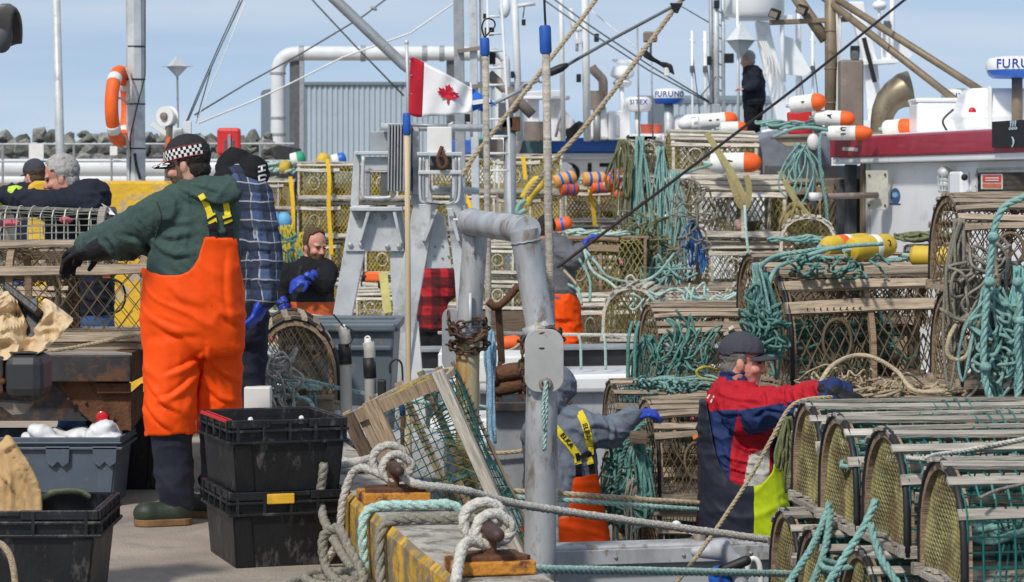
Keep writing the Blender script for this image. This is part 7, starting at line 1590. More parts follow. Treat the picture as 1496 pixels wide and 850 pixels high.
mb = MB(); torso(mb, D, T6, .008); limb(mb, aL, (.085, .08, .055)); limb(mb, aR, (.085, .075, .055)); garment('red_plaid_shirt', mb, c_rplaid, p6, .013, 3, .010, 8)
mb = MB(); torso(mb, D, [(468, 630, 19, .12), (485, 630, 19, .12)], .012)
for q in lg: limb(mb, q, (.105, .09, .08))
garment('black_trousers', mb, c_black, p6, .014, 3, .006)
# ---- line hauler in grey with orange overalls
D = 21.5; hd = Head(P(797, 338, D), (.2, .90, -.5), k=.92); T7 = [(345, 808, 16, .08), (356, 812, 24, .11), (380, 814, 24, .13), (420, 818, 22, .13), (450, 820, 22, .13)]
lg = [[P(812 + 16 * i, 450, D), P(812 + 20 * i, 530, D), V((P(812 + 20 * i, 0, D).x, D, zf + .08))] for i in (0, 1)]; aL = [P(820, 366, D - .08), P(838, 379, D - .14), P(849, 364, D - .1)]; aR = [P(795, 366, D), P(785, 400, D + .1), P(800, 415, D + .2)]
mb = MB(); hd.blobs(mb); hd.neck(mb, P(808, 350, D)); torso(mb, D, T7, -.02, 356); limb(mb, aL, (.055, .05, .04)); limb(mb, aR, (.055, .05, .04)); hand(mb, aL[2], (.5, 0, .8), (1, 0, 0)); hand(mb, aR[2], (0, 1, 0), (0, 0, -1))
for q in lg: limb(mb, q, (.085, .06, .05)); mb.cap(q[2] + V((0, 0, -.04)), q[2] + V((.0, .14, -.045)), .04, .035)
p7 = body('line hauler in grey top and orange overalls behind the bent pipe', mb, skin, .010); hd.hair(p7, h_dark, .03, .012)
mb = MB(); torso(mb, D, T7, .008); limb(mb, aL, (.085, .085, .062)); limb(mb, aR, (.085, .075, .055)); mb.cap(P(806, 352, D), aL[0], .08, .085); garment('grey_sweatshirt', mb, c_grey2, p7, .013, 3, .010, 8)
mb = MB(); torso(mb, D, [(428, 818, 22, .13), (450, 820, 22, .13), (465, 820, 22, .13)], .016)
for q in lg: limb(mb, q, (.12, .115, .1))
garment('orange_overalls', mb, c_orange, p7, .013, 3, .010, 7)
mb = MB(); mb.cap(P(843, 370, D - .12), aL[2], .055, .05); hand(mb, aL[2], (.5, 0, .8), (1, 0, 0), 1.15); garment('glove', mb, c_glove, p7, .009, 1, 0)
# ---- grey hooded deckhand with yellow suspenders
D = 14.0; zf = -.95; hd = Head(P(812, 574, D), (.62, .75, -.2), k=1.05)
T8 = [(600, 812, 30, .09), (612, 816, 42, .12), (640, 818, 50, .145), (690, 818, 52, .15), (740, 822, 54, .15), (800, 826, 58, .16)]
aL = [P(858, 628, D - .05), P(893, 632, D + .02), P(922, 608, D + .0)]; aR = [P(785, 632, D + .05), P(790, 690, D + .25), P(815, 700, D + .4)]
lg = [[P(800 + 46 * i, 790, D), P(800 + 46 * i, 860, D), V((P(800 + 46 * i, 0, D).x, D, zf + .08))] for i in (0, 1)]
mb = MB(); hd.blobs(mb); hd.neck(mb, P(812, 606, D)); torso(mb, D, T8, -.03, 612); limb(mb, aL, (.06, .05, .04)); limb(mb, aR, (.06, .05, .04)); d8 = V((.85, .15, .15)); hand(mb, aL[2], d8, (.2, .4, -1)); hand(mb, aR[2], (0, 1, 0), (0, 0, -1))
for q in lg: limb(mb, q, (.09, .065, .05)); mb.cap(q[2] + V((0, 0, -.04)), q[2] + V((.08, .13, -.045)), .04, .035)
p8 = body('deckhand in blue-grey hoodie with yellow suspenders reaching to a trap', mb, skin, gl=(c_glove, aL[2], aR[2]))
mb = MB(); torso(mb, D, T8, .006, None, 770); limb(mb, aL, (.098, .085, .062)); limb(mb, aR, (.09, .085, .06)); mb.cap(P(820, 616, D - .03), aL[0], .10, .098); hd.e(mb, -.012, 0, .035, .125, .10, .115); hd.e(mb, -.05, 0, -.06, .09, .09, .09); hd.e(mb, -.06, 0, .06, .07, .06, .07)
jk = garment('hooded_sweatshirt', mb, c_grey, p8, .009, 4, .008, 7.5, seed=12, creases=(([(852, 640), (868, 625), (890, 630)], 4, .012), ([(862, 655), (880, 645), (900, 646)], 3, .010), ([(888, 612), (892, 630), (888, 648)], 3, .010), ([(822, 690), (838, 700), (856, 690)], 4, .010), ([(818, 660), (826, 690), (822, 720)], 4, .010), ([(816, 604), (836, 612), (850, 606)], 3, .012)))
mb = MB(); torso(mb, D, T8, .024, 640); mb.ell(P(830, 778, D - .02), (.22, .17, .12))
for q in lg: limb(mb, q, (.13, .12, .1))
def bb(x, y, v): 
    if v.y > D + .08: return y > 752
    if y > 756: return True
    return 697 - (x - 838) * .12 < y and x > 838 - (y - 697) * .14 and x < 872 + (y - 693) * .22
garment('bib_overalls', mb, c_orange, p8, .010, 4, .009, 6, keep=bb, thick=.004)
hs = surf(jk)
sp = [strap('suspender', hs, pts, .040, c_ystrap, p8) for pts in ([(806, 618), (818, 633), (834, 652), (845, 667)], [(846, 601), (854, 618), (860, 640), (862, 664)])]
def on_strap(txt, pts, size):
    for (x, y), ch, ang in pts:
        pass
a8, b8 = math.atan2(34, 27), math.atan2(50, 12)
for txt, (x, y), ang in (('ELKA', (828, 643), -R(50)), ('ELKA', (857, 630), -R(74))):
    h_ = hs(x, y, .013); d_ = 0
    if h_ is not None: lettering(txt, .036, m_ink, p8, h_, (R(90), -ang, 0), name='strap_lettering')
for pts in ([(843, 662), (846, 676)], [(861, 660), (863, 676)], [(846, 668), (862, 660)]): strap('strap_buckle', hs, pts, .022, c_black, p8, .010)
for pts in ([(845, 674), (846, 700)], [(863, 674), (866, 698)]): strap('strap_end', hs, pts, .034, c_black, p8, .008)
for pts in ([(843, 669), (845, 678)], [(860, 668), (863, 678)]): strap('buckle_tab', hs, pts, .036, c_ystrap, p8, .008)
mb = MB(); mb.cap(P(908, 620, D + .0), aL[2], .058, .05); hand(mb, P(920, 608, D), d8, (.2, .4, -1), 1.15, .6); garment('glove', mb, c_glove, p8, .0065, 1, 0)
for q in lg: mb = MB(); mb.cap(q[2] + V((0, 0, .1)), q[2] + V((0, 0, -.02)), .07, .06); mb.cap(q[2] + V((0, 0, -.03)), q[2] + V((.09, .14, -.035)), .052, .045); garment('boot', mb, m_black, p8, .014, 3, 0)
# ---- man in the red and navy jacket
from mathutils.geometry import intersect_point_line as geo
D = 12.75; hd = Head(P(1084, 528, D), (.97, -.03, -.10), k=1.04)
T9 = [(557, 1076, 24, .08), (570, 1073, 33, .11), (585, 1072, 42, .13), (610, 1076, 48, .15), (660, 1082, 53, .16), (710, 1084, 56, .165), (770, 1086, 58, .165), (850, 1086, 58, .16)]
aR = [P(1084, 600, D - .16), P(1156, 594, D - .28), P(1216, 574, D - .62)]; aL = [P(1090, 600, D + .16), P(1165, 590, D + .1), P(1225, 574, D - .4)]
lg = [[P(1062 + 48 * i, 840, D), P(1062 + 48 * i, 900, D), V((P(1062 + 48 * i, 0, D).x, D, zf + .08))] for i in (0, 1)]
mb = MB(); hd.blobs(mb); hd.neck(mb, P(1072, 565, D), .06); torso(mb, D, T9, -.03, 564); limb(mb, aR, (.06, .05, .04)); limb(mb, aL, (.06, .05, .04)); d9 = V((.9, -.25, -.2)); hand(mb, aR[2], d9, (0, .3, -1)); hand(mb, aL[2], d9, (0, -.3, -1))
for q in lg: limb(mb, q, (.09, .065, .05)); mb.cap(q[2] + V((0, 0, -.04)), q[2] + V((.14, 0, -.045)), .04, .035)
p9 = body('man in charcoal cap, red and navy jacket and navy and lime overalls', mb, skinp, .0065, gl=(c_gblack, aL[2], aR[2])); hd.hair(p9, mat('short_grey_hair', (.17, .155, .145), .8, var=.25, scale=70, bump=.3, bscale=200), -.02, .004, -.07, zmax=.045); hd.eyes(p9, h_grey); hd.cap(p9, c_char, z0=.045)
mb = MB(); torso(mb, D, T9, .006, None, 720); limb(mb, aR, (.112, .096, .066)); limb(mb, aL, (.10, .085, .066)); mb.cap(P(1062, 584, D - .08), aR[0], .08, .10); hd.neck(mb, P(1072, 566, D), .070)
def jcol(x, y, v):
    # collar
    if y < 565 and x < 1105: return 1 if (x > 1060 and y < 556) or y < 550 else 0
    arm_mid = 596 - (x - 1086) * .16
    q, f_ = geo(v, aR[0], aR[1]); near = x > 1150 or (f_ > .12 and (q - v).length < .125 and v.y < D - .1)
    if near: return 0 if y < (arm_mid + 2 if x < 1195 else 545) else 1
    if y < 600 - .06 * (x - 1040): return 0
    if x > 1098 and y < 612 and v.y > D: return 1
    cx_ = 1079 - 13 * math.sin((y - 600) / 100 * 1.7)
    if x < cx_: return 1
    if y > 668 - (x - 1090) * .5 and x > 1086 + (708 - y) * .2 and x < 1124: return 2
    return 0 if x < 1128 else 1
jk = garment('jacket', mb, [c_red, c_blue, c_beige], p9, .006, 4, .011, 8, paint=jcol, seed=6, creases=(([(1100, 612), (1120, 600), (1150, 606)], 3, .012), ([(1112, 570), (1118, 590), (1108, 612)], 4, .012), ([(1140, 562), (1146, 580), (1140, 604)], 3, .010), ([(1168, 560), (1172, 578), (1166, 596)], 3, .010), ([(1060, 612), (1070, 640), (1066, 680)], 4, .010), ([(1085, 640), (1100, 660), (1120, 668)], 4, .010), ([(1045, 600), (1060, 608), (1090, 606)], 3, .008), ([(1050, 640), (1058, 665), (1075, 690)], 4, .010)))
mb = MB(); torso(mb, D, T9, .026, 580)
for q in lg: limb(mb, q, (.13, .12, .1))
cut9 = curve_y([(1010, 560), (1030, 575), (1036, 610), (1043, 650), (1052, 680), (1066, 702), (1085, 711), (1112, 709), (1128, 690), (1134, 655), (1137, 620), (1150, 600)])
ov = garment('bib_overalls', mb, [c_navyb, c_lime], p9, .0085, 4, .008, 6, keep=lambda x, y, v: y > cut9(x), paint=lambda x, y, v: 1 if x > 1101 else 0, thick=.005, seed=5)
hs = surf(jk)
for pts in ([(1033, 582), (1037, 576)], [(1038, 588), (1043, 578)]): strap('jacket_stitch', hs, pts, .008, m_offw, p9, .003)
mb = MB(); hand(mb, P(1218, 574, D - .64), d9, (0, .3, -1), 1.2, .8); mb.cap(P(1205, 575, D - .56), P(1218, 574, D - .64), .06, .05); garment('glove', mb, c_gblack, p9, .0065, 1, 0)
mb = MB(); hand(mb, aL[2], d9, (0, -.3, -1), 1.2, .8, -1); garment('glove', mb, c_gblack, p9, .0065, 1, 0)
for q in lg: mb = MB(); mb.cap(q[2] + V((0, 0, .1)), q[2] + V((0, 0, -.02)), .07, .06); mb.cap(q[2] + V((0, 0, -.03)), q[2] + V((.15, 0, -.035)), .052, .045); garment('boot', mb, m_black, p9, .014, 3, 0)
# ---- man in black on the distant roof
D = 38.9; zf = zd5; hd = Head(P(1092, 88, D), (-.97, -.1, -.15), k=1.02); T10 = [(96, 1098, 9, .09), (101, 1099, 13, .12), (120, 1101, 16, .14), (150, 1101, 16, .14)]
aL = [P(1100, 104, D - .17), P(1103, 124, D - .2), P(1088, 130, D - .2)]; lg = [[P(1096 + 9 * i, 148, D + .15 * i), P(1096 + 9 * i, 170, D + .15 * i), V((P(1096 + 9 * i, 0, D).x, D + .15 * i, zf + .08))] for i in (0, 1)]
mb = MB(); hd.blobs(mb); hd.neck(mb, P(1097, 99, D)); torso(mb, D, T10, -.02, 101); limb(mb, aL, (.06, .05, .04)); hand(mb, aL[2], (-1, 0, .1), (0, 0, -1))
for q in lg: limb(mb, q, (.09, .065, .05)); mb.cap(q[2] + V((0, 0, -.04)), q[2] + V((-.14, 0, -.045)), .04, .035)
p10 = body('person in black standing on the white wheelhouse roof', mb, skin, .014); hd.hair(p10, h_grey, .03, .015)
mb = MB(); torso(mb, D, T10, .01); limb(mb, aL, (.09, .085, .06)); garment('black_jacket', mb, c_navy, p10, .018, 3, .01)
mb = MB(); torso(mb, D, [(146, 1101, 14, .13), (154, 1101, 15, .13)], .01)
for q in lg: limb(mb, q, (.115, .1, .085)); mb.cap(q[2] + V((0, 0, -.03)), q[2] + V((-.13, 0, -.035)), .05, .045)
garment('black_trousers', mb, c_black, p10, .018, 3, .008)
# ---------------------------------------------------------------- buoys, ropes, rigging, straps
random.seed(33)
def bullet_buoy(label, a, b, Da, Db, r, cols, group=None, txt=None, f=.68, bands=(), txt_at=.4, flip=False, tsz=None):
    A, B = P(a[0], a[1], Da), P(b[0], b[1], Db); d = B - A; L = d.length; q = Matrix.Translation(A) @ d.to_track_quat('Z', 'Y').to_matrix().to_4x4()
    t = thing('buoy', label, 'buoy', V((A.x, A.y, A.z - r)), group)
    def seg(z0, z1, nm, m, n=10):
        pr = []
        for k in range(n + 1):
            z = z0 + (z1 - z0) * k / n; u = z / L
            rr = r * min(1, (max(0, u) / .08) ** .5 if u < .08 else 1) * (1 if u < .72 else max(0, 1 - ((u - .72) / .28) ** 2.4) ** .5)
            pr.append((max(rr, .001), z))
        return MB().lathe(pr, 18, q).build(nm, m, t, 'auto')
    bo_ = seg(0, L * f, 'body', cols[0]); seg(L * f, L, 'nose', cols[1])
    for u0, u1, m in bands: MB().lathe([(r * 1.0, L * u0), (r * 1.025, L * (u0 + .01)), (r * 1.025, L * (u1 - .01)), (r * 1.0, L * u1)], 18, q, False).build('band', m, t, 'auto')
    MB().lathe([(r * .22, -.04), (r * .22, .01)], 8, q).build('eye_fitting', r_pale, t, 'auto')
    if txt:
        ang = math.atan2(d.z, d.x); c = A.lerp(B, txt_at) + V((0, -r * 1.012, r * .2))
        o = lettering(txt, tsz or r * 1.3, m_ink, bo_, c, (R(79), -ang, 0), name='buoy_number', roll=R(90) if flip else 0, bendy=r)
    return t
G = 'white and orange buoys on the cabin roof'
bullet_buoy('white buoy with number one and red-orange nose, on the red bin', (1154, 154), (1206, 147), 25.1, 24.9, .085, (m_buoyw, m_orange), G, '1', .70, txt_at=.42, flip=True)
bullet_buoy('white buoy with orange nose and number four, behind buoy ten', (1188, 171), (1250, 174), 25.0, 24.9, .075, (m_buoyw, m_orange), G, '4', .66, txt_at=.4, flip=True)
bullet_buoy('white buoy numbered ten lying on the red roof edge', (1206, 194), (1275, 194), 24.6, 24.5, .07, (m_buoyw, m_orange), G, '10', .64, txt_at=.38, flip=True)
bullet_buoy('white buoy showing an orange nose beside the cowl vent', (1290, 188), (1337, 184), 24.9, 24.7, .08, (m_buoyw, m_orange), G, None, .58)
bullet_buoy('large white buoy with orange nose on the silvered traps', (1034, 238), (1113, 237), 25.0, 24.9, .098, (m_buoyw, m_orange), None, '~', .68)
bullet_buoy('white buoy with orange nose on the distant roof locker', (1018, 179), (1078, 173), 37.5, 37.5, .115, (m_buoyw, m_orange), None, '- -', .68)
bullet_buoy('white buoy with orange tip low beside the man in black', (1050, 188), (1092, 187), 37.2, 37.2, .1, (m_buoyw, m_orange), None, None, .66)
for i in range(5): MB().ell(P(1004 + i * 12, 180 + rnd(-6, 6), 37.8), (.14, .12, .1)).build('fender', m_buoyw, None, True, label='white float in the heap beside the distant roof locker', cat='float', group='white floats heaped on the distant roof')
bullet_buoy('yellow buoy with white band and the number thirty, on the trap tops', (1240, 365), (1307, 357), 15.5, 15.7, .075, (m_buoyy, m_buoyy), None, '30', .6, ((.48, .60, m_buoyw),), .78, False, .055)
bullet_buoy('yellow buoy with orange-red band behind the numbered yellow buoy', (1202, 360), (1276, 353), 15.9, 16.2, .062, (m_buoyy, m_buoyy), None, None, .6, ((.28, .42, m_orange), (.42, .5, m_buoyw)))
bullet_buoy('yellow buoy with white band half behind the upper side trap', (1328, 373), (1404, 376), 15.6, 15.5, .062, (m_buoyy, m_buoyy), None, None, .5, ((.40, .53, m_buoyw),))
G = 'striped peach and orange buoys on the trap wall'
for i, (a, b, m, lab) in enumerate((((808, 267), (842, 257), m_buoyt, 'peach buoy with two blue bands, first by the grey pole'), ((850, 262), (886, 261), m_buoyt, 'peach buoy with blue bands in the middle of the striped row'), ((884, 268), (910, 252), m_orange, 'orange buoy with tilted blue band at the row end'), ((862, 274), (896, 272), m_orange, 'orange buoy with blue band in the lower striped row'), ((818, 276), (846, 277), m_orange, 'small orange buoy peeking below the first peach buoy'))):
    bullet_buoy(lab, a, b, 35.6, 35.7, .10 - .01 * (i > 2), (m, m), G, None, .6, ((.25, .36, m_blue), (.58, .70, m_blue)))
for x, y, lab in ((906, 262, 'upper'), (903, 282, 'lower'), (912, 272, 'small')): MB().ell(P(x, y, 35.7), (.1, .09, .09)).build('buoy', m_orange, None, True, label='%s round orange buoy beside the striped buoys' % lab, cat='buoy', group=G)
bullet_buoy('peach buoy with blue cap behind the bent pipe elbow', (784, 338), (800, 322), 22.5, 22.6, .06, (m_buoyt, m_buoyb), None, None, .6); bullet_buoy('orange buoy with blue band beside the line hauler head', (808, 330), (836, 324), 23.4, 23.4, .06, (m_orange, m_orange), None, None, .6, ((.4, .55, m_blue),))
bullet_buoy('green and white buoy on the far trap wall', (424, 235), (446, 229), 36.4, 36.4, .10, (m_buoyw, m_buoyg), None, None, .5); bullet_buoy('blue nosed white buoy on the far trap wall', (484, 236), (506, 230), 36.4, 36.4, .09, (m_buoyw, m_blue), None, None, .5)
for x, y, r, m, lab in ((416, 244, .085, m_buoyy, 'yellow round buoy at the corner of the far trap wall'), (472, 235, .10, m_buoyy, 'yellow buoy beside the yellow strap on the far trap wall'), (398, 318, .10, m_buoyb, 'pale blue round buoy beside the plaid sleeve'), (416, 322, .10, m_buoyb, 'second pale blue buoy nearer the bearded man'), (526, 233, .06, m_buoyg, 'small green buoy by the frame top')):
    MB().ell(P(x, y, 35.2 if y > 300 else 36.2), (r * 1.2, r, r), Matrix.Rotation(rnd(0, 2), 3, 'Y')).build('buoy', m, None, True, label=lab, cat='buoy')
MB().cap(P(727, 503, 17.4), P(752, 500, 17.4), .05, .05).build('buoy', m_orange, None, True, label='orange float between the bent pipe legs', cat='buoy'); MB().tube(spline([P(722, 498, 17.3), P(735, 512, 17.2), P(752, 508, 17.25), P(764, 496, 17.4)], 5), .008, 6).build('rope', r_white, None, True, label='white line slung under the orange float', cat='rope')
MB().bar(P(1252, 458, 14.3), P(1262, 458, 14.3), .02, .03).build('red_float_scrap', m_orange, None, label='orange scrap caught in the barrel trap', cat='float') if False else None
# ---- loose ropes and hanks
def hank(label, x, y0, y1, D, n, wpx, m, r=.010, sway=.5, cat='rope', dep=.06):
    mb = MB(); r *= .72; n = int(n * 1.25); zt = P(x, y0, D)
    for k in range(n):
        xa = x + rnd(-.5, .5) * wpx; yb = y1 - abs(rnd(0, .45)) * (y1 - y0); w_ = rnd(.15, .5) * wpx * sway; xm = xa + rnd(-.4, .4) * wpx
        pts = [P(x + rnd(-.25, .25) * wpx, y0 + rnd(-2, 2), D + rnd(-dep, dep)), P(xa - w_ * .4, y0 + (yb - y0) * .35, D - rnd(0, dep)), P(xm - w_ * .6, y0 + (yb - y0) * .75, D - rnd(0, dep)), P(xm, yb, D - rnd(0, dep)), P(xm + w_ * .7, y0 + (yb - y0) * .78, D - rnd(0, dep)), P(xa + w_ * .5, y0 + (yb - y0) * .35, D - rnd(0, dep)), P(x + rnd(-.25, .25) * wpx, y0 + rnd(-2, 3), D + rnd(-dep, dep))]
        mb.tube(spline(pts, 6), r, 6)
    return mb.build('rope_hank', m, None, True, label=label, cat=cat)
hank('long teal rope hank falling down the outer narrow stack', 935, 200, 430, 24.9, 7, 22, r_teal, .016); hank('grey-green rope hank beside the teal hank', 925, 245, 420, 24.95, 9, 30, r_grey, .013); hank('teal rope loops between the narrow stack and silvered traps', 985, 250, 415, 24.7, 6, 26, r_teal, .014)
hank('pale tangle of rope under the dark board trap', 910, 205, 330, 24.85, 7, 26, r_olive, .013); hank('blue rope hank with a hanging loop in the centre stack', 1012, 318, 400, 24.4, 9, 22, r_blue, .013); hank('teal rope strands by the inner narrow stack', 965, 215, 420, 24.8, 6, 24, r_teal, .013)
hank('teal ropes hanging in the gap beside the wire trap', 905, 640, 790, 14.6, 9, 40, r_teald, .010); hank('dark rope hank beside the dark trap with the rusty ring', 935, 640, 760, 13.85, 7, 26, r_teald, .010); hank('grey twine bunch hanging by the lowest wire trap', 922, 700, 800, 13.8, 5, 26, r_grey, .007)
hank('green rope loops hung at the barrel trap end', 1112, 400, 560, 14.1, 9, 36, r_teald, .010); hank('teal rope bundle falling down beside the barrel trap', 1105, 385, 530, 14.0, 6, 22, r_teal, .011); hank('green loops draped over the round trap end', 945, 490, 575, 15.7, 8, 40, r_teald, .009)
hank('yellow-green rope cluster behind the plaid sleeve', 420, 330, 470, 29, 9, 40, r_yel, .014, 1.); hank('green rope cluster beside the bearded man', 410, 340, 480, 29.2, 9, 44, r_teald, .014, 1.); hank('yellow rope loops on the far trap corner', 440, 340, 440, 30, 6, 20, r_yel, .012)
hank('weathered grey rope hank on the upper side trap', 1402, 320, 570, 13.3, 7, 34, r_grey, .012, .8); hank('grey-green rope tangle in front of the lower side trap', 1460, 400, 590, 13.2, 9, 60, r_grey, .011, .8); hank('teal loops in front of the lower side trap', 1452, 420, 600, 13.1, 6, 70, r_teal, .011, .9); hank('pale blue-green strands at the frame side', 1488, 390, 590, 13.1, 6, 26, mat('pale_teal_rope', (.20, .44, .42), .85, var=.25, scale=50, bump=.5, bscale=150), .011)
hank('teal ropes hanging off the roof corner bracket', 1170, 210, 300, 24.6, 6, 46, r_teal, .013, .9)
def loose(label, pts, r, m, tw=False, k=6, cat='rope'):
    q = spline([P(*p) for p in pts], k); mb = MB()
    if tw: twisted(mb, q, r)
    else: mb.tube(q, r, 7)
    return mb.build('rope', m, None, not tw or True, label=label, cat=cat)
loose('thick teal rope arching over the upper side trap and down', [(1530, 275, 13.1), (1496, 288, 13.0), (1470, 300, 12.98), (1455, 325, 12.97), (1448, 370, 12.97), (1441, 440, 12.97), (1437, 500, 12.97), (1440, 560, 12.97), (1455, 600, 12.95)], .019, r_teal, True)
loose('second teal rope hanging at the frame side', [(1486, 410, 13.0), (1490, 450, 12.95), (1486, 500, 12.95), (1490, 560, 12.95), (1478, 605, 12.9)], .017, r_teal, True)
for x, y, w_ in ((1451, 346, 'uppermost knot on the thick arching teal rope'), (1446, 412, 'middle knot on the thick arching teal rope'), (1440, 536, 'lowest knot on the thick arching teal rope'), (1487, 412, 'upper knot on the second teal rope at the frame side'), (1490, 468, 'lower knot on the second teal rope at the frame side')): MB().ell(P(x, y, 12.95), (.03, .03, .026)).build('rope_knot', r_teal, None, True, label=w_, cat='knot', group='knots in the thick teal ropes')
loose('tan loop of rope hanging from the side trap', [(1400, 470, 13.2), (1388, 490, 13.1), (1384, 515, 13.1), (1395, 525, 13.1), (1412, 520, 13.1), (1420, 495, 13.1), (1420, 470, 13.15)], .012, r_tan)
loose('tan rope arching above the red sleeve', [(1198, 560, 12.6), (1215, 535, 12.7), (1245, 520, 12.9), (1275, 522, 12.9), (1310, 542, 12.9), (1335, 570, 12.8), (1380, 572, 12.8)], .012, r_tan)
loose('white line from the jacket hand down past the lime bib', [(1216, 580, 12.0), (1160, 590, 11.95), (1128, 640, 11.9), (1100, 690, 11.85), (1062, 750, 11.7), (1020, 810, 11.5), (985, 855, 11.4)], .0105, r_tan, True)
loose('olive rope dangling between the lime bib and first green trap', [(1190, 600, 11.6), (1172, 620, 11.5), (1160, 640, 11.5), (1165, 670, 11.5), (1155, 700, 11.5)], .016, r_olive); hank('olive netting rope bunch at the first green trap end', 1152, 610, 735, 11.7, 8, 22, r_olive, .009)
for i, (pts, lab) in enumerate(((((1212, 735, 10.6), (1200, 770, 10.5), (1180, 810, 10.3), (1140, 870, 10.1)), 'outermost teal rope falling in front of the green traps'), (((1214, 745, 10.55), (1208, 790, 10.4), (1196, 830, 10.3), (1176, 880, 10.1)), 'twin teal rope beside the outermost one'), (((1280, 730, 9.9), (1262, 770, 9.85), (1230, 820, 9.8), (1200, 870, 9.7)), 'teal rope slanting between second and third green traps'), (((1272, 765, 9.85), (1285, 810, 9.75), (1310, 850, 9.65), (1330, 880, 9.6)), 'teal rope curving down from the third green trap'))):
    loose(lab, pts, .0165, r_teal, True)
loose('white cord tied across the third green trap top', [(1325, 668, 9.72), (1350, 670, 9.6), (1368, 664, 9.7), (1410, 658, 9.8), (1500, 640, 9.9)], .009, r_white, True)
loose('grey cord across the nearest green trap top', [(1432, 727, 9.1), (1460, 715, 9.15), (1520, 702, 9.25)], .006, r_grey)
random.seed(12)
def heap(label, x0, x1, y, D, n, m, r=.010, dep=.3, hpx=12):
    mb = MB()
    for k in range(n):
        c = P(rnd(x0, x1), y + rnd(-hpx, 2), D + rnd(0, dep)); a, b = rnd(.06, .16), rnd(.05, .12); ph = rnd(0, 6)
        mb.tube([c + V((a * math.cos(ph + t * .45), b * math.sin(ph + t * .45), .012 * math.sin(t * 1.1 + ph) + .0016 * t)) for t in range(15)], r, 6)
    return mb.build('rope_heap', m, None, True, label=label, cat='rope')
heap('teal rope coils lying on top of the green wire trap', 960, 1040, 566, 15.3, 16, r_teal, .009, .35, 10); heap('teal rope coils on the planked trap', 1110, 1320, 380, 15.8, 14, r_teal, .010, .3, 10); heap('green rope coils across the round trap top', 1000, 1100, 462, 16.2, 7, r_teald, .009, .3, 6)
heap('pale teal rope strewn round the yellow buoys', 1150, 1290, 358, 16.2, 12, r_teal, .010, .3, 8); heap('green rope heap inside the barrel trap', 1150, 1260, 510, 14.75, 22, r_teald, .009, .2, 40); heap('pale net heap behind the yellow buoys', 1330, 1400, 352, 17, 12, r_olive, .012, .3, 8)
heap('teal rope on the dark board trap', 830, 900, 345, 24.2, 8, r_pale, .012, .3, 6); heap('teal rope coils on the roof corner', 1120, 1210, 192, 25.2, 14, r_teal, .014, .4, 14); heap('pale rope pile on the far trap corner', 395, 425, 250, 36.2, 12, r_pale, .02, .3, 12); heap('green rope strands in the lower side trap', 1395, 1480, 540, 13.9, 14, r_teald, .01, .3, 40)
heap('brown rope on the board before the red sleeve', 1240, 1380, 574, 13.5, 8, r_tan, .009, .2, 4); heap('teal rope inside the nearest green trap', 1440, 1520, 790, 9.5, 16, r_teal, .012, .2, 30); heap('teal rope inside the second green trap', 1275, 1300, 700, 10.5, 10, r_teal, .011, .2, 60); heap('white rope heap on the worn trap end', 352, 390, 560, 14.1, 10, r_white, .010, .15, 40)
heap('teal rope coil under the lower green traps', 1225, 1290, 838, 10.2, 6, r_teal, .013, .2, 8); heap('pale rope on the kerb behind the upper crate', 470, 520, 690, 11.4, 8, r_white, .018, .3, 12)
loose('tan rope lying along the trailer trap base', [(60, 515, 12.8), (110, 507, 12.9), (150, 499, 12.96), (190, 491, 12.98), (216, 488, 12.99)], .010, r_tan, True)
loose('black wire coil hanging inside the trailer trap', [(160, 405, 13.2), (178, 415, 13.2), (183, 435, 13.3), (176, 452, 13.3), (160, 458, 13.3), (150, 452, 13.3)], .006, m_black)
for pts, m, lab in ((((852, 362, 21.3), (872, 385, 21.2), (890, 405, 21.2), (930, 412, 21.3), (960, 400, 21.4), (985, 370, 23)), r_pale, 'pale teal line looping from the blue glove to the centre stack'), (((853, 362, 21.3), (858, 380, 21.2), (868, 398, 21.1), (890, 412, 21), (905, 425, 20.9)), r_pale, 'second pale line sagging from the blue glove'), (((846, 378, 21.2), (856, 395, 21.1), (862, 412, 21), (862, 440, 20.9)), r_teal, 'short teal line hanging from the grey sleeve'), (((824, 395, 21.3), (838, 410, 21.2), (848, 425, 21.1)), r_tan, 'tan line hanging from the grey sleeve'), (((830, 415, 21.2), (845, 425, 21.1), (850, 445, 21)), r_teal, 'teal line end below the grey sleeve')):
    loose(lab, pts, .012, m)
loose('white rail line across the middle boat stern', [(640, 486, 18.2), (720, 486, 18.1), (800, 488, 18.0), (935, 490, 17.9)], .012, r_white)
for x, m in ((848, r_pale), (884, r_pale)): loose('pale line tied down the dark stern, %s' % ('inner' if x > 860 else 'outer'), [(x - 4, 488, 17.85), (x, 500, 17.8), (x + 1, 540, 17.8)], .010, m)
for x in (918, 928): loose('dark teal line hanging by the white trunk top, %s' % ('nearer the traps' if x > 920 else 'farther from the traps'), [(x + 6, 470, 15.6), (x, 500, 15.5), (x - 1, 590, 15.5)], .011, r_teald)
loose('white line in front of the bearded man', [(395, 455, 19.4), (425, 458, 19.3), (480, 464, 19.3), (500, 466, 19.3)], .014, r_white); loose('teal line over the tub rim to the trap end', [(410, 548, 14.2), (450, 556, 14.0), (520, 572, 13.9), (600, 586, 13.8), (650, 590, 13.8)], .012, r_pale, True)
loose('teal and white rope across the worn trap end', [(352, 520, 14.1), (385, 545, 14.0), (420, 560, 14.0), (470, 566, 14.05)], .017, r_pale, True); loose('dark teal binding round the timbers', [(452, 574, 14.15), (456, 600, 14.12), (462, 600, 14.12), (459, 574, 14.15)], .009, r_teald)
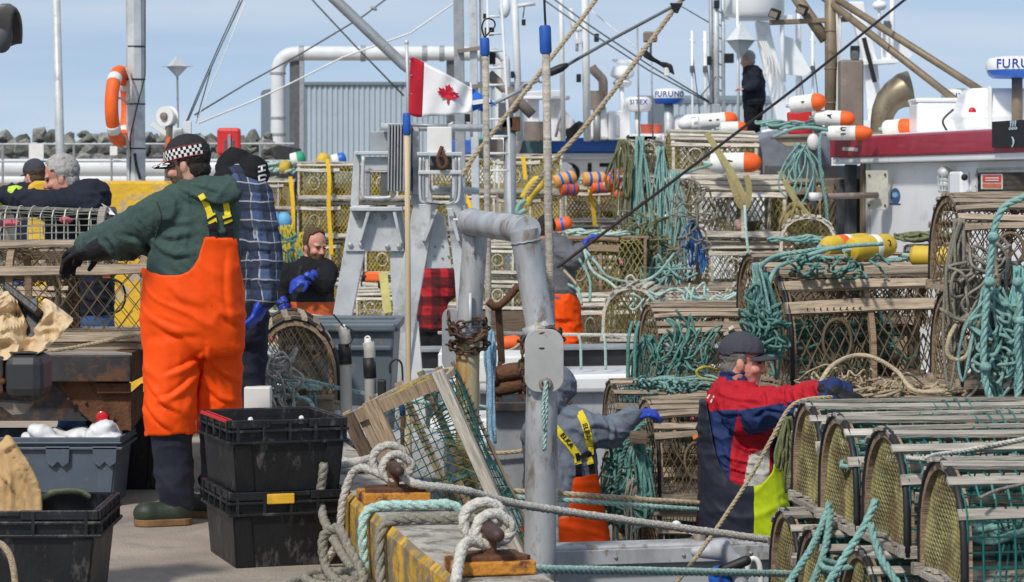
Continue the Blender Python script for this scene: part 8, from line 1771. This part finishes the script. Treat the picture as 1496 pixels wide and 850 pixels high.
loose('thick teal rope falling off the roof edge', [(1200, 196, 24.4), (1197, 212, 24.3), (1199, 250, 24.3), (1206, 290, 24.25), (1209, 330, 24.3)], .017, r_teal, True); loose('teal rope on the roof edge buoys', [(1130, 200, 24.6), (1160, 188, 24.5), (1185, 186, 24.4), (1210, 190, 24.4)], .016, r_teal)
loose('pale line tying the open fronted trap down', [(1088, 300, 24.3), (1090, 340, 24.2), (1094, 380, 24.2), (1093, 430, 24.3)], .014, r_pale); loose('teal line from the big white buoy', [(1040, 240, 24.8), (1020, 246, 24.7), (990, 256, 24.7)], .014, r_teal)
loose('teal rope draped from planked trap to barrel trap', [(1230, 362, 15.5), (1180, 366, 15.4), (1130, 376, 15.3), (1106, 398, 14.3), (1100, 440, 14.1)], .014, r_teal, True); loose('second teal rope draped to the barrel trap', [(1290, 356, 15.4), (1220, 362, 15.3), (1150, 384, 15.1), (1128, 402, 14.2), (1116, 450, 14.0)], .013, r_teal)
loose('yellow rope end on the trap beside the charcoal cap', [(1048, 540, 15.5), (1030, 536, 15.4), (1018, 542, 15.4), (1024, 552, 15.4), (1050, 556, 15.4)], .009, r_yel); loose('blue rope loop above the boarded trap', [(998, 450, 21.5), (1005, 438, 21.4), (1018, 436, 21.4), (1024, 445, 21.4)], .012, r_lblue); loose('pale rope loop above the boarded trap', [(920, 420, 21.0), (915, 408, 21), (922, 402, 21), (930, 412, 21)], .010, r_white)
loose('teal line knotted at the trap below the blue glove', [(945, 618, 13.8), (935, 622, 13.8), (922, 640, 13.8), (912, 660, 13.85), (905, 690, 13.9), (900, 720, 14)], .013, r_teald, True); MB().bar(P(920, 638, 13.75), P(946, 640, 13.75), .12, .06).build('trap_weight', w_dark, None, False, .01, label='dark wooden block hung on teal rope under the blue glove', cat='block')
# ---- flat straps
def webbing(label, pts, w_, m, group=None):
    q = spline([P(*p) for p in pts], 5); mb = MB(); rings = []
    for i, p in enumerate(q):
        t = (q[min(i + 1, len(q) - 1)] - q[max(i - 1, 0)]).normalized(); s = t.cross(V((0, 1, 0))).normalized() * w_ / 2; rings.append([p - s, p + s, p + s + V((0, .006, 0)), p - s + V((0, .006, 0))])
    return mb.loft(rings).build('cargo_strap', m, None, label=label, cat='strap', group=group)
for pts, lab in ((((478, 232, 35.9), (481, 262, 35.85), (480, 300, 35.85), (483, 350, 35.85), (484, 372, 35.85)), 'yellow strap down the far trap wall above the bearded man'), (((424, 258, 35.9), (428, 300, 35.85), (428, 345, 35.85)), 'yellow strap at the corner of the far trap wall'), (((764, 228, 35.9), (768, 262, 35.85)), 'short yellow strap behind the grey pole'), (((860, 272, 35.9), (866, 300, 35.85), (869, 330, 35.85)), 'yellow strap under the striped buoys'), (((680, 285, 35.9), (690, 308, 35.85)), 'yellow strap end beside the steel frame')):
    webbing(lab, pts, .055, r_ystrap)
t = webbing('olive strap crossing the silvered stack under the white buoy', [(1032, 194, 25.5), (1050, 222, 24.9), (1070, 254, 24.55), (1088, 290, 24.4), (1092, 300, 24.4)], .06, r_strap); webbing('second olive strap looping down the open fronted trap', [(1064, 250, 24.6), (1074, 280, 24.4), (1082, 300, 24.35), (1092, 298, 24.35), (1094, 272, 24.5), (1090, 256, 24.7)], .06, r_strap)
webbing('olive strap slanting down to the hooped trap', [(1140, 250, 24.9), (1155, 280, 24.2), (1172, 305, 23.6), (1188, 322, 23.2)], .06, r_strap); hank('knotted olive strap tail beside the hooped trap', 1160, 298, 335, 23.5, 4, 22, r_strap, .022)
mb = MB(); mb.tube(spline([P(770, 300, 30), P(776, 285, 30), P(790, 270, 30), P(784, 262, 30), P(774, 272, 30), P(764, 290, 30)], 5), .045, 8); mb.build('yellow_hook', m_buoyy, None, True, label='yellow hoist hook with teal rope behind the grey pole', cat='hook'); loose('teal rope on the yellow hoist hook', [(768, 292, 29.8), (758, 300, 29.8), (756, 312, 29.8), (768, 306, 29.8)], .03, r_teal)
# ---- rigging against the sky
def line(label, pts, r, m, cat='rigging', group=None): return MB().tube([P(*p) for p in pts], r, 6).build('rigging_line', m, None, True, label=label, cat=cat, group=group)
line('thick black cable slanting across the silvered trap stack', [(1370, -38, 25.5), (1316, 4, 25), (1160, 130, 23.6), (960, 282, 21.8), (815, 390, 20.9)], .013, mat('black_cable', (.02, .012, .012), .6))
loose('outer tan boom rope crossing the sky from the top', [(1010, -20, 30), (986, 12, 30), (912, 112, 29.5), (850, 190, 29), (810, 234, 29), (770, 285, 29.5)], .030, r_tan, True, 4); loose('inner tan boom rope rising past the blue gripped pole', [(890, -40, 31), (868, 3, 31), (790, 104, 30.5), (748, 158, 30), (690, 232, 30), (672, 262, 30)], .028, r_tan, True, 4)
t = thing('turnbuckle_stay', 'dark wire stay with turnbuckle running to the flag end', 'stay', P(760, 150, 31))
MB().tube([P(1000, -2, 31), P(986, 8, 31), P(900, 54, 31), P(830, 94, 31), P(806, 104, 31)], .022, 6).build('stay_wire', m_dgrey, t, True); MB().tube([P(830, 94, 31), P(820, 99, 31), P(806, 105, 31), P(800, 109, 31)], [.025, .05, .05, .03], 8).build('sleeve', m_black, t, True)
chain([P(802, 108, 31), P(780, 121, 31), P(760, 132, 31)], .045, .015, m_galvd, t); MB().tube([P(762, 131, 31), P(740, 142, 31), P(716, 154, 31)], .025, 6).build('rod', m_galvd, t, True)
for pts, r, m, lab in (([(352, -4, 30), (322, 62, 30), (292, 130, 30), (272, 178, 30)], .008, m_dgrey, 'first dark stay of the fan above the life float'), ([(358, -8, 30), (326, 60, 30), (298, 122, 30), (275, 176, 30)], .008, m_dgrey, 'second dark stay of the fan above the life float'), ([(352, 3, 29.5), (310, 95, 29.5), (288, 172, 29.5)], .007, m_dgrey, 'third dark stay of the fan above the life float'), ([(358, 3, 29), (330, 75, 29), (300, 145, 29), (286, 180, 29)], .006, m_offw, 'pale halyard in the fan above the life float'),
                        ([(570, -6, 40), (530, 24, 40), (440, 78, 40), (360, 122, 40), (284, 168, 40)], .014, m_dgrey, 'dark stay rising over the white pipe bend'), ([(690, -14, 38), (600, 48, 38), (500, 84, 38), (420, 124, 38), (370, 147, 38), (290, 180, 38)], .014, m_offw, 'pale rope rising across the corrugated shed'), ([(440, -20, 42), (462, 6, 42), (520, 68, 42), (590, 140, 42)], .016, m_dgrey, 'dark stay crossing down to the shed roof'),
                        ([(795, -12, 39), (860, 36, 39), (950, 96, 39), (1036, 148, 39)], .013, m_dgrey, 'upper dark stay between the white masts'), ([(795, 0, 39), (860, 46, 39), (950, 104, 39), (1040, 152, 39)], .013, m_dgrey, 'lower dark stay between the white masts'), ([(860, 12, 41), (930, 70, 41), (1000, 120, 41), (1034, 142, 41)], .009, m_offw, 'thin pale stay between the white masts'), ([(990, 6, 40), (1038, 34, 40)], .010, m_dgrey, 'short stay from the loudhailer top to the lattice mast'), ([(1024, 140, 39.3), (1034, 128, 39.3), (1046, 112, 39.3)], .010, m_dgrey, 'short stay at the lattice mast foot')):
    line(lab, pts, r, m)
MB().ell(P(546, 12, 40), (.06, .03, .03), Matrix.Rotation(R(30), 3, 'Y')).build('stay_shackle', m_galvd, None, True, label='small shackle on the dark stay above the white pipe', cat='shackle')
t = thing('deck_lamp', 'black horn shaped deck lamp hanging on the tan boom rope', 'lamp', P(957, 90, 30)); MB().loft([[P(x, y - w_, 30 + d), P(x, y - w_, 30 - d), P(x + w_ * .5, y + w_, 30 - d), P(x + w_ * .5, y + w_, 30 + d)] for x, y, w_, d in ((936, 76, 7, .1), (944, 80, 8, .1), (956, 88, 4, .05), (966, 94, 4, .05), (974, 98, 7, .1), (982, 102, 8, .12))]).build('horn', m_ink, t, False, .02)
MB().box(P(974, 105, 29.95), (.06, .1, .1)).build('lamp_face', m_offw, t, False, .01); MB().box(P(950, 54, 30.05), (.16, .14, .12)).build('lamp_box', m_brons, t, False, .015); MB().tube([P(951, 60, 30.05), P(950, 84, 30.02)], .015, 6).build('hanger', m_dgrey, t)
MB().loft([[P(978 + x, 4 + y, 30 + d) for x, y, d in ((0, 0, -.08), (20, 0, -.08), (12, 16, -.06), (6, 14, -.06))], [P(978 + x, 4 + y, 30.15) for x, y in ((0, 0), (20, 0), (12, 16), (6, 14))]]).build('block_sheave', m_black, None, False, .01, label='black block at the top end of the outer tan rope', cat='block')

# ---- more tangle over the trap fronts and tops
random.seed(77)
def tangle(label, x0, x1, y0, y1, D, n, m, r=.009, dep=.12):
    mb = MB()
    for k in range(n):
        x, y = rnd(x0 + (x1 - x0) * .12, x1 - (x1 - x0) * .12), rnd(y0 + (y1 - y0) * .1, y1 - (y1 - y0) * .1); pts = [P(x, y, D - rnd(0, dep))]; a = rnd(0, 6.3)
        for j in range(random.choice((4, 5, 7, 9))):
            a += rnd(-1.3, 1.3); st = rnd(.3, .7) * min(x1 - x0, y1 - y0) * .55; u, v_ = (2 * x - x0 - x1) / (x1 - x0), (2 * y - y0 - y1) / (y1 - y0)
            if u * u + v_ * v_ > rnd(.5, 1.1): a = math.atan2(-v_ * (y1 - y0), -u * (x1 - x0)) + rnd(-.9, .9)
            x += math.cos(a) * st; y += math.sin(a) * st; pts.append(P(x, y, D - rnd(0, dep)))
        mb.tube(spline(pts, 5), r * rnd(.8, 1.15), 5)
    return mb.build('rope_tangle', m, None, True, label=label, cat='rope')
tangle('grey-green rope tangle between the narrow stack and dark board trap', 900, 985, 300, 430, 24.6, 22, r_olive, .010); tangle('pale teal rope tangle at the foot of the centre stack', 930, 1015, 385, 432, 24.3, 16, r_teal, .011); tangle('thin dark line tangle beside the silvered open trap', 985, 1035, 250, 420, 24.3, 16, r_grey, .009)
tangle('dark teal tangle over the round trap front', 945, 1050, 470, 560, 15.75, 18, r_teald, .008); tangle('teal tangle along the top of the barrel trap', 1120, 1330, 376, 404, 14.6, 16, r_teald, .008, .3); tangle('dark teal tangle between round trap and barrel trap', 1085, 1140, 400, 560, 14.0, 20, r_teald, .009)
tangle('grey tangle in front of the side traps', 1395, 1500, 340, 580, 13.25, 26, r_grey, .010); tangle('teal tangle in front of the side traps', 1430, 1500, 420, 590, 13.1, 16, r_teal, .010); tangle('dark teal tangle under the blue glove', 885, 950, 640, 790, 14.1, 18, r_teald, .009); tangle('green tangle inside the barrel trap', 1150, 1380, 470, 560, 14.9, 20, r_teald, .008)
tangle('pale line tangle over the low boarded traps', 905, 1090, 418, 470, 20.4, 18, r_pale, .009); tangle('green and yellow line tangle beside the bearded man', 395, 440, 330, 480, 28.8, 18, r_teald, .012); tangle('pale rope tangle on the worn trap end', 350, 440, 520, 600, 13.95, 14, r_white, .008)
tangle('brown twine tangle along the boards behind the red sleeve', 1150, 1390, 545, 588, 13.7, 22, r_tan, .006, .2); tangle('teal tangle on top of the green wire trap', 900, 1060, 555, 580, 14.9, 18, r_teal, .008, .2)
bpy.data.objects.remove(RM); bpy.data.scenes.remove(TMP)
